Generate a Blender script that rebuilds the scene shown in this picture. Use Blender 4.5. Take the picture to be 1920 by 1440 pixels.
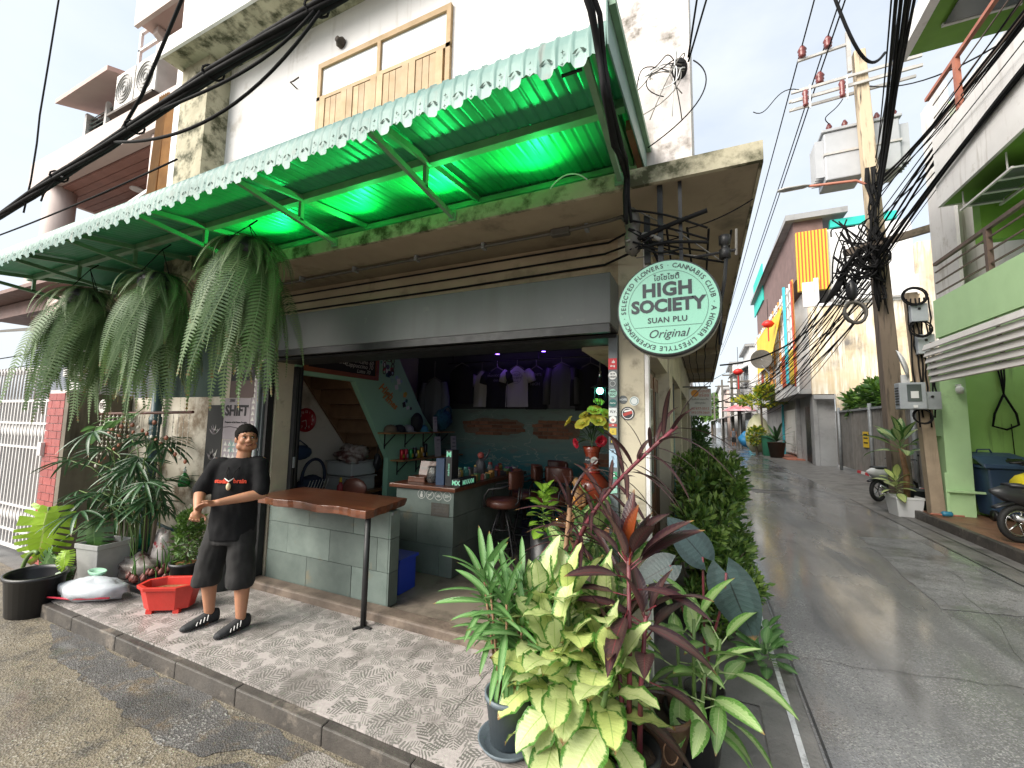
import bpy, bmesh, math, random
from mathutils import Matrix, Vector, Euler, noise
for o in list(bpy.data.objects): bpy.data.objects.remove(o)
S = bpy.context.scene
COL = S.collection
R = math.radians
PI = math.pi
rnd = random.Random(7)
# ---------------------------------------------------------------- camera
cam = bpy.data.cameras.new('camera'); co = bpy.data.objects.new('camera', cam); COL.objects.link(co)
cam.sensor_width = 36.0; cam.lens = 784.69/1920*36; cam.clip_start = .05; cam.clip_end = 2000
_rx, _ry, _rz = (.9104, .4133, .0166), (-.0237, .0923, -.9954), (-.4130, .9059, .0938)
mw = Matrix(((_rx[0], -_ry[0], -_rz[0], 0), (_rx[1], -_ry[1], -_rz[1], 0), (_rx[2], -_ry[2], -_rz[2], 1.84), (0, 0, 0, 1)))
co.matrix_world = mw
S.camera = co
# ---------------------------------------------------------------- sky, sun, exposure
SUN_EL, SUN_AZ = R(37), R(218)          # azimuth clockwise from +Y (sun behind the camera, a little to its left)
w = bpy.data.worlds.new('World'); S.world = w; w.use_nodes = True
nt = w.node_tree; nt.nodes.clear()
def wn(t, **k):
    n = nt.nodes.new(t)
    for a, b in k.items(): setattr(n, a, b)
    return n
sky = wn('ShaderNodeTexSky', sky_type='NISHITA', sun_disc=False, sun_elevation=SUN_EL, sun_rotation=SUN_AZ, dust_density=3.0, air_density=1.0)
tc = wn('ShaderNodeTexCoord'); mp = wn('ShaderNodeMapping'); mp.inputs['Scale'].default_value = (1, 1, 2.2)
nz = wn('ShaderNodeTexNoise'); nz.inputs['Scale'].default_value = 1.9; nz.inputs['Detail'].default_value = 7; nz.inputs['Roughness'].default_value = .55
cr = wn('ShaderNodeValToRGB'); cr.color_ramp.elements[0].position = .36; cr.color_ramp.elements[1].position = .62
cr.color_ramp.elements[0].color = (.66, .66, .66, 1); cr.color_ramp.elements[1].color = (1, 1, 1, 1)
mx = wn('ShaderNodeMix', data_type='RGBA'); mx.inputs['B'].default_value = (3.1, 3.32, 3.52, 1)
bg = wn('ShaderNodeBackground'); bg.inputs['Strength'].default_value = .15
out = wn('ShaderNodeOutputWorld')
L_ = nt.links.new
L_(tc.outputs['Generated'], mp.inputs['Vector']); L_(mp.outputs[0], nz.inputs['Vector']); L_(nz.outputs['Fac'], cr.inputs[0])
L_(cr.outputs[0], mx.inputs['Factor']); L_(sky.outputs[0], mx.inputs['A']); L_(mx.outputs['Result'], bg.inputs[0]); L_(bg.outputs[0], out.inputs[0])
sl = bpy.data.lights.new('sun', 'SUN'); sl.energy = 3.7; sl.angle = R(48); sl.color = (1, .95, .87)
so = bpy.data.objects.new('sun', sl); COL.objects.link(so)
_sd = Vector((math.sin(SUN_AZ)*math.cos(SUN_EL), math.cos(SUN_AZ)*math.cos(SUN_EL), math.sin(SUN_EL)))
so.rotation_euler = (-_sd).to_track_quat('-Z', 'Y').to_euler(); so.location = _sd*60
S.view_settings.view_transform = 'Standard'; S.view_settings.look = 'None'; S.view_settings.gamma = 1
S.view_settings.exposure = 1.05
S.render.engine = 'CYCLES'
S.cycles.max_bounces = 7; S.cycles.diffuse_bounces = 4; S.cycles.glossy_bounces = 3; S.cycles.transmission_bounces = 4; S.cycles.transparent_max_bounces = 8
S.cycles.use_denoising = True; S.cycles.sample_clamp_indirect = 6
S.cycles.caustics_reflective = False; S.cycles.caustics_refractive = False
# ---------------------------------------------------------------- materials
MATS = {}
def newmat(name):
    m = bpy.data.materials.new(name); m.use_nodes = True; m.node_tree.nodes.clear(); MATS[name] = m
    return m, m.node_tree
class NB:
    """small node-building helper"""
    def __init__(s, t): s.t = t
    def n(s, typ, ins=None, **k):
        nd = s.t.nodes.new(typ)
        for a, b in k.items(): setattr(nd, a, b)
        if ins:
            for a, b in ins.items(): s.set(nd, a, b)
        return nd
    def set(s, nd, a, b):
        sock = nd.inputs[a]
        if hasattr(b, 'is_output') or isinstance(b, bpy.types.NodeSocket): s.t.links.new(b, sock)
        elif isinstance(b, bpy.types.Node): s.t.links.new(b.outputs[0], sock)
        else:
            if isinstance(b, (tuple, list)) and len(b) == 3 and sock.type == 'RGBA': b = (*b, 1)
            sock.default_value = b
    def math(s, op, a, b=0.0, c=None, clamp=False):
        nd = s.n('ShaderNodeMath', operation=op, use_clamp=clamp)
        s.set(nd, 0, a); s.set(nd, 1, b)
        if c is not None: s.set(nd, 2, c)
        return nd.outputs[0]
    def vmath(s, op, a, b=None):
        nd = s.n('ShaderNodeVectorMath', operation=op); s.set(nd, 0, a)
        if b is not None: s.set(nd, 1, b)
        return nd
    def noise(s, vec, scale, detail=4, rough=.55, out='Fac'):
        nd = s.n('ShaderNodeTexNoise', {'Scale': scale, 'Detail': detail, 'Roughness': rough})
        if vec is not None: s.set(nd, 'Vector', vec)
        return nd.outputs[out]
    def ramp(s, fac, p0, p1, c0=(0, 0, 0), c1=(1, 1, 1)):
        nd = s.n('ShaderNodeValToRGB'); e = nd.color_ramp.elements
        e[0].position = p0; e[1].position = p1; e[0].color = (*c0, 1); e[1].color = (*c1, 1)
        s.set(nd, 0, fac); return nd.outputs[0]
    def mix(s, f, a, b, mode='MIX'):
        nd = s.n('ShaderNodeMix', data_type='RGBA', blend_type=mode)
        s.set(nd, 'Factor', f); s.set(nd, 'A', a); s.set(nd, 'B', b); return nd.outputs['Result']
    def mr(s, x, a, b_):
        return s.n('ShaderNodeMapRange', {0: x, 1: a, 2: b_, 3: 0., 4: 1.}, clamp=True).outputs[0]
    def mapping(s, vec, scale=(1, 1, 1), rot=(0, 0, 0), loc=(0, 0, 0)):
        return s.n('ShaderNodeMapping', {'Vector': vec, 'Scale': scale, 'Rotation': rot, 'Location': loc}).outputs[0]
    def finish(s, col, rough=.6, metal=0.0, bump=None, bstr=.2, bdist=.02, spec=.5, coat=0, coatr=.04, emit=None, estr=0, alpha=None, trans=0, translucent=0, sheen=0):
        b = s.n('ShaderNodeBsdfPrincipled'); s.set(b, 'Base Color', col); s.set(b, 'Roughness', rough); s.set(b, 'Metallic', metal)
        s.set(b, 'Specular IOR Level', spec); s.set(b, 'Coat Weight', coat); s.set(b, 'Coat Roughness', coatr)
        if sheen: s.set(b, 'Sheen Weight', sheen)
        if emit is not None: s.set(b, 'Emission Color', emit); s.set(b, 'Emission Strength', estr)
        if alpha is not None: s.set(b, 'Alpha', alpha)
        if trans: s.set(b, 'Transmission Weight', trans)
        if bump is not None:
            bp = s.n('ShaderNodeBump', {'Height': bump, 'Strength': bstr, 'Distance': bdist}); s.set(b, 'Normal', bp.outputs[0])
        o = s.n('ShaderNodeOutputMaterial'); last = b.outputs[0]
        if translucent:
            tr = s.n('ShaderNodeBsdfTranslucent'); s.set(tr, 'Color', col)
            ms = s.n('ShaderNodeMixShader'); s.set(ms, 0, translucent); s.t.links.new(last, ms.inputs[1]); s.t.links.new(tr.outputs[0], ms.inputs[2]); last = ms.outputs[0]
        s.t.links.new(last, o.inputs[0])
def mk(name, c, c2=None, scale=3., rough=.6, rvar=.15, bump=.12, bscale=40., metal=0., spec=.5, dirt=None, dscale=1.2, dpos=(.52, .68), streak=None, spos=(.5, .66), coat=0, trl=0, obj=False, sheen=0, rand=0, wet=0):
    """surface with colour variation, blotches of dirt, vertical streaks and fine relief"""
    m, t = newmat(name); b = NB(t)
    if obj: vec = b.n('ShaderNodeTexCoord').outputs['Object']
    else: vec = b.n('ShaderNodeNewGeometry').outputs['Position']
    c2 = c2 or tuple(x*.8 for x in c)
    col = b.mix(b.ramp(b.noise(vec, scale, 6, .6), .35, .65), c, c2)
    if rand:
        oi = b.n('ShaderNodeObjectInfo').outputs['Random']
        col = b.mix(1, col, b.mix(oi, (1-rand,)*3, (1+rand,)*3), 'MULTIPLY')
    if dirt: col = b.mix(b.ramp(b.noise(vec, dscale, 8, .65), *dpos), col, dirt)
    if streak:
        sv = b.mapping(vec, (6, 6, .5)); f = b.math('MULTIPLY', b.ramp(b.noise(sv, 1.2, 6, .6), *spos), b.ramp(b.noise(vec, .8, 3), .35, .6))
        col = b.mix(f, col, streak)
    rg = b.math('ADD', b.math('MULTIPLY', b.noise(vec, scale*1.7, 4), rvar*2), rough-rvar)
    if wet: rg = b.mix(b.ramp(b.noise(vec, .7, 5), .45, .6), rg, (wet,)*3)
    b.finish(col, rg, metal, b.noise(vec, bscale, 6, .6) if bump else None, bump, .015, spec, coat, translucent=trl, sheen=sheen)
    return m
def flat(name, c, rough=.5, metal=0., emit=None, estr=0, trans=0, alpha=None, spec=.5):
    m, t = newmat(name); NB(t).finish(c, rough, metal, spec=spec, emit=emit, estr=estr, trans=trans, alpha=alpha); return m
# ---------------------------------------------------------------- mesh helpers
class MB:
    def __init__(s): s.v = []; s.f = []; s.uv = None; s.mi = None
    def add(s, vs, fs):
        o = len(s.v); s.v += [tuple(p) for p in vs]; s.f += [tuple(i+o for i in f) for f in fs]; return s
    def box(s, c, d, rz=0., M=None):
        x, y, z = (k/2 for k in d)
        P = [Vector((a, b, e)) for a in (-x, x) for b in (-y, y) for e in (-z, z)]
        T = M if M is not None else Matrix.Rotation(rz, 3, 'Z')
        P = [(T.to_3x3() @ p) + Vector(c) for p in P]
        return s.add(P, [(0, 1, 3, 2), (4, 6, 7, 5), (0, 4, 5, 1), (2, 3, 7, 6), (0, 2, 6, 4), (1, 5, 7, 3)])
    def bx(s, x0, x1, y0, y1, z0, z1): return s.box(((x0+x1)/2, (y0+y1)/2, (z0+z1)/2), (abs(x1-x0), abs(y1-y0), abs(z1-z0)))
    def bar(s, a, b, w, h=None, up=(0, 0, 1)):
        a = Vector(a); b = Vector(b); d = b-a; L = d.length; h = h or w
        z = d.normalized(); u = Vector(up)
        if abs(z.dot(u)) > .98: u = Vector((0, 1, 0))
        x = u.cross(z).normalized(); y = z.cross(x)
        T = Matrix((x, y, z)).transposed()
        return s.box((a+b)/2, (w, h, L), M=T)
    def tube(s, pts, r, n=8, cap=True, closed=False):
        pts = [Vector(p) for p in pts]; k = len(pts); rs = r if isinstance(r, (list, tuple)) else [r]*k
        o = len(s.v); prev = None
        for i, p in enumerate(pts):
            if closed: d = pts[(i+1) % k]-pts[i-1]
            else: d = pts[min(i+1, k-1)]-pts[max(i-1, 0)]
            d = d.normalized() if d.length > 1e-9 else Vector((0, 0, 1))
            if prev is None:
                u = Vector((0, 0, 1)) if abs(d.z) < .9 else Vector((1, 0, 0)); x = u.cross(d).normalized()
            else:
                x = prev-d*prev.dot(d); x = x.normalized() if x.length > 1e-6 else Vector((1, 0, 0)).cross(d).normalized()
            prev = x; y = d.cross(x)
            for j in range(n):
                a = 2*PI*j/n; s.v.append(tuple(p+(x*math.cos(a)+y*math.sin(a))*rs[i]))
        for i in range(k if closed else k-1):
            i2 = (i+1) % k
            for j in range(n):
                j2 = (j+1) % n; s.f.append((o+i*n+j, o+i*n+j2, o+i2*n+j2, o+i2*n+j))
        if cap and not closed:
            s.f.append(tuple(o+j for j in reversed(range(n)))); s.f.append(tuple(o+(k-1)*n+j for j in range(n)))
        return s
    def lathe(s, prof, c=(0, 0, 0), n=24, axis='z', cap=True, M=None):
        o = len(s.v); k = len(prof)
        for r, z in prof:
            for j in range(n):
                a = 2*PI*j/n
                p = Vector((r*math.cos(a), r*math.sin(a), z))
                if axis == 'y': p = Vector((p.x, p.z, p.y))
                elif axis == 'x': p = Vector((p.z, p.x, p.y))
                if M is not None: p = M @ p
                s.v.append(tuple(p+Vector(c)))
        for i in range(k-1):
            for j in range(n):
                j2 = (j+1) % n; s.f.append((o+i*n+j, o+i*n+j2, o+(i+1)*n+j2, o+(i+1)*n+j))
        if cap:
            if prof[0][0] > 1e-5: s.f.append(tuple(o+j for j in reversed(range(n))))
            if prof[-1][0] > 1e-5: s.f.append(tuple(o+(k-1)*n+j for j in range(n)))
        return s
    def prism(s, poly, a, b, plane='xz'):
        """extrude a 2-D outline between a and b along the remaining axis"""
        n = len(poly)
        def P(p, t):
            return {'xz': (p[0], t, p[1]), 'yz': (t, p[0], p[1]), 'xy': (p[0], p[1], t)}[plane]
        return s.add([P(p, a) for p in poly]+[P(p, b) for p in poly], [tuple(range(n)), tuple(range(2*n-1, n-1, -1))]+[(i, i+n, (i+1) % n+n, (i+1) % n) for i in range(n)])
    def ball(s, c, r, n=10, m=7, M=None, sc=(1, 1, 1)):
        o = len(s.v); c = Vector(c)
        for i in range(m+1):
            t = PI*i/m
            for j in range(n):
                a = 2*PI*j/n; p = Vector((math.sin(t)*math.cos(a)*sc[0], math.sin(t)*math.sin(a)*sc[1], math.cos(t)*sc[2]))*r
                if M is not None: p = M @ p
                s.v.append(tuple(p+c))
        for i in range(m):
            for j in range(n):
                j2 = (j+1) % n; s.f.append((o+i*n+j, o+(i+1)*n+j, o+(i+1)*n+j2, o+i*n+j2))
        return s
    def mesh(s, name, mat=None, smooth=False):
        me = bpy.data.meshes.new(name); me.from_pydata(s.v, [], s.f)
        bm = bmesh.new(); bm.from_mesh(me); bmesh.ops.recalc_face_normals(bm, faces=bm.faces); bm.to_mesh(me); bm.free()
        if mat: me.materials.append(mat if not isinstance(mat, str) else MATS[mat])
        if smooth: me.polygons.foreach_set('use_smooth', [True]*len(me.polygons))
        return me
    def build(s, name, mat, parent=None, smooth=False, bevel=0., loc=None):
        return link(name, s.mesh(name, mat, smooth), parent, bevel, loc, smooth)
def link(name, me, parent=None, bevel=0., loc=None, smooth=False):
    o = bpy.data.objects.new(name, me); COL.objects.link(o)
    if loc is not None: o.location = loc
    if parent is not None: attach(o, parent)
    if bevel:
        bv = o.modifiers.new('bevel', 'BEVEL'); bv.width = bevel; bv.segments = 2; bv.limit_method = 'ANGLE'; bv.angle_limit = R(40)
    if smooth and bevel == 0 and me is not None and len(me.polygons) < 40000:
        pass
    return o
MWC = {}
def wmat(o):
    m = o.matrix_basis.copy()
    p = o.parent
    if p is not None: m = wmat(p) @ o.matrix_parent_inverse @ m
    return m
def attach(o, p):
    """parent o to p without moving o"""
    o.parent = p; o.matrix_parent_inverse = wmat(p).inverted()
def tag(o, label, cat, group=None, kind=None):
    o['label'] = label; o['category'] = cat
    if group: o['group'] = group
    if kind: o['kind'] = kind
    return o
def thing(name, label, cat, loc=(0, 0, 0), group=None):
    o = bpy.data.objects.new(name, None); COL.objects.link(o); o.location = loc; o.empty_display_size = .1
    return tag(o, label, cat, group)
def struct(o): o['kind'] = 'structure'; return o
def stuff(o): o['kind'] = 'stuff'; return o
def inst(name, me, parent, M):
    """an object sharing mesh data, placed by a world matrix"""
    o = bpy.data.objects.new(name, me); COL.objects.link(o); o.matrix_basis = M
    if parent is not None: attach(o, parent)
    return o
def TRS(p, az=0., el=0., roll=0., sc=1.):
    sc = sc if isinstance(sc, (tuple, list)) else (sc,)*3
    return Matrix.Translation(p) @ Matrix.Rotation(az, 4, 'Z') @ Matrix.Rotation(-el, 4, 'Y') @ Matrix.Rotation(roll, 4, 'X') @ Matrix.Diagonal((*sc, 1))
def catenary(a, b, sag, n=14, wob=0., seed=0):
    a = Vector(a); b = Vector(b); r = random.Random(seed); P = []
    for i in range(n+1):
        t = i/n; p = a.lerp(b, t); p.z -= sag*4*t*(1-t)
        if wob and 0 < i < n: p += Vector((r.uniform(-wob, wob), r.uniform(-wob, wob), r.uniform(-wob, wob)))
        P.append(p)
    return P
def bez(a, b, c, d, n=12):
    a, b, c, d = (Vector(k) for k in (a, b, c, d))
    return [a*(1-t)**3+b*3*t*(1-t)**2+c*3*t*t*(1-t)+d*t**3 for t in (i/n for i in range(n+1))]
_FONTS = {}
def text_mesh(txt, size=1., ex=.002, align='CENTER', bold=0., spacing=1., shear=0., thai=False):
    cu = bpy.data.curves.new('txt', 'FONT'); cu.body = txt; cu.size = size; cu.extrude = ex; cu.align_x = align; cu.align_y = 'CENTER'
    cu.offset = bold; cu.space_character = spacing; cu.shear = shear; cu.resolution_u = 3
    o = bpy.data.objects.new('txt', cu); COL.objects.link(o)
    dg = bpy.context.evaluated_depsgraph_get(); me = bpy.data.meshes.new_from_object(o.evaluated_get(dg), depsgraph=dg)
    bpy.data.objects.remove(o); bpy.data.curves.remove(cu)
    return me
def text_into(mb, txt, size, M, **k):
    """bake lettering into a mesh builder; M maps text plane (x right, y up) to the place"""
    me = text_mesh(txt, size, **k)
    mb.add([M @ v.co for v in me.vertices], [tuple(p.vertices) for p in me.polygons]); bpy.data.meshes.remove(me)
def facing_y(p, roll=0.):      # text plane whose front looks to -Y (towards the camera)
    return Matrix.Translation(p) @ Matrix.Rotation(PI/2, 4, 'X') @ Matrix.Rotation(roll, 4, 'Z')
def facing_x(p, sgn=1, roll=0.):       # text plane whose front looks to +X (sgn=1) or -X
    return Matrix.Translation(p) @ Matrix.Rotation(sgn*PI/2, 4, 'Z') @ Matrix.Rotation(PI/2, 4, 'X') @ Matrix.Rotation(roll, 4, 'Z')
# ================================================================ materials of the place
mk('white_wall', (.80, .785, .77), (.70, .68, .67), 1.2, .75, dirt=(.42, .38, .33), dscale=2.2, dpos=(.58, .76), streak=(.42, .38, .34), spos=(.54, .72), bump=.1)
mk('pilaster', (.74, .68, .66), (.62, .57, .54), 1.5, .8, dirt=(.13, .115, .09), dscale=3.2, dpos=(.52, .64), streak=(.20, .175, .15), spos=(.48, .64), bump=.2)
mk('moss_concrete', (.47, .43, .31), (.35, .32, .225), 4, .9, dirt=(.06, .06, .03), dscale=5, dpos=(.47, .62), bump=.3, bscale=18)
mk('slab_under', (.36, .30, .21), (.29, .24, .17), 2, .85, dirt=(.12, .10, .07), dscale=2.2, dpos=(.56, .74), bump=.15)
mk('beam_tan', (.50, .40, .27), (.40, .31, .21), 2, .8, dirt=(.19, .15, .10), dscale=2.5, dpos=(.55, .75))
mk('pillar_paint', (.60, .54, .40), (.50, .45, .34), 2.5, .75, dirt=(.22, .19, .14), dscale=4, dpos=(.56, .72), bump=.15)
mk('old_wall', (.66, .61, .52), (.50, .45, .36), 2.2, .85, dirt=(.20, .15, .10), dscale=2.4, dpos=(.50, .64), streak=(.16, .12, .08), spos=(.52, .68), bump=.25, bscale=14)
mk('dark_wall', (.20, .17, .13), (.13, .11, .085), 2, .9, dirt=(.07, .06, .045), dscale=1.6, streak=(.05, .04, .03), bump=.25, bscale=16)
mk('grey_steel', (.125, .128, .132), (.105, .108, .112), 1.5, .62, metal=0., bump=.05, bscale=3, streak=(.10, .10, .10), spos=(.48, .7), dirt=(.17, .165, .16), dscale=6, dpos=(.64, .74))
mk('frame_grey', (.16, .18, .19), (.12, .14, .15), 4, .5, bump=.05)
mk('black_metal', (.018, .018, .02), (.03, .03, .03), 8, .45, metal=.3, bump=.03)
mk('mint', (.34, .64, .44), (.31, .58, .40), 1.5, .6, bump=.05)
mk('inner_white', (.70, .66, .58), (.62, .58, .50), 1.5, .8, dirt=(.3, .26, .2), dpos=(.6, .8))
mk('stair_wood', (.26, .155, .085), (.20, .115, .06), 6, .55, bump=.1)
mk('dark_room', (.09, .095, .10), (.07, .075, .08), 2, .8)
mk('floor_cement', (.32, .265, .21), (.24, .20, .16), 2.4, .45, rvar=.2, dirt=(.09, .075, .06), dscale=2, bump=.08)
mk('asphalt_wet', (.135, .135, .14), (.085, .085, .09), 1.1, .30, rvar=.16, dirt=(.06, .06, .062), dscale=.8, dpos=(.48, .66), bump=.55, bscale=60, spec=.6)
mk('gutter_concrete', (.22, .21, .20), (.13, .125, .12), 2, .45, rvar=.2, dirt=(.06, .06, .055), dscale=1.5, bump=.35, bscale=35)
mk('kerb_dark', (.085, .075, .065), (.045, .04, .036), 5, .5, rvar=.2, dirt=(.20, .17, .14), dscale=4, dpos=(.58, .7), bump=.3)
mk('red_paving', (.26, .135, .08), (.19, .095, .06), 2, .5, rvar=.2, dirt=(.12, .07, .05), bump=.3)
mk('threshold_wood', (.20, .155, .12), (.12, .09, .07), 5, .65, dirt=(.06, .045, .035), dscale=3, bump=.3)
mk('rust', (.30, .13, .06), (.16, .07, .04), 8, .8)
mk('steel_pipe', (.30, .32, .33), (.24, .25, .26), 6, .5, metal=.2)
mk('wire_black', (.009, .009, .010), (.013, .013, .013), 10, .8, bump=0, spec=.15)
mk('wire_grey', (.22, .21, .19), (.16, .15, .14), 10, .6, bump=0)
mk('timber', (.43, .295, .155), (.33, .22, .105), 5, .65, bump=.12, rand=.14, dirt=(.25, .16, .08), dpos=(.6, .8))
flat('glass', (.55, .58, .58), .12, spec=.7); flat('dark_glass', (.06, .075, .075), .12, spec=.7)
flat('frosted', (.72, .73, .73), .35)
# ---- printed leaf tiles of the forecourt
def tile_mat():
    m, t = newmat('leaf_tile'); b = NB(t)
    uv = b.n('ShaderNodeUVMap').outputs[0]
    rn = b.n('ShaderNodeObjectInfo').outputs['Random']
    # four printed designs: shift the pattern field per tile
    sh = b.n('ShaderNodeCombineXYZ', {0: b.math('MULTIPLY', b.math('FLOOR', b.math('MULTIPLY', rn, 4)), 7.3), 1: b.math('MULTIPLY', b.math('FLOOR', b.math('MULTIPLY', rn, 4)), 3.1)})
    P = b.vmath('ADD', uv, sh.outputs[0]).outputs[0]
    def leaves(scale, k, off, wmax):
        v = b.vmath('MULTIPLY', b.vmath('ADD', P, (off, off*1.7, 0)).outputs[0], (scale, scale, scale)).outputs[0]
        vo = b.n('ShaderNodeTexVoronoi', {'Vector': v, 'Scale': 1.0, 'Randomness': .8}, voronoi_dimensions='2D')
        d = b.vmath('SUBTRACT', v, vo.outputs['Position']).outputs[0]
        ang = b.math('MULTIPLY', b.n('ShaderNodeSeparateColor', {0: vo.outputs['Color']}).outputs[0], 6.283)
        rt = b.n('ShaderNodeVectorRotate', {'Vector': d, 'Angle': ang}, rotation_type='Z_AXIS').outputs[0]
        sp = b.n('ShaderNodeSeparateXYZ', {0: rt}); x, y = sp.outputs[0], sp.outputs[1]
        ax = b.math('ABSOLUTE', b.math('ADD', x, b.math('MULTIPLY', b.math('MULTIPLY', y, y), .5)))
        ph = b.math('ADD', b.math('MULTIPLY', y, k), b.math('MULTIPLY', ax, -k*.75))
        st = b.math('GREATER_THAN', b.math('FRACT', ph), .48)
        ins = b.math('LESS_THAN', ax, b.math('SUBTRACT', wmax, b.math('MULTIPLY', b.math('MULTIPLY', y, y), wmax*2.8)))
        rib = b.math('GREATER_THAN', ax, .018)
        return b.math('MULTIPLY', b.math('MULTIPLY', st, ins), rib), b.n('ShaderNodeSeparateColor', {0: vo.outputs['Color']}).outputs[1]
    l1, t1 = leaves(1.7, 6.5, 0., .36); l2, t2 = leaves(2.6, 6., 4.7, .44)
    nz = b.noise(uv, 14, 5)
    base = b.mix(b.ramp(nz, .35, .65), (.36, .325, .312), (.43, .39, .372))
    c = b.mix(l2, base, b.mix(t2, (.15, .145, .13), (.26, .245, .225)))
    c = b.mix(b.math('MULTIPLY', l1, .92), c, b.mix(t1, (.115, .112, .10), (.21, .20, .185)))
    pos = b.n('ShaderNodeNewGeometry').outputs['Position']
    c = b.mix(b.ramp(b.noise(pos, 1.8, 7), .52, .74), c, (.10, .09, .08))
    b.finish(c, b.math('ADD', b.math('MULTIPLY', b.noise(pos, 3, 4), .3), .22), bump=nz, bstr=.08)
tile_mat()
# ---- wet road: stony aggregate
def road_mat():
    m, t = newmat('road'); b = NB(t); p = b.n('ShaderNodeNewGeometry').outputs['Position']
    c = b.mix(b.ramp(b.noise(p, .9, 7, .6), .36, .66), (.235, .234, .242), (.15, .15, .156))
    vo = b.n('ShaderNodeTexVoronoi', {'Vector': p, 'Scale': 120.})
    sp = b.n('ShaderNodeSeparateColor', {0: vo.outputs['Color']}).outputs[0]
    c = b.mix(b.math('MULTIPLY', b.ramp(sp, .70, .95), b.ramp(b.noise(p, 1.3, 4), .35, .65)), c, (.42, .415, .40)); c = b.mix(b.mr(sp, .18, .02), c, (.11, .11, .11))
    trk = b.ramp(b.noise(b.mapping(p, (2.6, .10, 1)), 1.0, 4), .48, .62); c = b.mix(b.math('MULTIPLY', trk, .45), c, (.11, .108, .108)); wet = b.ramp(b.noise(b.mapping(p, (1.2, .3, 1)), 1.1, 6), .40, .56)
    c = b.mix(b.ramp(b.noise(b.mapping(p, (1.3, .22, 1)), 1.4, 6), .54, .68), c, (.085, .085, .09))
    r = b.ramp(b.noise(b.mapping(p, (1, .35, 1)), .9, 5), .38, .66, (.10,)*3, (.46,)*3)
    b.finish(c, r, bump=b.math('ADD', vo.outputs['Distance'], b.noise(p, 30, 5)), bstr=.5, bdist=.007, spec=.55, coat=b.math('MULTIPLY', wet, .9), coatr=.12)
road_mat()
def lane_mat(name, ca, cb, stain, grit, wetlo):
    m, t = newmat(name); b = NB(t); p = b.n('ShaderNodeNewGeometry').outputs['Position']
    c = b.mix(b.ramp(b.noise(p, 1.7, 8, .68), .38, .62), ca, cb); c = b.mix(b.ramp(b.noise(p, 5.5, 8, .7), .50, .66), c, stain)
    vo = b.n('ShaderNodeTexVoronoi', {'Vector': p, 'Scale': 95.}); sp = b.n('ShaderNodeSeparateColor', {0: vo.outputs['Color']}).outputs[0]
    c = b.mix(b.math('MULTIPLY', b.ramp(sp, .72, .95), b.ramp(b.noise(p, 3, 5), .42, .6)), c, grit); c = b.mix(b.mr(sp, .12, .02), c, (.07, .062, .052))
    wet = b.ramp(b.noise(p, 1.3, 6, .6), wetlo, wetlo+.14); c = b.mix(b.math('MULTIPLY', wet, .5), c, tuple(x*.45 for x in cb))
    b.finish(c, .55, bump=b.math('ADD', b.math('MULTIPLY', vo.outputs['Distance'], .7), b.noise(p, 18, 7, .7)), bstr=.55, bdist=.012, coat=b.math('MULTIPLY', wet, .8), coatr=.12)
lane_mat('ground_lane', (.205, .172, .118), (.135, .116, .088), (.075, .067, .055), (.29, .265, .22), .50); lane_mat('patch_dark', (.105, .10, .097), (.07, .067, .065), (.14, .105, .065), (.28, .27, .25), .44); lane_mat('patch_grey', (.25, .225, .20), (.17, .155, .14), (.12, .105, .09), (.34, .32, .29), .55)
# ---- mural on the back wall: grey-green fading to teal sea with pale foam lines
def mural_mat():
    m, t = newmat('mural'); b = NB(t); p = b.n('ShaderNodeNewGeometry').outputs['Position']
    z = b.n('ShaderNodeSeparateXYZ', {0: p}).outputs[2]
    zz = b.math('ADD', z, b.math('MULTIPLY', b.noise(b.mapping(p, (.5, 1, 3)), 1.6, 6), .55))
    c = b.mix(b.mr(zz, 1.30, 1.85), (.025, .22, .26), (.26, .37, .32))
    c = b.mix(b.ramp(b.noise(b.mapping(p, (1, 1, 3)), 3, 7), .55, .7), c, (.23, .27, .24))
    wv = b.n('ShaderNodeTexNoise', {'Vector': b.mapping(p, (.55, 1, 1.5)), 'Scale': 2.1, 'Detail': 5.})
    f = b.math('LESS_THAN', b.math('ABSOLUTE', b.math('SUBTRACT', wv.outputs['Fac'], .52)), .0045)
    c = b.mix(b.math('MULTIPLY', f, .6), c, (.5, .55, .5))
    b.finish(c, .55, bump=b.noise(p, 22, 5), bstr=.1)
mural_mat()
mk('slot', (.02, .02, .02), (.015, .015, .015), 5, .4)
# ================================================================ ground
ground = struct(MB().add([(-400, -400, -.012), (500, -400, -.012), (500, 900, -.012), (-400, 900, -.012)], [(0, 1, 2, 3)]).build('ground', 'gutter_concrete'))
def sheet(name, pts, z, mat):
    return struct(MB().add([(x, y, z) for x, y in pts], [tuple(range(len(pts)))]).build(name, mat))
sheet('lane_ground', [(-14, -8), (.30, -8), (.30, 1.9), (-14, 2.6)], 0, 'ground_lane')
sheet('street_road', [(.58, -8), (3.45, -8), (3.5, 14), (3.4, 30), (3.0, 75), (2.6, 160), (-1.2, 160), (-.2, 75), (.35, 30), (.56, 14)], 0, 'road')
sheet('side_gutter', [(.30, -8), (.579, -8), (.559, 14), (.349, 30), (-.4, 30), (-.4, 3.4), (.30, 3.4)], -.004, 'gutter_concrete')
sheet('right_gutter', [(3.452, -8), (4.05, -8), (4.05, 12), (6, 12.5), (6, 32), (3.42, 32), (3.502, 14)], -.004, 'gutter_concrete')
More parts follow.
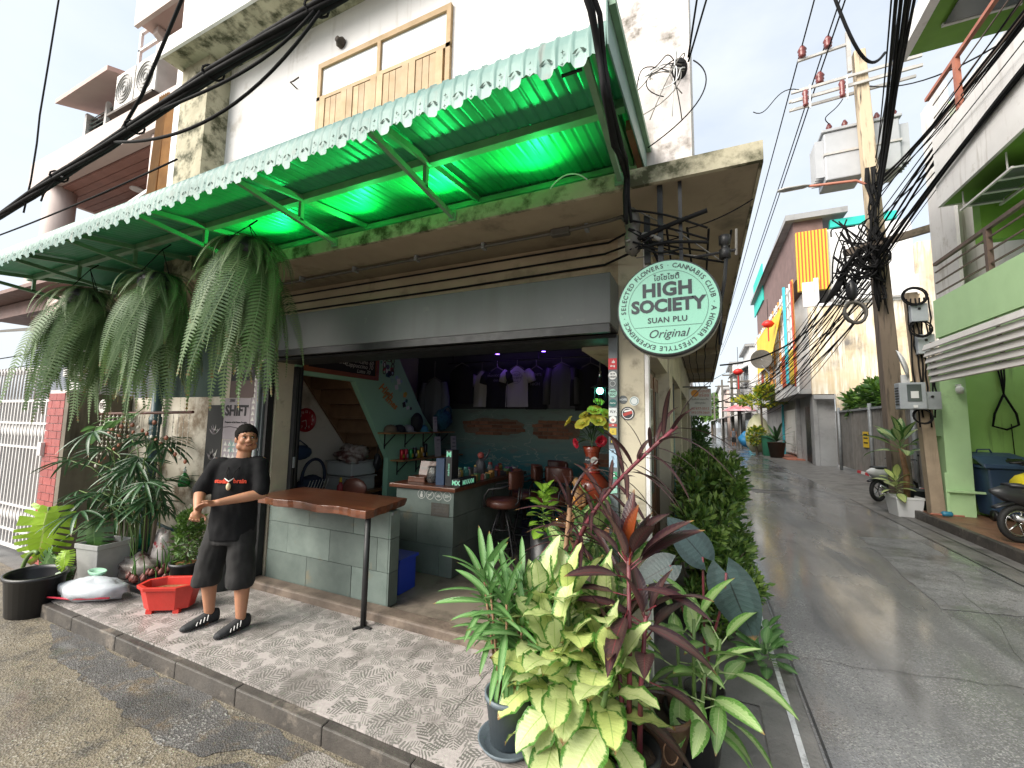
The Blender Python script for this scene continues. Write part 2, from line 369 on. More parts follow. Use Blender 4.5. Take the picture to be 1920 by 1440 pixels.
def jag(pts, amp, n, seed):
    r = random.Random(seed); out = []; n = n*3 if amp > .01 else n
    for i, p in enumerate(pts):
        q = pts[(i+1) % len(pts)]
        for k in range(n):
            t = k/n; x_, y_ = p[0]+(q[0]-p[0])*t, p[1]+(q[1]-p[1])*t; w2 = Vector((x_*2.4+seed, y_*2.4, 0)); out.append((x_+amp*(2.4*noise.noise(w2)+1.2*noise.noise(w2*4)+.5*noise.noise(w2*11)), y_+amp*(2.4*noise.noise(w2+Vector((9, 3, 0)))+1.2*noise.noise(w2*4+Vector((9, 3, 0)))+.5*noise.noise(w2*11))))
    return out
sheet('asphalt_patch', jag([(-5.3, 1.86), (-4.0, 1.87), (-2.95, 1.86), (-2.02, 1.87), (-1.99, 1.78), (-2.36, 1.66), (-2.45, 1.60), (-2.82, 1.5), (-3.15, 1.52), (-3.5, 1.59), (-4.07, 1.62), (-4.6, 1.64)], .025, 5, 3), .004, 'patch_dark')
sheet('asphalt_patch', jag([(-1.98, 1.86), (-1.0, 1.86), (-.4, 1.86), (.2, 1.86), (.2, .6), (-1.2, .5), (-1.8, 1.05), (-2.2, 1.45), (-2.12, 1.62)], .02, 5, 5), .0075, 'patch_grey')
sheet('asphalt_patch', jag([(-2.3, 1.62), (-2.02, 1.64), (-2.08, 1.42), (-2.3, 1.2), (-2.55, 1.32), (-2.45, 1.5)], .02, 4, 8), .011, 'patch_dark')
# drain: bright water reflection painted as a pale line, and slot along the left edge of the street
mk('reflection_line', (.72, .73, .74), (.55, .56, .57), 9, .25, dirt=(.25, .25, .25), dscale=7, dpos=(.55, .65))
sheet('drain_glint', [(.455, -3), (.49, -3), (.485, 7.5), (.452, 7.5)], .001, 'reflection_line')
sheet('road_joint', jag([(.585, -3), (.60, -3), (.60, 7), (.585, 7)], .004, 18, 2), .004, 'slot')
sheet('road_joint', jag([(3.42, 4), (3.44, 4), (3.50, 14), (3.47, 14)], .006, 18, 4), .004, 'slot')
sheet('road_joint', jag([(3.78, 4), (3.80, 4), (3.82, 13), (3.80, 13)], .006, 18, 6), .001, 'slot')
# patched strips and cracks in the wet lane
for i, (pts, m_) in enumerate([([(.75, 1.5), (1.35, 1.4), (1.45, 6.5), (.85, 6.8)], 'patch_road'), ([(2.2, 6), (3.3, 6.2), (3.2, 9.4), (2.4, 9.2)], 'patch_road'), ([(1.2, 9.5), (2.1, 9.3), (2.2, 13.2), (1.3, 13.4)], 'patch_road')]):
    if i == 0: lane_mat('patch_road', (.275, .272, .276), (.195, .193, .196), (.15, .148, .15), (.40, .395, .385), .48)
    if i == 1: sheet('road_patch', jag(pts, .02, 6, 30+i), .0045, m_)
for i, (a, b_) in enumerate([((.62, 4.2), (3.4, 4.6)), ((1.5, 1.2), (2.9, 7.6)), ((.6, 8.3), (3.45, 8.1)), ((2.6, 2.2), (3.4, 5.2)), ((.6, 11.4), (3.45, 11.7)), ((1.0, 16.8), (3.4, 16.6))]):
    n_ = 26; P = [(a[0]+(b_[0]-a[0])*k/n_+.10*noise.noise(Vector((k*.35, i*7, 0)))+.03*noise.noise(Vector((k*1.7, i*7, 3))), a[1]+(b_[1]-a[1])*k/n_+.12*noise.noise(Vector((k*.35, i*7+3, 0)))) for k in range(n_+1)]
    sheet('road_crack', P+[(x_+.004, y_+.006) for x_, y_ in reversed(P)], .0085, 'slot')
# square iron covers set in the road
for i, (x, y, a, b2) in enumerate([(1.75, 14.6, .95, .06), (1.05, 14.9, .5, .06)]):
    sheet('drain_slot', [(x-a/2, y-b2), (x+a/2, y-b2), (x+a/2, y+b2), (x-a/2, y+b2)], .005, 'slot')
sheet('road_cover', [(1.25, 14.0), (2.3, 14.0), (2.3, 14.5), (1.25, 14.5)], .004, 'patch_grey')
sheet('road_cover', [(1.9, 20), (2.6, 20), (2.6, 21.4), (1.9, 21.4)], .004, 'patch_dark')
# raised right-hand pavement with its kerb
rp = struct(MB().bx(4.12, 9, -6, 11.9, -.01, .15).build('right_pavement', 'red_paving'))
struct(MB().bx(4.02, 4.118, -6, 12.0, -.01, .162).build('right_kerb', 'kerb_dark', bevel=.012))
# ---- forecourt platform: body, edge stones, printed tiles
plat = struct(MB().bx(-5.6, -.06, 1.93, 3.1, -.01, .106).build('platform', 'kerb_dark'))
x = -5.61; k = 0
while x < -.1:
    L = .62+.05*((k*37) % 5); x2 = min(x+L, -.05)
    MB().bx(x+.002, x2-.002, 1.885, 1.945, -.008, .113-.002*((k*7) % 3)).build('edge_stone', 'kerb_dark', plat, bevel=.008); x = x2; k += 1
def tile_mesh():
    s = .2985; h = .012
    mb = MB().add([(-s/2, -s/2, 0), (s/2, -s/2, 0), (s/2, s/2, 0), (-s/2, s/2, 0), (-s/2, -s/2, -h), (s/2, -s/2, -h), (s/2, s/2, -h), (-s/2, s/2, -h)], [(0, 1, 2, 3), (0, 4, 5, 1), (1, 5, 6, 2), (2, 6, 7, 3), (3, 7, 4, 0)])
    me = mb.mesh('tile', 'leaf_tile'); uv = me.uv_layers.new(name='UVMap')
    for p in me.polygons:
        for li in p.loop_indices:
            c = me.vertices[me.loops[li].vertex_index].co; uv.data[li].uv = (c.x/s+.5, c.y/s+.5)
    return me
tm = tile_mesh(); tr = random.Random(3)
for i in range(18):
    for j in range(4):
        cx_, cy_ = -5.445+.3*i, 2.097+.3*j
        if cx_ > -.12: continue
        inst('tile', tm, plat, Matrix.Translation((cx_, cy_, .12+tr.uniform(-.0012, .0012))) @ Matrix.Rotation(PI/2*tr.randrange(4), 4, 'Z'))
MB().bx(-.35, .02, 1.9, 3.1, -.01, .115).build('end_slab', 'gutter_concrete', plat, bevel=.01)
# ================================================================ the corner shop building
shop = thing('corner_shophouse', 'white corner shophouse with open ground floor bar under a green awning', 'building', (-2.8, 3.1, 0))
def part(name, mat, *boxes, parent=None, bevel=0.):
    mb = MB()
    for b in boxes: mb.bx(*b)
    return mb.build(name, mat, parent if parent is not None else shop, bevel=bevel)
# ground floor front
wl = part('front_wall', 'pillar_paint', (-5.15, -4.36, 3.1, 3.32, 0, 3.258))
part('left_wall', 'old_wall', (-7.28, -5.152, 3.105, 3.3, 0, 2.10))
part('doorpost', 'pillar_paint', (-4.358, -4.29, 3.13, 3.42, .1, 2.5))
pil = part('pillar', 'pillar_paint', (-.555, -.372, 3.1, 3.36, 0, 3.258), bevel=.006)
part('pillar_edge', 'white_wall', (-.371, -.345, 3.104, 3.20, 0, 3.2))
part('door_channel', 'frame_grey', (-4.40, -4.362, 3.03, 3.098, .12, 2.5)); part('door_channel', 'frame_grey', (-.62, -.558, 3.06, 3.13, .12, 2.5))
part('door_channel', 'black_metal', (-4.36, -4.31, 3.05, 3.12, .16, 2.5))
part('beam', 'beam_tan', (-5.149, -.373, 3.102, 3.3, 2.505, 3.258))
part('lintel_track', 'black_metal', (-4.30, -.56, 3.05, 3.40, 2.478, 2.503)); part('threshold', 'threshold_wood', (-4.42, -.5, 2.965, 3.12, .10, .195), bevel=.018)
part('side_beam', 'pillar_paint', (-.9, -.36, 3.362, 5.15, 2.45, 3.258))
sb = part('shutter_box', 'grey_steel', (-4.36, -.552, 2.80, 3.10, 2.53, 2.885), bevel=.006)
MB().bx(-4.35, -.56, 2.803, 2.84, 2.47, 2.528).build('bottom_lip', 'black_metal', sb)
MB().bx(-4.30, -.60, 2.86, 2.875, 2.485, 2.50).build('shutter_rail', 'steel_pipe', sb)
MB().bx(-4.35, -.557, 2.85, 3.0985, 2.515, 2.529).build('underside', 'black_metal', sb)
# slab between the storeys: front edge, underside, mossy edge
slab = part('canopy_slab', 'slab_under', (-7.3, .31, 2.47, 14.6, 3.26, 3.345))
part('slab_edge', 'moss_concrete', (-7.3, .325, 2.44, 2.469, 3.252, 3.36), parent=slab)
part('slab_edge', 'moss_concrete', (.311, .328, 2.47, 14.6, 3.254, 3.36), parent=slab)
for y in (5.9, 8.4, 11.2, 13.6): part('slab_rib', 'slab_under', (-.36, .30, y, y+.14, 3.16, 3.259), parent=slab)
# upper storey
part('upper_wall', 'white_wall', (-6.2, -.03, 2.80, 3.0, 3.346, 9.6))
part('upper_side_wall', 'white_wall', (-.23, -.031, 3.001, 14.5, 3.346, 9.6))
part('pilaster', 'pilaster', (-.46, -.022, 2.735, 2.8, 3.361, 9.6))
part('pilaster', 'moss_concrete', (-5.55, -5.02, 2.56, 2.80, 3.361, 5.98))
uc = part('upper_canopy', 'moss_concrete', (-5.6, 0, 2.36, 2.799, 5.98, 6.12))
part('canopy_edge', 'white_wall', (-5.62, .01, 2.33, 2.359, 5.96, 6.15), parent=uc)
# wooden window: frame, transom panes, four shutter leaves of single boards
wf = part('window', 'timber', (-3.50, -1.90, 2.765, 2.80, 5.415, 5.47), (-3.50, -1.90, 2.765, 2.80, 5.06, 5.10), (-3.50, -3.455, 2.765, 2.80, 3.9, 5.415), (-1.945, -1.90, 2.765, 2.80, 3.9, 5.415), (-2.72, -2.68, 2.765, 2.80, 5.10, 5.415))
for a, b2 in ((-3.454, -2.721), (-2.679, -1.946)): part('pane', 'frosted', (a, b2, 2.788, 2.80, 5.101, 5.414), parent=wf)
bw = .0735; xx = -3.45; k = 0
bm_ = MB().bx(-bw/2+.003, bw/2-.003, -.012, .012, 0, 1.155).mesh('board', 'timber')
bm2 = MB().bx(-bw/2+.001, bw/2-.001, -.018, .018, 0, 1.157).mesh('board', 'timber')
while xx < -1.99:
    edge = k % 5 in (0, 4)
    inst('board', bm2 if edge else bm_, wf, Matrix.Translation((xx+bw/2, 2.782-(.002 if edge else 0), 3.9))); xx += bw+(.004 if k % 5 == 4 else 0); k += 1
# stub of an old lamp, hook and conduits on the upper wall
mk('old_iron', (.10, .08, .065), (.05, .04, .035), 9, .7, metal=.3)
MB().lathe([(.05, 0), (.055, .03), (.03, .05), (.028, .07)], (-3.22, 2.80, 5.62), 12, 'y', M=Matrix.Rotation(PI, 3, 'Z')).build('lamp_stub', 'old_iron', shop, True)
MB().tube([(-3.85, 2.8, 5.35), (-3.85, 2.72, 5.36), (-3.78, 2.70, 5.33), (-3.72, 2.72, 5.37)], .008, 6).build('wall_hook', 'old_iron', shop)
# ---------------- interior shell
part('interior_floor', 'floor_cement', (-5.3, -.5, 3.121, 7.0, .02, .16))
part('back_wall', 'mural', (-5.41, -.4, 6.901, 7.05, .161, 2.1))
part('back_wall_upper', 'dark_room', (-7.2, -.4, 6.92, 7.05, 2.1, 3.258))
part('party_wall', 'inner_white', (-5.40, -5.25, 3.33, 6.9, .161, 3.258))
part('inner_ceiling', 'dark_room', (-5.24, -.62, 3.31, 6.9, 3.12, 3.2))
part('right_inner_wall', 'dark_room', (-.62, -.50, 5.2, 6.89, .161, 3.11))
MB().prism([(3.33, 3.1), (5.0, 3.1), (5.09, 2.86), (5.78, 1.98), (6.25, 1.55), (6.25, .161), (4.98, .161), (4.98, 1.30), (4.25, 2.37), (3.48, 2.37), (3.33, 2.37)], -4.36, -4.27, 'yz').build('mint_wall', 'mint', shop)
# ceiling beams and a dark duct
part('ceiling_beam', 'black_metal', (-4.2, -.7, 4.6, 4.68, 2.96, 3.1), (-4.2, -.7, 5.9, 5.98, 2.96, 3.1))
# staircase behind the mint wall, rising towards the front
stair = thing('staircase', 'brown wooden staircase seen from below behind the mint wall', 'staircase', (-4.8, 5.6, .16))
def stp(t): return (6.15-t*2.55, .30+t*2.95)
for xs, nm in ((-4.42, 'stringer'), (-5.22, 'stringer')):
    a, b2 = stp(0), stp(1)
    MB().prism([(a[0], a[1]-.13), (a[0], a[1]+.13), (b2[0], b2[1]+.13), (b2[0], b2[1]-.13)], xs, xs+.045, 'yz').build(nm, 'stair_wood', stair)
for i in range(14):
    t = (i+.5)/14; y, z = stp(t)
    MB().bx(-5.174, -4.421, y-.12, y+.13, z-.012, z+.02).build('tread', 'stair_wood', stair)
    MB().bx(-5.174, -4.421, y-.118, y-.098, z+.021, z+.195).build('riser', 'stair_wood', stair)
# bricks showing through the mural
mk('brick', (.44, .20, .12), (.32, .14, .085), 12, .85, rand=.3, bump=.3)
mk('mortar', (.36, .25, .18), (.26, .18, .13), 14, .9, bump=.4)
br = random.Random(11)
bkm = [MB().box((0, 0, 0), (.16+.02*q, .03, .05)).mesh('brick', 'brick') for q in range(3)]
def brick_patch(x0, x1, z0, z1, cut):
    cx_, cz_ = (x0+x1)/2, (z0+z1)/2; n = 30
    ol = [(cx_+(x1-x0)/2*math.cos(a)*br.uniform(.86, 1.08), cz_+(z1-z0)/2*math.sin(a)*br.uniform(.8, 1.1)) for a in (2*PI*i/n for i in range(n))]; ol = [(cx_+math.copysign(abs((q[0]-cx_)/(x1-x0)*2)**.6, q[0]-cx_)*(x1-x0)/2, cz_+math.copysign(abs((q[1]-cz_)/(z1-z0)*2)**.75, q[1]-cz_)*(z1-z0)/2) for q in ol]
    pt = MB().prism(ol, 6.882, 6.899, 'xz').build('exposed_masonry', 'mortar', shop)
    z = z0+.03; row = 0
    while z < z1-.02:
        x = x0+(.09 if row % 2 else 0)
        while x < x1:
            u, v = (x-cx_)/(x1-x0)*2, (z-cz_)/(z1-z0)*2
            if u**4+v**4 < .55+.5*br.random() and br.random() < .93: inst('brick', br.choice(bkm), pt, Matrix.Translation((x, 6.878+br.uniform(-.006, .006), z)) @ Matrix.Rotation(br.uniform(-.05, .05), 4, 'Y'))
            x += .185
        z += .066; row += 1
brick_patch(-4.15, -2.9, 1.62, 1.93, 0); brick_patch(-2.72, -1.85, 1.58, 1.90, 0); brick_patch(-1.65, -.95, 1.16, 1.38, 0)
# folded black gate at the left of the opening
fg = thing('folding_gate', 'black folding metal gate pushed together beside the entrance', 'gate', (-4.2, 3.4, .16))
for i in range(5): MB().box((-4.262+.008*(i % 2), 3.335+.018*i, 1.31), (.045, .014, 2.28), .3*(-1)**i).build('leaf', 'black_metal', fg)
MB().bx(-4.232, -4.215, 3.34, 3.36, 1.3, 1.42).build('handle', 'steel_pipe', fg)
# street side of the shop: pale columns, timber doors between them
y = 5.15
for i, (ya, yb) in enumerate([(5.2, 5.75), (7.9, 8.2), (11, 11.3), (14.2, 14.5)]): part('side_column', 'pillar_paint', (-.62, -.345, ya, yb, 0, 3.258))
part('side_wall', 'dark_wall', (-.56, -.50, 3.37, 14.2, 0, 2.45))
mk('door_wood', (.16, .075, .035), (.11, .05, .025), 6, .5, bump=.1)
for ya in (3.55, 4.05, 4.6, 6.0, 6.9, 8.6, 9.6):
    d = part('side_door', 'door_wood', (-.499, -.455, ya, ya+.42, .12, 2.35)); part('door_panel', 'dark_glass', (-.4549, -.447, ya+.08, ya+.34, 1.2, 2.2), parent=d)
part('side_shop_beam', 'pillar_paint', (-.5, -.35, 5.76, 14.2, 2.5, 3.15))
# ================================================================ green awning
def awning_mat():
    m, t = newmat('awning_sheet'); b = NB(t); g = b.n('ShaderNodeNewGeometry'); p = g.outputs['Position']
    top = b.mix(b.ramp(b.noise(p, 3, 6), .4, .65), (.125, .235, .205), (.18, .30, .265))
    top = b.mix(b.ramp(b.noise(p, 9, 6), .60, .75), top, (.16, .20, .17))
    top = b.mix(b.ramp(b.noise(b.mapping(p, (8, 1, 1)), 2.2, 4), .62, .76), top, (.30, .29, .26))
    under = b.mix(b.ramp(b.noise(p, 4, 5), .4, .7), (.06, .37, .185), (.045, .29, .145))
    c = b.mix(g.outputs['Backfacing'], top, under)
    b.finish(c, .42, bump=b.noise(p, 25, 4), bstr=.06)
awning_mat()
mk('awning_frame', (.20, .36, .22), (.15, .28, .17), 7, .5, dirt=(.12, .10, .06), dpos=(.62, .8), bump=.05)
mk('awning_dark', (.035, .13, .07), (.025, .09, .05), 6, .5)
aw = thing('awning', 'green corrugated metal awning with scalloped mint valance over the shop front', 'awning', (-3.4, 2.0, 3.4))
AX0, AX1 = -7.55, -.305
def rib(x):
    u = ((x-AX1)/.07) % 1.0
    return .009*max(0., min(1., (abs(u-.5)*2-.76)*9))
def zr(y): return 3.475+(y-1.5)*.125
prof = [(2.79, 0), (2.1, 0), (1.62, 0), (1.565, 1), (1.522, 2), (1.497, 3), (1.49, 4)]
def awn_pt(x, k):
    y, _ = prof[k]; r = rib(x)
    if k <= 2: return (x, y, zr(y)+r)
    a = (k-3)/3.
    zz = [3.476, 3.435, 3.37][k-3] if k < 6 else 0
    if k == 6:
        u = ((x-AX1)/.14+.25) % 1.0; d = abs(u-.5)*2     # 0 at the pendant's middle
        drop = .052 if d < .28 else .052-.034*min(1, (d-.28)/.22) if d < .5 else .018-.020*(1-abs(d-.75)*4) if d < 1 else .0
        zz = 3.262-drop*.7+.02+.006*math.sin(x*37)
    return (x, y-r*(.9 if k > 3 else .4)+.004*math.sin(x*23)*(k > 4), zz+(r if k < 4 else 0))
px_ = AX0; si = 0
while px_ < AX1-.01:
    x2 = min(px_+.70, AX1); n = max(4, int(round((x2-px_)/.00875))); me = bpy.data.meshes.new('roof_sheet'); V = []; F = []
    for i in range(n+1):
        x = px_+(x2-px_)*i/n
        for k in range(7): V.append(awn_pt(x, k))
    for i in range(n):
        for k in range(6): F.append((i*7+k, i*7+k+1, (i+1)*7+k+1, (i+1)*7+k))
    me.from_pydata(V, [], F); me.materials.append(MATS['awning_sheet']); me.polygons.foreach_set('use_smooth', [True]*len(me.polygons))
    link('roof_sheet', me, aw); px_ = x2; si += 1
# punched stars and leaves of the valance, too small to pick apart
flat('punched', (.02, .05, .035), .8)
pm = MB(); x = AX1-.035; k = 0
def star(c, s, lean=0):
    P = []
    for i in range(8):
        a = PI/4*i; r = s if i % 2 == 0 else s*.3
        P.append((c[0]+r*math.cos(a)*.8, c[1], c[2]+r*math.sin(a)))
    pm.add(P, [tuple(range(8))])
while x > AX0+.05:
    r0 = rib(x); yv = 1.4875-r0
    star((x, yv-.001, 3.278), .0125); star((x, yv, 3.307), .006); star((x, 1.4905-r0, 3.335), .0125)
    for s_ in (-1, 1):
        xc = x-.07+s_*.016; yc = 1.487-rib(xc)
        pm.add([(xc-.014, yc, 3.316+s_*.009), (xc, yc, 3.304), (xc+.014, yc, 3.316-s_*.009), (xc, yc, 3.321)], [(0, 1, 2, 3)])
    x -= .14
stuff(pm.build('punched_holes', 'punched', aw))
# purlins, rafters and stays
MB().bx(AX0, AX1-.03, 2.08, 2.13, 3.492, 3.543).build('purlin', 'awning_frame', aw)
MB().bx(AX0, AX1-.03, 1.60, 1.635, 3.42, 3.468).build('purlin', 'awning_frame', aw)
MB().bx(AX0, AX1-.03, 2.74, 2.78, 3.56, 3.60).build('purlin', 'awning_frame', aw)
for i, xb in enumerate((-.42, -1.6, -2.75, -3.95, -5.1, -6.25, -7.4)):
    MB().bar((xb, 1.60, 3.40), (xb, 2.45, 3.31), .028, .035).build('stay', 'awning_frame', aw)
    MB().bar((xb+.03, 1.62, 3.452), (xb+.03, 2.75, 3.59), .025, .04).build('rafter', 'awning_frame', aw)
    MB().bar((xb, 2.105, 3.35), (xb, 2.105, 3.492), .028, .028).build('post', 'awning_frame', aw)
    MB().bx(xb-.03, xb+.03, 2.425, 2.438, 3.275, 3.345).build('foot_plate', 'awning_frame', aw)
MB().bx(AX0, -.36, 2.785, 2.797, 3.362, 3.66).build('back_board', 'awning_dark', aw)
# folded flashing on the street end
MB().prism([(1.49, 3.30), (1.47, 3.49), (2.80, 3.68), (2.80, 3.50)], -.303, -.296, 'yz').build('end_flashing', 'awning_sheet', aw)
MB().prism([(1.49, 3.46), (1.49, 3.495), (2.80, 3.685), (2.80, 3.645)], -.294, -.268, 'yz').build('flashing_lip', 'awning_frame', aw)
MB().prism([(2.2, 3.44), (2.2, 3.50), (2.80, 3.61), (2.80, 3.50)], -.345, -.31, 'yz').build('rusty_bar', 'rust', aw)
MB().bx(-.52, -.43, 1.60, 1.612, 3.335, 3.343).build('hook_bar', 'black_metal', aw)
# green lamps lying on the slab behind its edge: the photograph shows their glow on the sheets
flat('green_led', (.02, .6, .15), .4, emit=(.0, 1, .25), estr=6)
for i, xg in enumerate((-.98, -1.75, -2.55, -3.5)):
    lt = thing('green_tube_lamp', ['green tube lamp on the slab nearest the street end of the awning', 'green tube lamp on the slab, second from the street', 'green tube lamp on the slab, third from the street', 'green tube lamp on the slab above the largest fern'][i], 'lamp', (xg, 2.62, 3.36), 'green tube lamps under the awning')
    MB().tube([(xg-.13, 2.62, 3.375), (xg+.13, 2.62, 3.375)], .012, 8).build('tube', 'green_led', lt)
    MB().bx(xg-.15, xg+.15, 2.63, 2.66, 3.346, 3.372).build('holder', 'awning_frame', lt)
    ld = bpy.data.lights.new('green_light', 'SPOT'); ld.energy = 13; ld.color = (.012, 1, .17); ld.spot_size = R(150); ld.spot_blend = .9; ld.shadow_soft_size = .03
    lo = bpy.data.objects.new('green_light', ld); COL.objects.link(lo); lo.location = (xg, 2.58, 3.385); lo.rotation_euler = (R(180+62), 0, 0); attach(lo, lt)
# ================================================================ round light-box sign
sg = thing('round_sign', 'round mint light-box sign with dark lettering hung under the slab corner', 'sign', (-.165, 2.46, 2.24))
SC = Vector((-.164, 2.40, 2.492)); SR = .268
mk('sign_rim', (.05, .055, .055), (.04, .045, .045), 8, .45)
MB().lathe([(SR-.006, -.001), (SR, .002), (SR+.004, .012), (SR+.004, .10), (SR-.01, .105)], (SC.x, SC.y-.003, SC.z), 64, 'y').build('rim', 'sign_rim', sg, True)
mk('sign_shell', (.42, .41, .37), (.33, .32, .28), 8, .55)
MB().lathe([(SR+.006, .03), (SR+.006, .098)], (SC.x, SC.y, SC.z), 64, 'y', cap=False).build('shell', 'sign_shell', sg, True)
flat('sign_face', (.19, .43, .32), .4, emit=(.40, .67, .53), estr=.10); flat('sign_ink', (.022, .03, .035), .5)
MB().lathe([(0, 0), (SR-.008, 0)], (SC.x, SC.y-.006, SC.z), 64, 'y', cap=False).build('face', 'sign_face', sg)
def ring(mb, c, r, w_, n=72, y=0.):
    mb.add([(c[0]+rr*math.cos(2*PI*i/n), c[1]+y, c[2]+rr*math.sin(2*PI*i/n)) for rr in (r, r+w_) for i in range(n)], [(i, (i+1) % n, n+(i+1) % n, n+i) for i in range(n)])
yf = SC.y-.0085
mb = MB(); ring(mb, (SC.x, yf, SC.z), .205, .0016); mb.build('ring_line', 'sign_ink', sg)
MB().bx(SC.x-.172, SC.x+.172, yf-.0003, yf+.0003, SC.z-.1085, SC.z-.107).build('rule_line', 'sign_ink', sg)
def letters(name, txt, size, x, z, **k):
    mb = MB(); text_into(mb, txt, size, facing_y((SC.x+x, yf, SC.z+z)), **{'ex': .0004, **k}); mb.build(name, 'sign_ink', sg)
letters('lettering', 'HIGH', .104, 0, .096, bold=.0042, spacing=1.05)
letters('lettering', 'SOCIETY', .096, 0, .006, bold=.0042, spacing=1.0)
letters('lettering', 'SUAN PLU', .042, 0, -.073, bold=.0008, spacing=1.08)
letters('lettering', 'Original', .064, 0, -.150, shear=.35)
letters('lettering', 'ไฮโซไซตี้', .042, 0, .166, bold=.0004)
ring_txt = 'SELECTED FLOWERS \u00b7 CANNABIS CLUB \u00b7 A HIGHER LIFESTYLE EXPERIENCE \u00b7 '
mb = MB(); ws = []
for ch in ring_txt:
    ws.append({'I': .5, ' ': .62, '\u00b7': .5, 'W': 1.3, 'C': 1.05, 'A': 1.05, 'E': .92, 'L': .88, 'F': .88, 'S': .95}.get(ch, 1.06))
tot = sum(ws); acc = 0
for ch, wd in zip(ring_txt, ws):
    a = R(187)-2*PI*(acc+wd/2)/tot; acc += wd
    if ch == ' ': continue
    M = Matrix.Translation((SC.x+.232*math.cos(a), yf, SC.z+.232*math.sin(a))) @ Matrix.Rotation(PI/2, 4, 'X') @ Matrix.Rotation(a-PI/2, 4, 'Z')
    text_into(mb, ch, .036, M, ex=.0004, bold=.0003)
mb.build('ring_lettering', 'sign_ink', sg)
MB().bx(-.215, -.185, 2.495, 2.525, 2.735, 3.258).build('hanger', 'black_metal', sg)
MB().bx(-.10, -.08, 2.495, 2.515, 2.735, 3.258).build('hanger', 'black_metal', sg)
# ================================================================ cables and conduits on the front
mk('conduit', (.105, .095, .08), (.07, .065, .055), 9, .6)
def wire(name, label, pts, r=.006, mat='wire_black', n=6, cat='cable', group=None):
    o = MB().tube(pts, r, n).build(name, mat, None, True); tag(o, label, cat, group); return o
cd = thing('conduit_run', 'dark conduit with junction box clipped along the beam over the opening', 'conduit', (-2.2, 2.8, 3.2))
MB().tube([(-4.6, 2.83, 3.228), (-3.69, 2.835, 3.23), (-.85, 2.80, 3.232), (-.55, 2.76, 3.228), (-.45, 2.68, 3.20), (-.40, 2.62, 3.1)], .013, 8).build('pipe', 'conduit', cd, True)
MB().bx(-.98, -.84, 2.78, 2.83, 3.205, 3.258).build('junction_box', 'conduit', cd, bevel=.006)
for xx in (-3.6, -2.9, -2.2, -1.55, -.72): MB().bx(xx-.012, xx+.012, 2.79, 2.85, 3.212, 3.258).build('clip', 'steel_pipe', cd)
wire('beam_cable', 'upper of three thin black cables along the tan beam', [(-4.6, 3.095, 3.20), (-2, 3.093, 3.215), (-.62, 3.09, 3.222), (-.42, 2.9, 3.20), (-.38, 2.62, 3.06)], .008, group='beam cables')
wire('beam_cable', 'middle of three thin black cables along the tan beam', [(-4.6, 3.094, 3.11), (-2, 3.09, 3.12), (-.65, 3.085, 3.135), (-.42, 2.9, 3.10), (-.37, 2.62, 2.98)], .008, group='beam cables')
wire('beam_cable', 'lowest of three thin black cables along the tan beam', [(-4.6, 3.094, 3.02), (-2, 3.09, 3.03), (-.65, 3.085, 3.05), (-.42, 2.9, 3.04), (-.36, 2.62, 2.9)], .009, group='beam cables')
dc = thing('drop_cable', 'thick black cable bundle dropping past the awning end to the slab corner', 'cable', (-.37, 2.4, 3.1))
cr_ = random.Random(4)
for i in range(4):
    o_ = Vector((cr_.uniform(-.012, .012), cr_.uniform(-.02, .02), cr_.uniform(-.01, .01)))
    P = [Vector(p)+o_*(1+.6*math.sin(j*1.7+i)) for j, p in enumerate([(-.37, 2.41, 3.02), (-.376, 2.41, 3.18), (-.372, 2.405, 3.30), (-.345, 2.1, 3.215), (-.30, 1.7, 3.01), (-.292, 1.45, 3.05), (-.314, 1.44, 3.21), (-.32, 1.36, 3.31), (-.36, 1.30, 3.45), (-.9, 1.0, 5.2)])]
    Q = []
    for j in range(len(P)-1):
        for t in (0, .33, .66): Q.append(P[j].lerp(P[j+1], t))
    MB().tube(Q+[P[-1]], .0105, 6).build('strand', 'wire_black', dc, True)
# splice cluster, bracket and insulators at the slab corner
sc_ = thing('cable_bracket', 'tangle of taped cables, splice and iron bracket under the slab corner', 'cable bracket', (-.2, 2.6, 2.95))
MB().lathe([(.012, 0), (.045, .03), (.05, .12), (.04, .16), (.05, .2), (.035, .27), (.012, .3)], (-.36, 2.52, 2.86), 12).build('splice', 'conduit', sc_, True)
MB().bx(-.30, -.265, 2.56, 2.60, 2.82, 3.12).build('iron_bar', 'black_metal', sc_)
MB().lathe([(.01, 0), (.03, .0), (.03, .05), (.018, .055), (.018, .075), (.03, .08), (.03, .13)], (.135, 2.55, 2.78), 12).build('insulator', 'black_metal', sc_, True)
MB().tube([(-.02, 2.55, 2.81), (.19, 2.55, 2.82)], .008, 6).build('rod', 'black_metal', sc_)
MB().tube([(.19, 2.55, 2.79), (.195, 2.55, 2.94)], .007, 6).build('pin', 'wire_grey', sc_)
MB().tube([(.14, 2.55, 2.78), (.13, 2.56, 2.66), (.105, 2.58, 2.52), (.1, 2.6, 2.3)], .011, 6).build('hose', 'black_metal', sc_)
for i in range(16):
    a = Vector((-.37+cr_.uniform(-.03, .04), 2.5+cr_.uniform(-.06, .08), 2.86+cr_.uniform(0, .32)))
    b_ = Vector((cr_.choice([-.2, -.08, .05, .14]), 2.5+cr_.uniform(-.05, .3), 2.76+cr_.uniform(0, .3)))
    mid = (a+b_)/2+Vector((0, 0, cr_.uniform(-.10, .09)))
    MB().tube(bez(a, mid, mid, b_, 10), cr_.choice([.004, .006, .009, .013]), 6).build('wire', 'wire_black' if i % 4 else 'wire_grey', sc_, True)
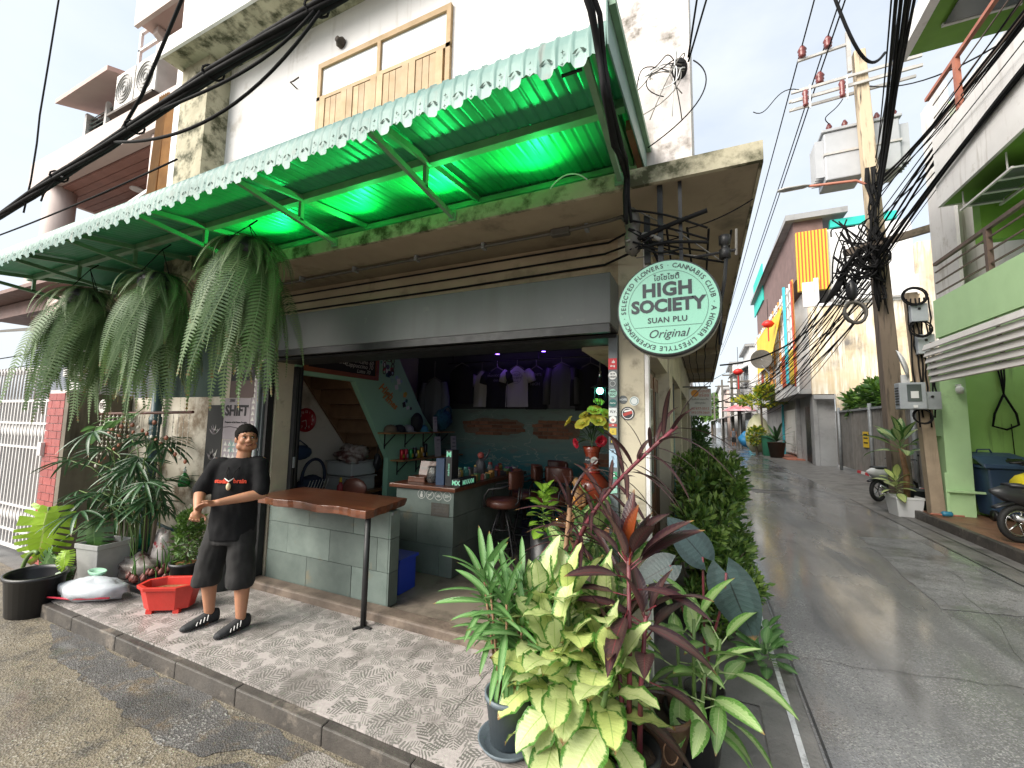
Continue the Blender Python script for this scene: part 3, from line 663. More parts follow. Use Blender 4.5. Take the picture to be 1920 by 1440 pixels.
# cables running on under the side slab
for i in range(5):
    wire('soffit_cable', ['sagging black cable under the side slab, nearest the wall', 'sagging black cable under the side slab, second from the wall', 'sagging black cable under the middle of the side slab', 'sagging cable under the side slab near its outer edge', 'outermost sagging cable under the side slab'][i],
         catenary((-.30+.12*i, 2.7, 3.12-.03*i), (-.28+.11*i, 14, 3.05), .06+.05*i, 20, .015, i), .007, group='cables under the side slab')
wire('edge_wire', 'thin wire stretched across the slab underside to its outer edge', catenary((-.05, 2.62, 3.02), (.30, 2.72, 3.18), .02), .004)
# torn wires hanging out of the hole in the pilaster
pw = thing('torn_wires', 'bundle of loose torn wires sprouting from the corner pilaster', 'wires', (-.1, 2.72, 4.15))
MB().ball((-.085, 2.735, 4.16), .05, 10, 7, sc=(1, .4, 1.6)).build('hole_patch', 'wire_black', pw)
for i in range(15):
    a = Vector((-.10+cr_.uniform(-.04, .05), 2.71, 4.15+cr_.uniform(-.05, .06)))
    b_ = a+Vector((cr_.uniform(-.30, .02), cr_.uniform(-.06, -.01), cr_.uniform(-.42, .02)))
    c_ = a+Vector((cr_.uniform(-.25, .05), -.08, cr_.uniform(-.1, .12)))
    MB().tube(bez(a, c_, c_+Vector((cr_.uniform(-.1, .1), -.03, cr_.uniform(-.2, 0))), b_, 12), .0035, 5).build('wire', ['wire_black', 'wire_grey', 'frosted'][i % 3], pw, True)
wire('torn_drop', 'looping black wire hanging off the outer side of the pilaster', bez((.0, 2.7, 4.16), (.14, 2.68, 4.0), (.08, 2.66, 3.8), (-.28, 2.66, 3.62), 18), .004)
for i, (zz, e, lb) in enumerate([(4.2, (.9, -1.2, 6.9), 'upper thin cable leaving the pilaster up over the street'), (4.17, (1.6, -1.2, 6.6), 'lower thin cable leaving the pilaster up over the street')]):
    wire('street_cable', lb, catenary((-.03, 2.71, zz), e, .12, 16), .006, group='thin cables leaving the pilaster')
wire('awning_wire', 'white looped wire end standing up on the slab edge', bez((-.86, 2.43, 3.35), (-.80, 2.42, 3.42), (-.70, 2.42, 3.45), (-.62, 2.44, 3.36), 10), .0045, 'frosted')
# ---------------- thick cable bundle across the top left of the view
tb = thing('cable_bundle', 'thick taped bundle of black cables crossing the sky in front of the pink house', 'cable', (-3.5, 1.25, 3.6))
base = [(-7.2, 1.25, 3.37), (-5.9, 1.25, 3.43), (-5.22, 1.25, 3.468), (-4.63, 1.25, 3.522), (-4.2, 1.25, 3.565), (-3.53, 1.25, 3.615), (-2.92, 1.25, 3.68), (-2.41, 1.25, 3.735), (-1.97, 1.25, 3.765), (-1.6, 1.25, 3.785), (-1.27, 1.25, 3.80), (-.5, 1.25, 3.9)]
for i in range(7):
    a = 2*PI*i/6; rr = .021 if i else 0
    P = []
    for j, p in enumerate(base):
        tw = a+j*.7; k = .55 if j < 3 else 1.
        P.append((p[0], p[1]+rr*k*math.cos(tw), p[2]+rr*k*math.sin(tw)+cr_.uniform(-.004, .004)))
    MB().tube(P, .0125 if i else .02, 7).build('strand', 'wire_black', tb, True)
for xx, zz in ((-4.2, 3.565), (-3.2, 3.65), (-2.41, 3.735), (-1.62, 3.785)):
    MB().tube([(xx+.04*math.cos(q), 1.25+.037*math.cos(q+.3), zz+.037*math.sin(q)) for q in (2*PI*i/10 for i in range(10))], .006, 5, closed=True).build('tie', 'wire_black', tb)
MB().tube([(-4.2, 1.25, 3.56), (-4.35, 1.23, 3.46), (-4.42, 1.24, 3.42)], .006, 5).build('loose_end', 'wire_black', tb)
MB().tube([(-4.18, 1.25, 3.56), (-4.02, 1.22, 3.50)], .006, 5).build('loose_end', 'wire_black', tb)
wire('thin_cable', 'thin wire hanging down from the top left of the sky with a knot', [(-4.58, 1.25, 5.6), (-4.61, 1.25, 5.15), (-4.65, 1.25, 4.6), (-4.685, 1.25, 4.19), (-4.67, 1.25, 3.95), (-4.69, 1.25, 3.65), (-4.75, 1.25, 3.4)], .006)
wire('thin_cable', 'straight thin cable from the top down onto the cable bundle', [(-2.5, 1.2, 4.8), (-2.719, 1.22, 4.314), (-3.125, 1.24, 3.835), (-3.4, 1.25, 3.64)], .010)
wire('thin_cable', 'slack loop of cable sagging below the cable bundle', bez((-1.58, 1.24, 3.74), (-2.0, 1.22, 3.36), (-2.55, 1.22, 3.34), (-3.4, 1.24, 3.60), 18), .0085)
wire('thin_cable', 'second slack cable close under the thick bundle', bez((-1.62, 1.24, 3.76), (-1.9, 1.22, 3.56), (-2.3, 1.24, 3.62), (-2.9, 1.24, 3.66), 14), .0085)
wire('thin_cable', 'thin cable crossing the pink house just above the awning', catenary((-5.6, 1.3, 3.36), (-2.9, 1.35, 3.42), .02), .006)
# ---------------- stickers on the door channel and the pillar
def sticker_mats():
    for i, c in enumerate([(.55, .02, .03), (.75, .75, .72), (.10, .11, .11), (.30, .55, .45), (.02, .12, .11), (.65, .68, .68), (.42, .05, .04), (.55, .42, .05), (.03, .03, .035), (.35, .5, .62), (.06, .30, .16), (.75, .35, .08)]): flat(f'stk{i}', c, .45)
sticker_mats()
STK = []
def disc(name, mat, c, r, par, ax='y', n=20, th=.002):
    mb = MB(); mb.lathe([(r, 0), (r, th)], c, n, ax); return mb.build(name, mat, par)
def sticker(label, x, z, wd, ht, mat, rnd_=False, glyph=None, gmat='stk1', y=3.0575):
    t = thing('sticker', label, 'sticker', (x, y, z), 'stickers at the shop entrance')
    if rnd_: disc('disc', mat, (x, y-.0012, z), wd/2, t, 'y')
    else: MB().bx(x-wd/2, x+wd/2, y-.0012, y+.001, z-ht/2, z+ht/2).build('sheet', mat, t)
    if glyph:
        mb = MB()
        for k, g in enumerate(glyph.split('|')):
            nl = len(glyph.split('|')); text_into(mb, g, min(ht*.72/nl, 1.25*wd/max(1, len(g))), facing_y((x, y-.002, z+ht*.33*((nl-1)/2-k)*1.1)), ex=.0003, bold=.0006)
        mb.build('print', gmat, t)
    elif rnd_:
        mb = MB(); ring(mb, (x, y-.002, z), wd*.36, wd*.05, 24); mb.build('print', gmat, t)
    return t
leafz = 2.285
t = sticker('red rectangular sticker with white leaf at the top of the door channel', -.59, leafz, .062, .082, 'stk0', glyph=' |drug')
mb = MB()
for a in (-60, -30, 0, 30, 60):
    q = R(90+a); c_ = Vector((-.583, 3.0552, leafz+.005)); d = Vector((math.cos(q), 0, math.sin(q))); n_ = Vector((-d.z, 0, d.x)); L = .028-.0002*abs(a)
    mb.add([c_, c_+d*L*.5+n_*.003, c_+d*L, c_+d*L*.5-n_*.003], [(0, 1, 2, 3)])
mb.build('leaf_print', 'stk1', t)
for i, (dz, s_, m_, gl, gm, lb) in enumerate([
    (-.085, .06, 'stk1', 'HI HI|HIGH', 'stk8', 'round white sticker just below the red leaf sticker'), (-.145, .05, 'stk2', None, 'stk5', 'dark round sticker third from the top of the channel'),
    (-.215, .062, 'stk3', 'HIGH|SOC', 'stk8', 'mint round shop sticker on the door channel'), (-.285, .056, 'stk4', '~~', 'stk1', 'dark teal round sticker under the mint one'),
    (-.35, .058, 'stk5', 'FLY', 'stk8', 'pale cloud shaped sticker in the middle of the channel'), (-.405, .05, 'stk1', 'o', 'stk6', 'white flame sticker above the small red label'),
    (-.49, .048, 'stk7', '::', 'stk8', 'yellow and black sticker beside the flowers'), (-.56, .05, 'stk8', 'ab', 'stk7', 'black square sticker above the long pale one'), (-1.09, .06, 'stk8', 'O', 'stk5', 'black round eye sticker at the bottom of the channel')]):
    sticker(lb, -.59, leafz+dz, s_, s_, m_, i in (0, 1, 2, 3, 5, 8), gl, gm)
sticker('small red and white label strip on the door channel', -.59, leafz-.445, .058, .02, 'stk6', glyph='xx')
sticker('long pale grey sticker with scribbles on the door channel', -.59, leafz-.68, .055, .13, 'stk9', glyph='//|\\\\|//', gmat='stk8')
sticker('green and white sticker half way down the door channel', -.59, leafz-.80, .055, .05, 'stk10', glyph='G')
sticker('teal sticker low on the door channel', -.59, leafz-.90, .055, .06, 'stk3', glyph='~')
sticker('grey round badge sticker on the cream pillar', -.523, 2.025, .062, .062, 'stk2', True, 'NOTE', 'stk5', y=3.098)
sticker('pale outline sticker like a rising sun on the cream pillar', -.445, 2.015, .066, .066, 'stk5', True, None, 'stk4', y=3.098)
t = sticker('large round black and white sticker with red stripe on the pillar', -.492, 1.925, .098, .098, 'stk8', True, None, 'stk1', y=3.098)
MB().box((-.492, 3.0955, 1.925), (.066, .0006, .022), M=Matrix.Rotation(-.35, 3, 'Y')).build('stripe', 'stk6', t)
MB().box((-.492, 3.0957, 1.945), (.05, .0006, .012), M=Matrix.Rotation(-.2, 3, 'Y')).build('stripe', 'stk1', t)
# ================================================================ left of the shop
mk('brick_tile', (.36, .085, .075), (.28, .06, .055), 9, .4, rand=.15, bump=.05)
mk('grout', (.62, .56, .54), (.5, .45, .43), 9, .8)
bp = thing('brick_gatepost', 'gatepost faced with glossy red brick tiles beside the white gate', 'gatepost', (-7.5, 2.6, 0))
MB().bx(-7.75, -7.285, 2.475, 2.75, 0, 2.17).build('core', 'grout', bp)
bt = MB().bx(-.108, .108, -.008, .006, -.044, .044).mesh('brick', 'brick_tile'); bth = MB().bx(-.052, .052, -.008, .006, -.044, .044).mesh('brick', 'brick_tile')
for j in range(22):
    z = .055+j*.0965
    xs = [(-7.632, bt), (-7.408, bt)] if j % 2 else [(-7.69, bth), (-7.52, bt), (-7.348, bth)]
    for xx, me in xs: inst('brick', me, bp, Matrix.Translation((xx, 2.468, z)))
MB().bx(-7.77, -7.69, 2.42, 2.466, 1.33, 1.50).build('door_bell', 'frosted', bp, bevel=.006)
rw = MB().bx(-7.28, -7.18, 2.46, 3.10, 0, 2.13).build('garden_wall', 'dark_wall'); tag(rw, 'dark stained concrete return wall beside the brick gatepost', 'wall')
# white steel gate
mk('white_paint', (.66, .64, .63), (.55, .53, .52), 6, .5, dirt=(.3, .26, .23), dpos=(.6, .75))
gt = thing('steel_gate', 'white barred steel gate with scrolled top left of the brick post', 'gate', (-8.6, 2.5, .05))
for z, h in ((2.02, .035), (1.72, .03), (1.40, .03), (.62, .03), (.30, .03), (.09, .05)): MB().bx(-10.2, -7.76, 2.475, 2.505, z, z+h).build('rail', 'white_paint', gt)
bar_me = MB().bx(-.013, .013, -.012, .012, 0, 1.95).mesh('bar', 'white_paint')
sp_me = MB().tube([(0, 0, 0), (0, 0, .3), (.02, 0, .42), (.07, 0, .46), (.10, 0, .40), (.085, 0, .36)], .011, 6).mesh('spike', 'white_paint', True)
dc_me = MB().prism([(0, .0), (.03, .07), (0, .15), (-.03, .07)], -.006, .006, 'xz').mesh('ornament', 'white_paint')
for i in range(22):
    xx = -10.1+.107*i; inst('bar', bar_me, gt, Matrix.Translation((xx, 2.49, .1)))
    inst('spike', sp_me, gt, Matrix.Translation((xx, 2.49, 2.05)))
    inst('ornament', dc_me, gt, Matrix.Translation((xx+.053, 2.488, 1.56))); inst('ornament', dc_me, gt, Matrix.Translation((xx+.053, 2.488, .44)))
# grey neighbour house behind the gate: corrugated wall, fascia, metal sheet eave
mk('blue_corr', (.29, .32, .38), (.23, .26, .31), 3, .6, streak=(.15, .15, .16)); mk('brown_fascia', (.23, .135, .115), (.16, .095, .08), 4, .6); mk('pale_rose', (.62, .50, .45), (.54, .43, .385), 2, .75)
nb = thing('corrugated_house', 'grey house with blue-grey corrugated wall behind the white gate', 'house', (-11, 4, 0))
mb = MB(); n = 70; P = []
for i in range(n*2+1):
    xx = -13.5+i*.06; P.append((xx, 3.9-(.02 if i % 2 else 0)))
mb.add([(a, b, z) for a, b in P for z in (1.2, 4.6)], [(2*i, 2*i+2, 2*i+3, 2*i+1) for i in range(len(P)-1)]); mb.build('corrugated_wall', 'blue_corr', nb)
MB().bx(-13.5, -5.2, 4.0, 4.1, 0, 5.2).build('rear_wall', 'dark_wall', nb)
MB().bx(-13.5, -8.3, 2.9, 3.0, 3.55, 3.78).build('fascia', 'brown_fascia', nb); MB().bx(-13.5, -8.1, 2.6, 3.9, 3.80, 3.86).build('roof_edge', 'brown_fascia', nb)
MB().bx(-8.95, -8.3, 2.7, 2.9, 3.28, 3.58).build('soffit_box', 'pale_rose', nb); MB().bx(-8.97, -8.28, 2.68, 2.699, 3.25, 3.285).build('trim', 'brown_fascia', nb)
MB().add([(-10.6, 2.35, 3.12), (-8.2, 2.45, 3.02), (-8.2, 3.0, 3.25), (-10.6, 3.0, 3.32), (-10.6, 2.35, 3.10), (-8.2, 2.45, 3.0), (-8.2, 3.0, 3.23), (-10.6, 3.0, 3.30)], [(0, 1, 2, 3), (7, 6, 5, 4), (0, 4, 5, 1), (1, 5, 6, 2), (2, 6, 7, 3), (3, 7, 4, 0)]).build('metal_eave', 'conduit', nb)
MB().bx(-8.25, -7.9, 2.8, 3.3, 2.17, 2.95).build('white_post', 'white_wall', nb); MB().bx(-8.3, -7.72, 2.75, 3.35, 2.40, 2.52).build('post_cap', 'white_wall', nb)
wire('gate_wire', 'black wire crossing above the white gate, upper one', catenary((-11, 2.6, 2.72), (-8.0, 2.6, 2.80), .03), .008, group='wires above the white gate'); wire('gate_wire', 'black wire crossing above the white gate, lower one', catenary((-11, 2.6, 2.52), (-8.0, 2.6, 2.62), .02), .008, group='wires above the white gate')
# dark green corrugated sheet above the stained wall
mk('dark_green_sheet', (.035, .075, .06), (.025, .055, .045), 4, .5)
mb = MB(); P = [(-6.65+.03*i, 3.20-(.018 if i % 2 else 0)) for i in range(51)]
mb.add([(a, b, z) for a, b in P for z in (2.102, 3.25)], [(2*i, 2*i+2, 2*i+3, 2*i+1) for i in range(50)]); mb.build('wall_sheeting', 'dark_green_sheet', shop)
MB().bx(-7.28, -6.66, 3.3, 3.4, 2.1, 3.25).build('void_board', 'dark_room', shop)  # dark board stands in for the dark void above the wall
# peeling posters on the front wall
flat('poster_grey', (.34, .30, .32), .8); flat('poster_dark', (.03, .03, .03), .8); flat('ink', (.015, .013, .015), .7); flat('poster_brown', (.12, .085, .08), .8); flat('teal_print', (.18, .42, .36), .7); flat('white_print', (.62, .6, .56), .7)
po = thing('gig_poster', 'weathered grey poster with large outlined black title on the front wall', 'poster', (-4.9, 3.095, 1.6))
MB().bx(-5.13, -4.66, 3.0945, 3.0985, 1.60, 2.08).build('sheet', 'poster_grey', po)
MB().bx(-5.05, -4.62, 3.0935, 3.0975, 2.085, 2.62).build('dark_sheet', 'poster_dark', po)
MB().bx(-5.05, -4.62, 3.0915, 3.0932, 2.085, 2.28).build('brown_band', 'poster_brown', po)
def po_text(txt, size, x, z, mat, **k):
    mb = MB(); text_into(mb, txt, size, facing_y((x, 3.0915, z)), **{'ex': .0005, **k}); mb.build('lettering', mat, po)
po_text('SHIFT', .165, -4.90, 1.93, 'ink', bold=.006); po_text('Prospector of the Unseen Thoughts', .027, -4.90, 1.80, 'ink', bold=.0008); po_text('2000', .05, -4.99, 2.05, 'ink')
for i, s_ in enumerate(['This may', 'not start', 'without you']): po_text(s_, .055, -4.80, 2.52-.065*i, 'poster_grey')
MB().tube([(-5.12, 3.092, 1.74), (-5.0, 3.091, 1.75), (-4.85, 3.091, 1.735), (-4.68, 3.092, 1.75)], .003, 5).build('crease', 'ink', po)
ph = thing('zebra_poster', 'black and white palm print poster left of the man', 'poster', (-5.25, 3.09, 1.0))
MB().bx(-5.44, -5.14, 3.094, 3.0995, 1.05, 2.0).build('sheet', 'poster_dark', ph)
hr = random.Random(8)
for i in range(26):
    c_ = Vector((-5.29+hr.uniform(-.04, .04), 3.0925, 1.35+hr.choice([0, .3]))); a = hr.uniform(.2, 2.9); L = hr.uniform(.08, .16); d = Vector((math.cos(a), 0, math.sin(a))); n_ = Vector((-d.z, 0, d.x))*.008
    d.x *= .85
    MB().add([c_, c_+d*L*.5+n_, c_+d*L, c_+d*L*.5-n_], [(0, 1, 2, 3)]).build('palm_print', 'poster_grey' if i % 3 else 'white_print', ph)
pt = thing('triangle_poster', 'pale poster with rows of triangles and teal leaves beside the grey one', 'poster', (-4.75, 3.095, 1.2))
MB().bx(-5.12, -4.42, 3.0955, 3.0985, 1.15, 1.595).build('sheet', 'poster_grey', pt)
MB().bx(-4.655, -4.44, 3.0955, 3.0985, 1.60, 2.35).build('sheet', 'poster_grey', pt)
for i in range(6):
    for j in range(6):
        xx, zz = -5.09+.075*i, 1.19+.068*j; MB().add([(xx, 3.094, zz), (xx+.06, 3.094, zz), (xx+.03, 3.094, zz+.05)], [(0, 1, 2)]).build('triangle', 'white_print', pt)
for j in range(11):
    for i in range(2):
        xx, zz = -4.645+.072*i, 1.62+.066*j; MB().add([(xx, 3.094, zz), (xx+.06, 3.094, zz), (xx+.03, 3.094, zz+.05)], [(0, 1, 2)]).build('triangle', 'white_print', pt)
for cx_, cz_ in ((-4.95, 1.52), (-4.56, 1.40), (-4.52, 1.22), (-4.49, 1.62), (-4.72, 1.3)):
    for a in range(7):
        q = R(a*51); c_ = Vector((cx_, 3.0932, cz_)); d = Vector((math.cos(q)*.8, 0, math.sin(q))); n_ = Vector((-d.z, 0, d.x))*.008
        MB().add([c_, c_+d*.05+n_, c_+d*.09, c_+d*.05-n_], [(0, 1, 2, 3)]).build('leaf_print', 'teal_print', pt)
# drain pipe, wall pipe, hanging sprayer, oval plaque
mk('blue_pvc', (.045, .10, .115), (.03, .07, .085), 5, .5)
dp = thing('drain_pipe', 'blue-green drain pipe running down the stained wall behind the palms', 'pipe', (-6.35, 3.0, .1))
MB().tube([(-6.40, 3.02, .1), (-6.40, 3.02, 2.6)], .055, 12).build('pipe', 'blue_pvc', dp, True)
for z in (.9, 1.75): MB().tube([(-6.40, 3.02, z), (-6.40, 3.02, z+.1)], .066, 12).build('collar', 'blue_pvc', dp, True)
tp = thing('tap_pipe', 'teal water pipe with tap and grey hose on the stained wall', 'pipe', (-6.0, 3.0, .4))
MB().tube([(-6.25, 3.03, .62), (-6.1, 3.0, .55), (-5.85, 2.98, .53), (-5.62, 2.96, .53)], .018, 8).build('pipe', 'blue_pvc', tp, True)
MB().ball((-5.60, 2.95, .53), .035, 8, 6).build('tap', 'blue_pvc', tp, True)
MB().tube(bez((-5.66, 2.93, .51), (-5.7, 2.88, .4), (-5.8, 2.8, .2), (-6.0, 2.7, .18), 10), .016, 8).build('hose', 'steel_pipe', tp, True)
flat('green_glass', (.01, .16, .03), .12); flat('clear_plastic', (.55, .6, .55), .2)
sp = thing('spray_bottle', 'green spray bottle hung on the stained wall', 'bottle', (-5.70, 3.05, 1.03))
MB().lathe([(.0, 0), (.055, .0), (.062, .03), (.058, .08), (.03, .14), (.016, .165)], (-5.70, 3.04, 1.02), 14).build('body', 'green_glass', sp, True); MB().lathe([(.017, 0), (.018, .03), (.01, .04)], (-5.70, 3.04, 1.186), 10).build('cap', 'clear_plastic', sp, True)
MB().tube([(-5.70, 3.04, 1.23), (-5.66, 3.02, 1.255), (-5.64, 3.01, 1.24)], .008, 6).build('nozzle', 'clear_plastic', sp)
ov = thing('oval_plaque', 'small white oval plaque with brown sign above the bead curtain', 'plaque', (-6.94, 2.70, 1.95))
MB().lathe([(.0, 0), (.085, 0), (.085, .012)], (-6.94, 2.69, 1.97), 24, 'y').build('plate', 'white_print', ov); mb = MB(); text_into(mb, 'OO', .07, facing_y((-6.94, 2.686, 1.99))); text_into(mb, '===', .06, facing_y((-6.94, 2.686, 1.95))); mb.build('emblem', 'poster_brown', ov)
# bead and shell curtain
flat('shell_white', (.62, .58, .50), .5); mk('shell_brown', (.30, .10, .045), (.2, .06, .03), 30, .5); mk('bar_brown', (.13, .05, .035), (.09, .035, .025), 6, .6)
bc = thing('bead_curtain', 'shell and bead curtain hanging from a brown rod on the stained wall', 'bead curtain', (-6.1, 2.75, 1.9))
MB().tube([(-7.05, 2.72, 1.875), (-5.05, 2.72, 1.905)], .016, 8).build('rod', 'bar_brown', bc)
for i in range(20):
    xx = -7.0+.1*i; L = .62-.055*i if i < 9 else .12+.035*(i-9); k = max(2, int(L/.052)); mb = MB(); mb.tube([(xx, 2.715, 1.88), (xx, 2.715, 1.88-L)], .0025, 4)
    for j in range(k): mb.ball((xx+hr.uniform(-.004, .004), 2.715, 1.84-j*.052), .016 if i < 9 else .009, 6, 4, sc=(1, .7, .8))
    s_ = mb.build('strand', 'shell_white', bc, True)
    MB().ball((xx, 2.712, 1.85-L-.01), .028, 7, 5, sc=(1, .5, .9)).build('shell', 'shell_brown' if i % 3 else 'shell_white', s_, True)
for i in range(7):
    MB().ball((-6.35+hr.uniform(-.5, .9), 2.70, 1.72+hr.uniform(-.12, .1)), .04, 7, 5, sc=(1, .4, .7)).build('shell', 'shell_brown', bc, True)
# ---------------- things on the forecourt at the left
flat('black_plastic', (.014, .014, .016), .4); mk('grey_plastic', (.36, .36, .35), (.30, .30, .29), 4, .55); mk('red_plastic', (.56, .035, .025), (.46, .03, .02), 5, .4); mk('soil', (.075, .05, .033), (.045, .03, .02), 30, .95, bump=.8); mk('dark_planter', (.045, .055, .06), (.035, .043, .046), 5, .5)
def tub(name, label, cat, c, r0, r1, h, mat, sx=1., sy=1., rimw=.015, soil=True, n=28, rz=0., fill=.75, soilmat='soil', group=None):
    t = thing(name, label, cat, c, group); D = Matrix.Rotation(rz, 3, 'Z') @ Matrix.Diagonal((sx, sy, 1))
    MB().lathe([(0, 0), (r0, 0), (r1, h-.03), (r1+rimw, h-.028), (r1+rimw, h), (r1-.006, h), (r1-.01, h-.03), (r0*.97, .02), (0, .02)], c, n, M=D, cap=False).build('pot', mat, t, n > 12, bevel=0 if n > 12 else .006)
    if soil: MB().lathe([(0, .012), (r0+(r1-r0)*fill-.012, 0)], (c[0], c[1], c[2]+h*fill), n, M=D, cap=False).build('soil', soilmat, t, True)
    return t
t = tub('plastic_tub', 'black oval plastic tub standing at the end of the step', 'tub', (-5.80, 1.90, 0), .20, .235, .36, 'black_plastic', 1.12, .85, soil=False)
sackm = mk('sack', (.50, .53, .56), (.42, .45, .48), 5, .45, bump=.2, bscale=14); flat('red_line', (.5, .03, .06), .5)
sk = thing('white_sack', 'stuffed white plastic sack lying on the step edge', 'sack', (-5.35, 2.08, .12))
def blob(mb, c, rad, amp, seed, n=22, m=14, M=None):
    o = len(mb.v); mb.ball((0, 0, 0), 1., n, m)
    for i in range(o, len(mb.v)):
        p = Vector(mb.v[i]); k = 1+amp*noise.noise(p*2.3+Vector((seed, seed*.7, 0)))+amp*.5*noise.noise(p*6+Vector((0, seed, 0)))
        q = Vector((p.x*rad[0]*k, p.y*rad[1]*k, p.z*rad[2]*k)); q = M @ q if M is not None else q; mb.v[i] = tuple(q+Vector(c))
    return mb
blob(MB(), (-5.30, 2.13, .215), (.33, .15, .10), .18, 3, M=Matrix.Rotation(.35, 3, 'Z')).build('body', 'sack', sk, True)
MB().tube([(-5.60, 1.90, .17), (-5.3, 1.985, .17), (-4.99, 2.13, .185)], .008, 6).build('red_stripe', 'red_line', sk, True)
MB().tube([(-5.62, 2.02, .17), (-5.69, 1.96, .13), (-5.72, 1.87, .06), (-5.70, 1.84, .01)], .02, 8).build('corner_hose', 'sack', sk, True)
MB().lathe([(0, 0), (.10, 0), (.12, .03), (.11, .035), (.09, .012), (0, .012)], (-5.42, 2.20, .31), 18, M=Matrix.Diagonal((1, .5, 1))).build('soap_tray', mk('pale_green', (.30, .52, .38), (.26, .46, .33), 5, .4), sk, True)
# square grey planter, teal basin with net, plastic bags, bulb pots
sq = thing('square_planter', 'square light grey plastic planter below the fan palms', 'planter', (-5.85, 2.40, .12))
def sqpot(t, c, w0, w1, h, mat, rz=0., rim=.02):
    T = Matrix.Rotation(rz, 3, 'Z'); P = []
    for (w_, z) in ((w0, 0), (w1, h-.05), (w1+rim, h-.05), (w1+rim, h), (w1-.015, h), (w1-.02, h-.06)):
        for a, b in ((-1, -1), (1, -1), (1, 1), (-1, 1)): P.append(T @ Vector((a*w_/2, b*w_/2, z))+Vector(c))
    F = [(3, 2, 1, 0)]
    for k in range(5):
        for i in range(4): F.append((k*4+i, k*4+(i+1) % 4, (k+1)*4+(i+1) % 4, (k+1)*4+i))
    F.append((20, 21, 22, 23))
    MB().add(P, F).build('pot', mat, t, bevel=.006)
    MB().add([T @ Vector((a*(w1-.03)/2, b*(w1-.03)/2, h-.05))+Vector(c) for a, b in ((-1, -1), (1, -1), (1, 1), (-1, 1))], [(0, 1, 2, 3)]).build('soil', 'soil', t)
sqpot(sq, (-5.85, 2.42, .12), .27, .33, .40, 'grey_plastic', .15)
bs = tub('round_basin', 'dark teal round basin covered with green netting', 'basin', (-5.95, 2.78, .12), .18, .21, .26, mk('teal_dark', (.03, .07, .08), (.02, .05, .06), 5, .5), soil=False)
blob(MB(), (-5.95, 2.78, .40), (.19, .17, .08), .35, 9).build('netting', mk('net_green', (.01, .28, .14), (.01, .2, .1), 40, .7, bump=.9, bscale=60), bs, True)
bgm = mk('clear_bag', (.34, .30, .27), (.22, .19, .17), 6, .3, dirt=(.10, .04, .035), dscale=6, dpos=(.5, .6), bump=.5, bscale=14); bg2 = mk('printed_bag', (.52, .48, .46), (.40, .36, .34), 6, .35, dirt=(.35, .04, .05), dscale=9, dpos=(.58, .64), bump=.5, bscale=12)
tag(blob(MB(), (-5.62, 2.62, .23), (.24, .15, .12), .4, 5).build('plastic_bag', 'clear_bag', None, True), 'crumpled clear plastic bag of dark scraps on the forecourt', 'bag')
tag(blob(MB(), (-5.55, 2.80, .36), (.17, .10, .24), .35, 14).build('plastic_bag', 'printed_bag', None, True), 'upright white plastic bag with red print against the wall', 'bag')
# trays of bulb pots
bulb = thing('bulb_tray', 'low tray of reddish bulbs with upright green shoots', 'plant tray', (-5.05, 2.55, .12))
MB().bx(-5.42, -4.78, 2.38, 2.78, .12, .18).build('tray', 'black_plastic', bulb, bevel=.01)
mk('bulb_red', (.22, .06, .045), (.12, .035, .03), 20, .5); mk('shoot_green', (.08, .20, .035), (.06, .15, .03), 6, .5, trl=.2)
for i in range(34):
    xx, yy = -5.40+hr.random()*.6, 2.40+hr.random()*.36
    MB().lathe([(0, 0), (.026, .01), (.03, .035), (.014, .06), (.004, .075)], (xx, yy, .18+hr.random()*.02), 8).build('bulb', 'bulb_red', bulb, True)
    if i % 2: MB().tube(bez((xx, yy, .24), (xx, yy, .35), (xx+hr.uniform(-.04, .04), yy, .42), (xx+hr.uniform(-.12, .12), yy+hr.uniform(-.08, .08), .42+hr.uniform(0, .2)), 6), [.006, .006, .006, .005, .004, .003, .001], 4).build('shoot', 'shoot_green', bulb, True)
# red long planter
rd = thing('red_planter', 'bright red octagonal plastic planter on the tiled forecourt', 'planter', (-4.40, 2.29, .12))
def octpot(t, c, a0, b0, a1, b1, h, mat, rz):
    T = Matrix.Rotation(rz, 3, 'Z')
    def o(a, b, z): k = .55; return [T @ Vector((x_, y_, z))+Vector(c) for x_, y_ in ((-a*k, -b), (a*k, -b), (a, -b*.45), (a, b*.45), (a*k, b), (-a*k, b), (-a, b*.45), (-a, -b*.45))]
    P = o(a0, b0, .03)+o(a1, b1, h-.03)+o(a1+.018, b1+.018, h-.03)+o(a1+.022, b1+.022, h)+o(a1-.012, b1-.012, h)+o(a0*.97, b0*.97, .06)
    F = [tuple(range(7, -1, -1))]
    for k in range(5):
        for i in range(8): F.append((k*8+i, k*8+(i+1) % 8, (k+1)*8+(i+1) % 8, (k+1)*8+i))
    F.append(tuple(range(40, 48))); MB().add(P, F).build('pot', mat, t, bevel=.004)
    MB().add(o(a1*.93, b1*.9, h*.72), [tuple(range(8))]).build('filling', mk('terracotta_bits', (.34, .15, .06), (.18, .08, .03), 40, .9, bump=.8), t)
    for sx in (-1, 1):
        for sy in (-1, 1): MB().box(T @ Vector((sx*a0*.6, sy*b0*.75, .018))+Vector(c), (.05, .04, .036), rz).build('foot', mat, t)
octpot(rd, (-4.42, 2.33, .12), .185, .10, .225, .135, .24, 'red_plastic', .52)
tub('dark_planter', 'large dark grey planter standing behind the man at the doorpost', 'planter', (-4.56, 2.86, .12), .17, .21, .34, 'dark_planter')
bpt = tub('potted_shrub', 'small leafy shrub in a black pot beside the red planter', 'potted plant', (-4.83, 2.67, .12), .11, .14, .27, 'black_plastic', soilmat='terracotta_bits', fill=.9)
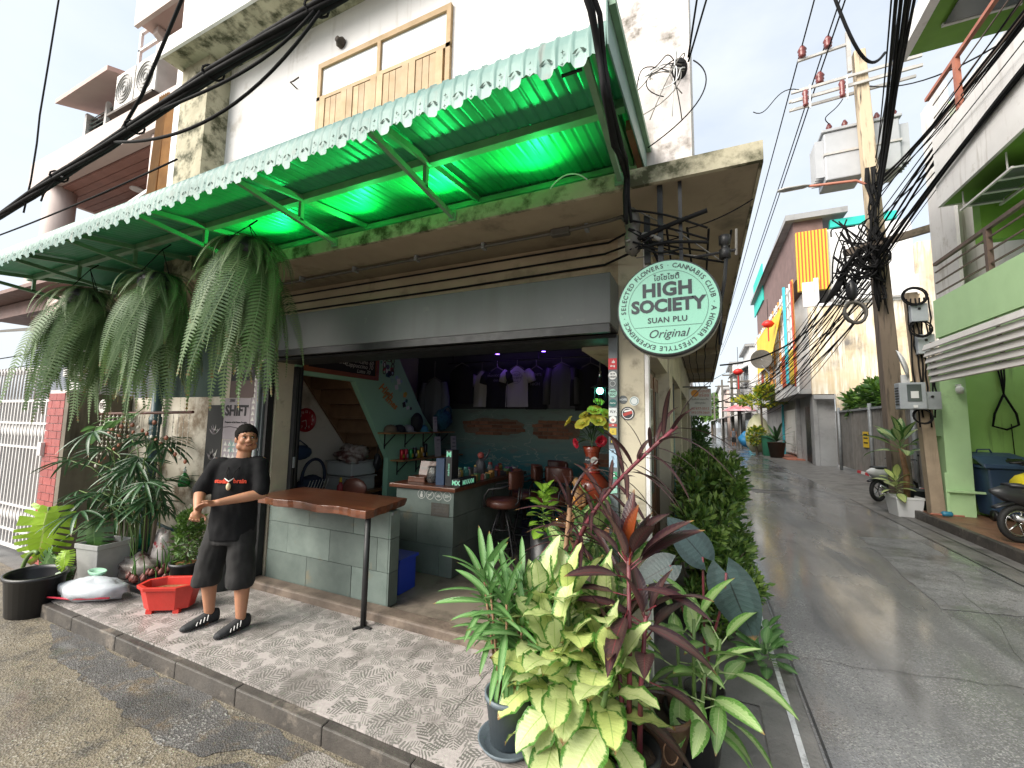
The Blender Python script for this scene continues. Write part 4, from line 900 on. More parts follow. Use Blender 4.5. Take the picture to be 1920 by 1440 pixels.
dpl = thing('downpipe', 'grey steel downpipe beside the shop doorpost', 'pipe', (-4.42, 3.02, .12)); MB().tube([(-4.41, 3.01, .12), (-4.41, 3.01, 2.47)], .022, 10).build('tube', 'steel_pipe', dpl, True)
for z in (.5, 1.5, 2.3): MB().bx(-4.445, -4.375, 3.02, 3.095, z, z+.025).build('clamp', 'steel_pipe', dpl)
# ================================================================ pink house left of the shop
mk('pink_wall', (.50, .36, .325), (.45, .32, .29), 1.5, .75, dirt=(.5, .40, .36), dpos=(.6, .8), bump=.05); mk('pink_pale', (.56, .465, .43), (.50, .415, .385), 1.5, .75, dirt=(.55, .47, .43), dpos=(.6, .8), bump=.05); mk('red_trim', (.42, .10, .075), (.35, .08, .06), 3, .6); mk('plank_soffit', (.30, .15, .12), (.24, .12, .095), 4, .6, rand=.12); mk('orange_sheet', (.46, .27, .11), (.34, .19, .08), 3, .6, rand=.2); flat('curtain_glass', (.22, .25, .25), .2)
pk = thing('pink_house', 'pale pink shophouse with round columns and balconies left of the shop', 'house', (-8.7, 4, 0))
def pp(name, mat, *bx, parent=None, bevel=0.): return part(name, mat, *bx, parent=parent if parent is not None else pk, bevel=bevel)
pp('ground_wall', 'pink_pale', (-11.2, -6.21, 4.4, 4.6, 3.9, 6.0)); pp('side_wall', 'pink_wall', (-6.35, -6.205, 3.2, 9, 3.5, 6.0))
pp('parapet', 'pink_pale', (-11.35, -6.15, 3.0, 3.18, 6.0, 6.52)); pp('parapet_end', 'pink_pale', (-11.35, -11.2, 3.181, 4.6, 6.0, 6.52))
so_ = pp('soffit', 'plank_soffit', (-11.19, -6.2, 3.19, 4.39, 5.99, 6.03))
for i in range(9): pp('plank', 'plank_soffit', (-11.18, -6.25, 3.20+.132*i, 3.20+.132*i+.122, 5.968, 5.989), parent=so_)
MB().lathe([(0, 0), (.11, 0), (.11, .02)], (-9.25, 3.75, 5.945), 16).build('downlight', 'frosted', so_)
MB().tube([(-10.72, 3.25, 3.6), (-10.72, 3.25, 5.99)], .21, 20).build('column', 'pink_pale', pk, True); MB().tube([(-11.2, 3.32, 3.6), (-11.2, 3.32, 5.99)], .12, 16).build('column', 'pink_wall', pk, True); MB().tube([(-7.25, 3.2, 3.6), (-7.25, 3.2, 5.99)], .15, 20).build('column', 'pink_pale', pk, True)
pp('base_ledge', 'pink_pale', (-11.2, -6.3, 3.05, 3.35, 4.0, 4.55)); pp('red_panel', 'red_trim', (-9.0, -7.9, 4.36, 4.399, 4.3, 5.9))
lw = pp('window', 'pink_wall', (-10.6, -9.5, 4.34, 4.399, 5.0, 5.7)); pp('pane', 'curtain_glass', (-10.52, -10.06, 4.33, 4.339, 5.06, 5.64), (-10.02, -9.58, 4.33, 4.339, 5.06, 5.64), parent=lw)
MB().bar((-7.6, 3.0, 4.95), (-6.1, 2.95, 5.13), .05).build('handrail', 'white_paint', pk)
# first-floor wall with louvre window under a hood, air conditioner
pp('upper_wall', 'pink_pale', (-8.75, -6.2, 3.6, 3.8, 6.03, 12)); pp('side_wing', 'pink_pale', (-10.4, -8.751, 3.7, 5, 6.03, 7.4))
lv = pp('louvre_window', 'white_paint', (-10.3, -10.22, 3.30, 3.69, 6.4, 7.42), (-9.55, -9.48, 3.30, 3.36, 6.4, 7.42), (-8.86, -8.78, 3.30, 3.36, 6.4, 7.42), (-10.3, -8.78, 3.30, 3.5, 6.33, 6.399))
flat('louvre_glass', (.10, .16, .14), .15)
for i in range(11):
    z = 6.45+.088*i
    for a, b in ((-10.21, -9.56), (-9.47, -8.87)): MB().box(((a+b)/2, 3.36, z), (b-a, .012, .085), M=Matrix.Rotation(-.5, 3, 'X')).build('slat', 'louvre_glass', lv)
pp('inner_dark', 'dark_glass', (-10.21, -8.87, 3.43, 3.45, 6.4, 7.42), parent=lv)
MB().prism([(2.95, 7.42), (2.95, 7.5), (3.7, 7.75), (3.7, 7.68)], -10.45, -8.62, 'yz').build('window_hood', 'pink_wall', pk)
ac = thing('air_conditioner', 'white air conditioner outdoor unit on the pink house wall', 'air conditioner', (-8.0, 3.2, 6.6))
mk('ac_white', (.62, .60, .56), (.52, .50, .46), 4, .5, dirt=(.35, .32, .28), dpos=(.55, .75)); flat('ac_dark', (.12, .12, .12), .5)
for xa, xb in ((-8.55, -7.98), (-7.95, -7.35)):
    b_ = MB().bx(xa, xb, 3.05, 3.40, 6.72, 7.36).build('casing', 'ac_white', ac, bevel=.02)
    c_ = ((xa+xb)/2, 3.043, 7.04); mb = MB()
    for r_ in (.06, .12, .18, .235): mb.tube([(c_[0]+r_*math.cos(2*PI*i/20), c_[1], c_[2]+r_*math.sin(2*PI*i/20)) for i in range(20)], .007, 4, closed=True)
    stuff(mb.build('grille', 'ac_white', b_)); MB().lathe([(0, 0), (.24, 0)], (c_[0], 3.0485, c_[2]), 20, 'y', cap=False).build('fan_opening', 'ac_dark', b_)
MB().bx(-8.6, -7.3, 3.0, 3.45, 6.64, 6.68).build('bracket', 'old_iron', ac)
pp('red_panel', 'red_trim', (-7.2, -6.85, 3.56, 3.599, 6.6, 7.4)); pp('red_panel', 'red_trim', (-7.7, -6.6, 3.56, 3.599, 7.95, 9))
MB().tube([(-7.28, 3.5, 6.52), (-7.28, 3.5, 8.6)], .045, 10).build('drain', 'pink_pale', pk, True)
uw = pp('window', 'white_paint', (-6.82, -6.22, 3.54, 3.599, 6.55, 7.55)); pp('pane', 'curtain_glass', (-6.76, -6.28, 3.53, 3.539, 6.62, 7.48), parent=uw)
pp('upper_balcony', 'pink_wall', (-7.45, -5.7, 2.85, 3.55, 7.62, 8.1)); pp('balcony_lip', 'pink_pale', (-7.5, -5.7, 2.8, 2.849, 7.58, 8.12))
MB().prism([(3.55, 7.1), (3.55, 7.6), (2.95, 7.6), (2.95, 7.5)], -7.3, -7.18, 'yz').build('corbel', 'pink_pale', pk); MB().prism([(3.55, 7.1), (3.55, 7.6), (2.95, 7.6), (2.95, 7.5)], -6.35, -6.23, 'yz').build('corbel', 'pink_pale', pk)
rl = pp('top_railing', 'white_paint', (-8.6, -7.75, 3.3, 3.34, 8.35, 8.40), (-8.6, -7.75, 3.3, 3.34, 8.02, 8.06), (-8.6, -8.55, 3.3, 3.34, 7.8, 8.349), (-7.8, -7.75, 3.3, 3.34, 7.8, 8.349)); pp('top_recess', 'pink_wall', (-8.6, -7.7, 3.55, 3.59, 7.6, 9.6))
# loose orange corrugated sheets between the houses
for i, (xa, lean) in enumerate([(-6.92, .06), (-6.66, .02), (-6.40, -.03)]):
    mb = MB(); P = [(xa+.0225*j, 2.93-(.034 if j % 2 else 0)) for j in range(12)]
    mb.add([(a+(z-5)*lean, b, z) for a, b in P for z in (4.2, 6.32-.1*i)], [(2*j, 2*j+2, 2*j+3, 2*j+1) for j in range(11)])
    o = mb.build('corrugated_sheet', 'orange_sheet'); tag(o, ['ochre corrugated sheet standing beside the pink column', 'ochre corrugated sheet in the middle of three', 'ochre corrugated sheet next to the mossy pilaster'][i], 'metal sheet', 'ochre sheets between the houses')
# ================================================================ green house on the right
mk('green_wall', (.42, .68, .20), (.36, .60, .17), 1.5, .7, dirt=(.20, .36, .10), dpos=(.62, .8), streak=(.16, .26, .08), spos=(.6, .8), bump=.1); mk('green_pale', (.50, .73, .40), (.44, .66, .35), 1.5, .7, dirt=(.3, .44, .24), dpos=(.62, .8), bump=.08); mk('green_deep', (.16, .33, .04), (.13, .28, .035), 2, .7, bump=.05); mk('brown_steel', (.13, .085, .065), (.09, .06, .045), 8, .6); mk('red_oxide', (.44, .17, .11), (.34, .12, .08), 6, .6); mk('slat_white', (.66, .63, .61), (.58, .55, .53), 3, .6, rand=.1)
gh = thing('green_house', 'lime green house with white upper balconies on the right of the street', 'house', (6, 10, 0))
def gp(name, mat, *bx, parent=None, bevel=0.): return part(name, mat, *bx, parent=parent if parent is not None else gh, bevel=bevel)
gp('party_wall', 'green_wall', (4.86, 10, 12.0, 12.2, 0, 9.2)); gp('pillar', 'green_pale', (4.46, 4.855, 11.45, 12.2, 0, 3.4)); gp('end_wall', 'white_wall', (4.80, 4.858, 11.2, 12.21, 3.42, 9.2))
gp('back_wall', 'green_wall', (7.2, 7.4, 2, 12, .15, 3.4))
gp('balcony_slab', 'green_pale', (3.93, 7.2, 2, 10.0, 3.35, 3.5)); gp('balcony_parapet', 'green_pale', (3.90, 4.02, 2, 10.02, 3.505, 4.20)); gp('balcony_end', 'green_pale', (4.021, 4.9, 9.9, 10.02, 3.505, 4.20)); gp('balcony_wall', 'white_wall', (5.2, 5.4, 2, 11.99, 3.51, 5.78)); gp('landing', 'green_pale', (4.45, 5.19, 10.03, 11.19, 3.4, 3.9))
for i, z in enumerate((3.42, 3.30, 3.18, 3.06, 2.94, 2.82)):
    MB().box((3.80+.015*i, 6.1, z-.05), (.03, 8.25, .112), M=Matrix.Rotation(.35, 3, 'Y')).build('slat', 'slat_white', gh)
for y in (10.1, 8.2, 6.2): MB().bar((3.90, y, 2.76), (3.86, y, 3.46), .035).build('slat_bracket', 'brown_steel', gh)
gp('downpipe', 'green_pale', (4.40, 4.455, 11.38, 11.44, .15, 1.0)); gp('low_pipe', 'green_pale', (4.42, 5.2, 11.36, 11.42, .62, .66))
# first balcony rail
for z in (4.32, 4.52, 4.72): MB().bar((3.95, 2, z), (3.95, 9.98, z), .022).build('rail', 'brown_steel', gh)
MB().bar((3.95, 2, 4.87), (3.95, 9.98, 4.87), .055).build('top_rail', 'brown_steel', gh)
for y in (8.42, 6.5, 4.5): gp('rail_post', 'brown_steel', (3.915, 3.985, y-.035, y+.035, 4.201, 4.84))
# second floor: white parapet with green soffit, hanging rack, oxide rail, roof eave
gp('upper_slab', 'green_deep', (3.95, 5.19, 2, 9.55, 5.80, 5.86)); gp('upper_parapet', 'white_wall', (3.90, 3.949, 2, 9.6, 5.79, 7.05)); gp('upper_end', 'white_wall', (3.951, 5.1, 9.551, 9.6, 5.79, 7.05)); gp('upper_wall', 'white_wall', (5.2, 5.4, 2, 11.99, 5.87, 9.15)); gp('soffit_beam', 'green_deep', (4.5, 4.75, 2, 9.5, 5.55, 5.79)); gp('end_panel', 'green_deep', (4.3, 5.19, 9.3, 9.5, 5.0, 5.79))
MB().bar((3.93, 2, 7.95), (3.93, 9.75, 7.95), .06).build('upper_rail', 'red_oxide', gh)
for y in (8.75, 6.6): gp('upper_post', 'red_oxide', (3.89, 3.96, y-.04, y+.04, 7.051, 7.92))
for z in (7.25, 7.45, 7.7): MB().bar((3.93, 2, z), (3.93, 9.55, z), .015).build('upper_wire', 'brown_steel', gh)
gp('roof_soffit', 'green_deep', (3.75, 5.9, 2, 9.85, 8.98, 9.04)); gp('roof_edge', 'white_wall', (3.6, 3.749, 2, 9.9, 8.95, 9.3)); gp('roof', 'white_wall', (3.75, 8, 2, 9.85, 9.205, 9.32)); gp('upper_door', 'red_oxide', (5.15, 5.199, 6.3, 7.2, 7.0, 8.9))
ck = gp('skylight', 'white_paint', (4.0, 5.0, 7.2, 7.25, 8.92, 8.97)); gp('skylight_frame', 'white_paint', (4.0, 5.0, 9.2, 9.25, 8.92, 8.97)); gp('skylight_pane', 'dark_glass', (4.02, 4.98, 7.26, 9.19, 8.93, 8.955), parent=ck)
rk = thing('hanging_rack', 'pale hanging rack under the green balcony soffit', 'rack', (4.2, 8.6, 5.6)); 
for x_ in (4.02, 4.5): MB().bar((x_, 7.9, 5.52), (x_, 9.2, 5.52), .03).build('rail', 'white_paint', rk)
for y in (7.95, 8.3, 8.7, 9.1): MB().bar((4.02, y, 5.535), (4.5, y, 5.535), .02).build('rung', 'frosted', rk)
MB().bx(4.05, 4.45, 8.0, 9.1, 5.545, 5.56).build('glass', 'dark_glass', rk)
for x_, y in ((4.02, 8.0), (4.5, 8.0), (4.02, 9.1), (4.5, 9.1)): MB().bar((x_, y, 5.53), (x_, y, 5.8), .015).build('hanger', 'white_paint', rk)
cam_ = thing('security_camera', 'small white dome camera on the green pillar', 'camera', (4.75, 11.44, 2.75)); MB().lathe([(0, 0), (.05, .01), (.065, .07), (.065, .12), (.03, .16)], (4.72, 11.36, 2.58), 14).build('dome', 'frosted', cam_, True); MB().bx(4.69, 4.75, 11.36, 11.45, 2.74, 2.78).build('mount', 'frosted', cam_)
lp = thing('cable_loop', 'black cable hanging in a loop on the green wall', 'cable', (5.6, 11.95, 2.0))
for i in range(3): MB().tube([(5.55+.06*i, 11.96, 3.3), (5.6+.03*i, 11.95, 2.9), (5.62, 11.94, 2.6)], .014, 6).build('strand', 'wire_black', lp, True)
MB().tube([(5.62, 11.94, 2.6), (5.78, 11.94, 2.2), (5.80, 11.94, 1.98), (5.62, 11.94, 1.88), (5.42, 11.94, 1.95), (5.46, 11.94, 2.2), (5.62, 11.94, 2.6)], .02, 8).build('loop', 'wire_black', lp, True)
MB().tube([(5.70, 11.96, 2.0), (5.72, 11.97, .9), (5.72, 11.97, .5)], .008, 5).build('drop', 'wire_black', lp)
# blue wheelie bin
mk('bin_blue', (.045, .085, .165), (.035, .068, .135), 4, .45, dirt=(.09, .11, .14), dpos=(.6, .8), bump=.04); flat('bin_bag', (.012, .012, .014), .25)
bn = thing('wheelie_bin', 'tall blue wheelie bin with black bag under its lid on the right pavement', 'bin', (5.2, 11.5, .15))
def frust(mb, c, w0, d0, w1, d1, h, z0=0.):
    P = [(c[0]+a*w_/2, c[1]+b*d_/2, c[2]+z) for (w_, d_, z) in ((w0, d0, z0), (w1, d1, z0+h)) for a, b in ((-1, -1), (1, -1), (1, 1), (-1, 1))]
    return mb.add(P, [(3, 2, 1, 0), (4, 5, 6, 7)]+[(i, (i+1) % 4, 4+(i+1) % 4, 4+i) for i in range(4)])
frust(MB(), (5.25, 11.5, .15), .48, .5, .62, .68, .92, .06).build('body', 'bin_blue', bn, bevel=.03)
frust(MB(), (5.25, 11.5, .15), .70, .74, .66, .70, .05, .98).build('rim', 'bin_blue', bn, bevel=.01)
MB().prism([(11.08, 1.14), (11.10, 1.22), (11.45, 1.36), (11.86, 1.42), (11.88, 1.36), (11.45, 1.30)], 4.86, 5.60, 'yz').build('lid', 'bin_blue', bn, bevel=.02)
blob(MB(), (5.42, 11.45, 1.24), (.24, .36, .09), .3, 4).build('bag', 'bin_bag', bn, True)
MB().tube([(5.05, 11.75, 1.40), (5.07, 11.75, 1.47), (5.25, 11.76, 1.48), (5.28, 11.75, 1.41)], .014, 6).build('handle', 'bin_blue', bn, True)
for x_ in (5.0, 5.46): MB().lathe([(0, -.03), (.1, -.03), (.1, .03), (0, .03)], (x_, 11.2, .25), 18, 'x').build('wheel', 'black_plastic', bn, True)
# motorcycles
flat('tyre', (.015, .015, .015), .7); flat('chrome', (.5, .5, .5), .2, .9); flat('bike_white', (.66, .66, .66), .3); flat('bike_dark', (.025, .027, .03), .4); mk('yellow_cover', (.66, .56, .015), (.56, .47, .01), 4, .45, bump=.5, bscale=9)
def wheel(t, c, r, M):
    mb = MB(); mb.tube([M @ Vector((r*math.cos(2*PI*i/24), 0, r*math.sin(2*PI*i/24)))+Vector(c) for i in range(24)], .045, 8, closed=True); w_ = mb.build('wheel', 'tyre', t, True)
    mb = MB(); mb.tube([M @ Vector(((r-.06)*math.cos(2*PI*i/20), 0, (r-.06)*math.sin(2*PI*i/20)))+Vector(c) for i in range(20)], .014, 6, closed=True)
    for i in range(5): mb.bar(c, M @ Vector(((r-.06)*math.cos(2*PI*i/5), 0, (r-.06)*math.sin(2*PI*i/5)))+Vector(c), .02, .02)
    mb.build('rim', 'chrome', w_, True)
def loft(mb, secs, M, o):
    """sections (x, halfwidth, z0, z1) -> rounded body"""
    k = 10; s0 = len(mb.v)
    for x_, hw, z0, z1 in secs:
        for i in range(k):
            a = 2*PI*i/k; mb.v.append(tuple(M @ Vector((x_, hw*math.cos(a), (z0+z1)/2+(z1-z0)/2*math.sin(a)))+Vector(o)))
    n = len(secs)
    for i in range(n-1):
        for j in range(k): mb.f.append((s0+i*k+j, s0+i*k+(j+1) % k, s0+(i+1)*k+(j+1) % k, s0+(i+1)*k+j))
    mb.f.append(tuple(s0+j for j in reversed(range(k)))); mb.f.append(tuple(s0+(n-1)*k+j for j in range(k))); return mb
def motorbike(label, o, rz, body):
    t = thing('motorcycle', label, 'motorcycle', o); M = Matrix.Rotation(rz, 3, 'Z'); V = lambda x_, y, z: M @ Vector((x_, y, z))+Vector(o)
    wheel(t, V(-.62, 0, .29), .245, M); wheel(t, V(.64, 0, .29), .245, M)
    loft(MB(), [(-.98, .03, .74, .80), (-.80, .09, .62, .86), (-.5, .13, .52, .88), (-.1, .12, .5, .80), (.12, .06, .45, .62)], M, o).build('tail_fairing', body, t, True)
    loft(MB(), [(.10, .06, .45, .62), (.28, .11, .45, .95), (.45, .14, .55, 1.08), (.60, .10, .75, 1.05), (.70, .04, .85, .98)], M, o).build('front_fairing', body, t, True)
    loft(MB(), [(-.75, .09, .84, .90), (-.4, .12, .80, .90), (.05, .10, .74, .82)], M, o).build('seat', 'bike_dark', t, True)
    loft(MB(), [(-.25, .10, .22, .5), (0, .13, .18, .52), (.2, .10, .25, .5)], M, o).build('engine', 'bike_dark', t, True)
    MB().tube([V(.0, -.12, .25), V(-.3, -.16, .24), V(-.85, -.19, .42)], [.03, .045, .05], 8).build('exhaust', 'chrome', t, True)
    for s in (-1, 1): MB().tube([V(.64, s*.07, .29), V(.48, s*.07, .95)], .02, 6).build('fork', 'chrome', t); MB().tube([V(.42, 0, 1.04), V(.36, s*.3, 1.08), V(.3, s*.36, 1.06)], .016, 6).build('handlebar', 'bike_dark', t); MB().ball(V(.42, s*.33, 1.2), .05, 8, 6, sc=(.4, 1, .7)).build('mirror', 'bike_dark', t, True)
    loft(MB(), [(.48, .05, .46, .56), (.64, .06, .53, .6), (.84, .05, .42, .5)], M, o).build('mudguard', body, t, True); loft(MB(), [(-.95, .05, .5, .55), (-.7, .06, .58, .63)], M, o).build('rear_guard', 'bike_dark', t, True)
    return t
motorbike('white sports motorcycle parked behind the utility pole', (4.52, 14.3, 0), R(42), 'bike_white')
yb = motorbike('motorcycle under a bright yellow rain cover at the right edge', (4.97, 9.42, .15), R(18), 'bike_dark')
loft(MB(), [(-.55, .16, .55, 1.0), (-.35, .28, .42, 1.06), (-.05, .32, .36, 1.12), (.25, .38, .36, 1.30), (.5, .36, .40, 1.28), (.75, .2, .5, 1.1)], Matrix.Rotation(R(18), 3, 'Z'), (4.95, 9.42, .17)).build('rain_cover', 'yellow_cover', yb, True)
# ================================================================ utility poles
def pole_mat():
    m, t = newmat('pole_concrete'); b = NB(t); p = b.n('ShaderNodeNewGeometry').outputs['Position']; z = b.n('ShaderNodeSeparateXYZ', {0: p}).outputs[2]
    c = b.mix(b.mr(b.math('ADD', z, b.math('MULTIPLY', b.noise(b.mapping(p, (6, 6, .7)), 1, 5), 2.5)), 6.6, 9.2), (.19, .145, .11), (.52, .42, .29))  # shaded brown below and sunlit tan above are put into the colour
    t2 = b.ramp(b.noise(b.mapping(p, (9, 9, 1)), 1.5, 6), .52, .7); c = b.mix(t2, c, (.06, .047, .038)); b.finish(c, .85, bump=b.noise(b.mapping(p, (10, 10, 1)), 4, 5), bstr=.25)
pole_mat()
up = thing('utility_pole', 'tall leaning utility pole carrying transformers and dense black cables', 'utility pole', (4.2, 13, 0))
def taper(mb, a, b, wa, wb):
    P = [(p[0]+sx*w_/2, p[1]+sy*w_/2, p[2]) for p, w_ in ((a, wa), (b, wb)) for sx, sy in ((-1, -1), (1, -1), (1, 1), (-1, 1))]
    return mb.add(P, [(3, 2, 1, 0), (4, 5, 6, 7)]+[(i, (i+1) % 4, 4+(i+1) % 4, 4+i) for i in range(4)])
taper(MB(), (4.24, 13, 0), (3.97, 13, 11.75), .36, .25).build('shaft', 'pole_concrete', up, bevel=.02)
mk('steel_arm', (.50, .48, .45), (.40, .38, .35), 6, .5, metal=.3); mk('porcelain', (.20, .05, .045), (.14, .035, .03), 6, .25)
for y, z in ((12.82, 10.98), (13.18, 10.98), (12.82, 10.72), (13.18, 10.72)): MB().bar((2.42, y, z), (5.15, y, z+.10), .05, .07).build('crossarm', 'steel_arm', up)
MB().bar((2.62, 12.9, 11.92), (3.75, 12.9, 12.0), .06).build('top_arm', 'steel_arm', up); MB().bar((3.74, 12.9, 11.2), (3.74, 12.9, 12.35), .09).build('arm_post', 'steel_arm', up)
MB().bar((3.35, 12.75, 6.25), (5.05, 12.75, 6.62), .14, .16).build('timber_arm', 'threshold_wood', up)
for (x_, z) in ((2.72, 11.96), (3.30, 12.02), (3.08, 11.06)):
    MB().lathe([(.03, 0), (.09, .02), (.07, .06), (.10, .10), (.075, .16), (.11, .20), (.08, .26), (.05, .32)], (x_, 12.85, z), 14).build('insulator', 'porcelain', up, True)
for x_ in (2.72, 3.52): MB().lathe([(.05, 0), (.07, .05), (.05, .1), (.07, .15), (.05, .2), (.07, .25), (.05, .3), (.08, .38), (.05, .45)], (x_, 12.75, 10.45), 12).build('fuse', 'porcelain', up, True); MB().bar((x_+.09, 12.72, 10.35), (x_+.1, 12.72, 11.0), .03).build('fuse_arm', 'frosted', up)
mk('xf_grey', (.42, .43, .445), (.36, .37, .385), 2, .45, dirt=(.42, .42, .42), dpos=(.6, .8))
for i, (xa, xb) in enumerate(((3.18, 4.0), (4.22, 4.78))):
    tx = thing('transformer', ['large grey transformer hung on the left of the utility pole', 'large grey transformer hung on the right of the utility pole'][i], 'transformer', ((xa+xb)/2, 13.6, 8.5), 'pole transformers')
    MB().bx(xa, xb, 13.22, 14.0, 8.5, 9.85).build('tank', 'xf_grey', tx, bevel=.03); MB().bx(xa-.05, xb+.05, 13.17, 14.05, 9.851, 9.93).build('cover', 'xf_grey', tx, bevel=.015); MB().bx(xa-.02, xb+.02, 13.19, 14.02, 9.2, 9.26).build('band', 'steel_arm', tx)
    for k in range(5): MB().bx(xa-.20, xa-.001, 13.3+.13*k, 13.33+.13*k, 8.65, 9.7).build('cooling_fin', 'xf_grey', tx) if i == 0 else MB().bx(xb+.001, xb+.20, 13.3+.13*k, 13.33+.13*k, 8.65, 9.7).build('cooling_fin', 'xf_grey', tx)
    for k in range(2): MB().lathe([(.06, 0), (.10, .04), (.06, .08), (.09, .13), (.05, .18), (.075, .23), (.03, .34)], (xa+.2+.35*k, 13.5, 9.93), 12).build('bushing', 'porcelain', tx, True)
sl_ = thing('street_lamp', 'flat led street lamp on a long arm off the utility pole', 'street lamp', (3.9, 12.9, 8.0))
MB().tube([(4.0, 12.85, 7.6), (3.9, 12.8, 8.0), (3.7, 12.8, 8.14), (2.7, 12.8, 8.22)], .035, 8).build('arm', 'red_oxide', sl_, True); loft(MB(), [(0, .02, -.02, .02), (.15, .1, -.035, .03), (.6, .12, -.04, .04), (.75, .05, -.03, .03)], Matrix.Rotation(PI, 3, 'Z'), (2.75, 12.8, 8.24)).build('head', 'steel_arm', sl_, True)
# meter pole
mp_ = thing('meter_pole', 'short concrete post with electricity meter boxes on the right kerb', 'meter post', (4.25, 11.5, .15))
mk('post_concrete', (.40, .31, .22), (.32, .25, .18), 5, .85, streak=(.2, .15, .1)); taper(MB(), (4.26, 11.45, .15), (4.10, 11.45, 4.75), .22, .19).build('shaft', 'post_concrete', mp_, bevel=.01)
for z in (.7, 1.0, 1.25, 1.5, 1.9, 2.15): MB().lathe([(.018, 0), (.018, .01)], (4.26-.035*z, 11.342+.003*z, z), 10, 'y').build('hole', 'slot', mp_)
mk('meter_grey', (.40, .43, .46), (.34, .37, .40), 4, .45)
mbx = MB().bx(3.66, 4.08, 11.0, 11.25, 2.26, 2.80).build('meter_box', 'meter_grey', mp_, bevel=.015); MB().bx(3.78, 4.0, 10.985, 10.999, 2.42, 2.76).build('window', 'dark_glass', mbx); MB().bx(3.83, 3.95, 10.975, 10.984, 2.48, 2.62).build('dial', 'frosted', mbx); MB().bx(3.86, 3.93, 10.985, 10.999, 2.29, 2.34).build('label_plate', 'frosted', mbx)
for k in range(7): MB().bx(3.652, 3.6595, 11.04, 11.2, 2.35+.055*k, 2.375+.055*k).build('vent', 'slot', mbx)
for z0, z1, xa in ((2.26, 2.62, 4.10), (3.40, 3.80, 4.07), (4.08, 4.45, 4.0)): p_ = MB().bx(xa, xa+.27, 11.18, 11.33, z0, z1).build('terminal_box', 'meter_grey', mp_, bevel=.01); MB().lathe([(.025, 0), (.025, .02)], (xa+.13, 11.16, (z0+z1)/2+.08), 8, 'y').build('lock', 'slot', p_)
for k in range(6): MB().tube(catenary((3.98+.07*k, 11.30, 4.6), (4.05+.06*k, 11.30, 1.9+.2*(k % 3)), 0, 10, .025, k), .014, 6).build('cable', 'wire_black', mp_, True)
mrd = random.Random(21)
def coil(c, r, n, mat='wire_black', flatx=1., th=.008, name='coil', parent=None, jit=.25):
    mb = MB()
    for k in range(n):
        rr = r*mrd.uniform(1-jit, 1); tl = mrd.uniform(-.5, .5); tz = mrd.uniform(-.4, .4)
        mb.tube([Vector(c)+Vector((rr*math.cos(a)*flatx, rr*.35*math.sin(a+tl), rr*math.sin(a+tz*.3))) for a in (2*PI*i/16 for i in range(16))], th, 5, closed=True)
    return stuff(mb.build(name, mat, parent, True))
coil((4.08, 11.2, 4.62), .22, 9, flatx=1., parent=mp_); coil((4.12, 11.15, 3.92), .2, 7, parent=mp_); coil((4.05, 11.15, 2.12), .18, 5, parent=mp_, th=.012)
dsh = thing('dish_antenna', 'pale satellite dish turned edge-on beside the meter post', 'satellite dish', (3.9, 11.6, 3.2)); MB().lathe([(0, .07), (.12, .06), (.22, .03), (.27, 0), (.275, .0), (.22, .045), (.12, .075), (0, .085)], (3.93, 11.6, 3.25), 24, M=Matrix.Rotation(R(75), 3, 'Y') @ Matrix.Rotation(.3, 3, 'X') @ Matrix.Diagonal((1.2, .9, 1)), cap=False).build('bowl', 'frosted', dsh, True); MB().bx(3.90, 4.04, 11.58, 11.62, 2.84, 3.02).build('bracket', 'frosted', dsh)
vl = thing('water_valve', 'blue valve on a thin pipe at the foot of the meter post', 'valve', (4.3, 11.2, .15)); MB().tube([(4.05, 11.15, .2), (4.55, 11.15, .2)], .02, 6).build('pipe', 'red_oxide', vl); MB().lathe([(.035, 0), (.05, .02), (.05, .14), (.035, .16)], (4.22, 11.15, .22), 12, 'x').build('body', flat('valve_blue', (.03, .2, .32), .4), vl, True)
# cables. Each is a thing; thick taped bundles are one thing of several strands
cw = random.Random(33)
labels_pos = ['leftmost', 'second from the left', 'third from the left', 'fourth from the left', 'fifth from the left', 'sixth from the left', 'rightmost']
for g, (x0, z0, n, nm) in enumerate([(3.86, 6.55, 7, 'lower'), (3.95, 7.15, 7, 'upper')]):
    b_ = thing('overhead_bundle', f'{nm} fan of black cables running over the green house balcony to the pole', 'cable', (x0, 8, z0), 'cable bundles in front of the green house')
    for i in range(n+5):
        j = Vector((cw.uniform(-.16, .16), 0, cw.uniform(-.2, .2)))*(1 if i < n else .35)
        a = Vector((3.98+cw.uniform(-.1, .1), 12.8, 6.0+cw.uniform(0, 2.2) if g else 5.6+cw.uniform(0, 1.4))); e = Vector((x0, 1.0, z0+.35))+j; m1 = Vector((x0, 8.5, z0-.05))+j
        MB().tube(bez(a, a.lerp(m1, .8), m1, e, 14), cw.choice([.008, .011, .015]) if i < n else .022, 6).build('strand', 'wire_black', b_, True)
b_ = thing('overhead_bundle', 'thick black cable bundle crossing steeply above the street from the pole', 'cable', (3, 9, 7.5))
for i in range(11):
    j = Vector((cw.uniform(-.10, .10), cw.uniform(-.1, .1), cw.uniform(-.12, .12)))
    MB().tube(catenary(Vector((4.08, 12.7, 7.4+.12*i)), Vector((2.30, 6.0, 7.0))+j, .12, 12)+[Vector((.6, 0, 6.0))+j], .02 if i < 5 else .010, 6).build('strand', 'wire_black', b_, True)
for i in range(9):
    MB().tube(catenary((4.02+cw.uniform(-.12, .1), 12.75, 8.4), (4.02+cw.uniform(-.1, .15), 12.72, 4.6+cw.uniform(0, 1)), 0, 10, .05, i), cw.choice([.012, .02, .03]), 6).build('riser', 'wire_black', b_, True)
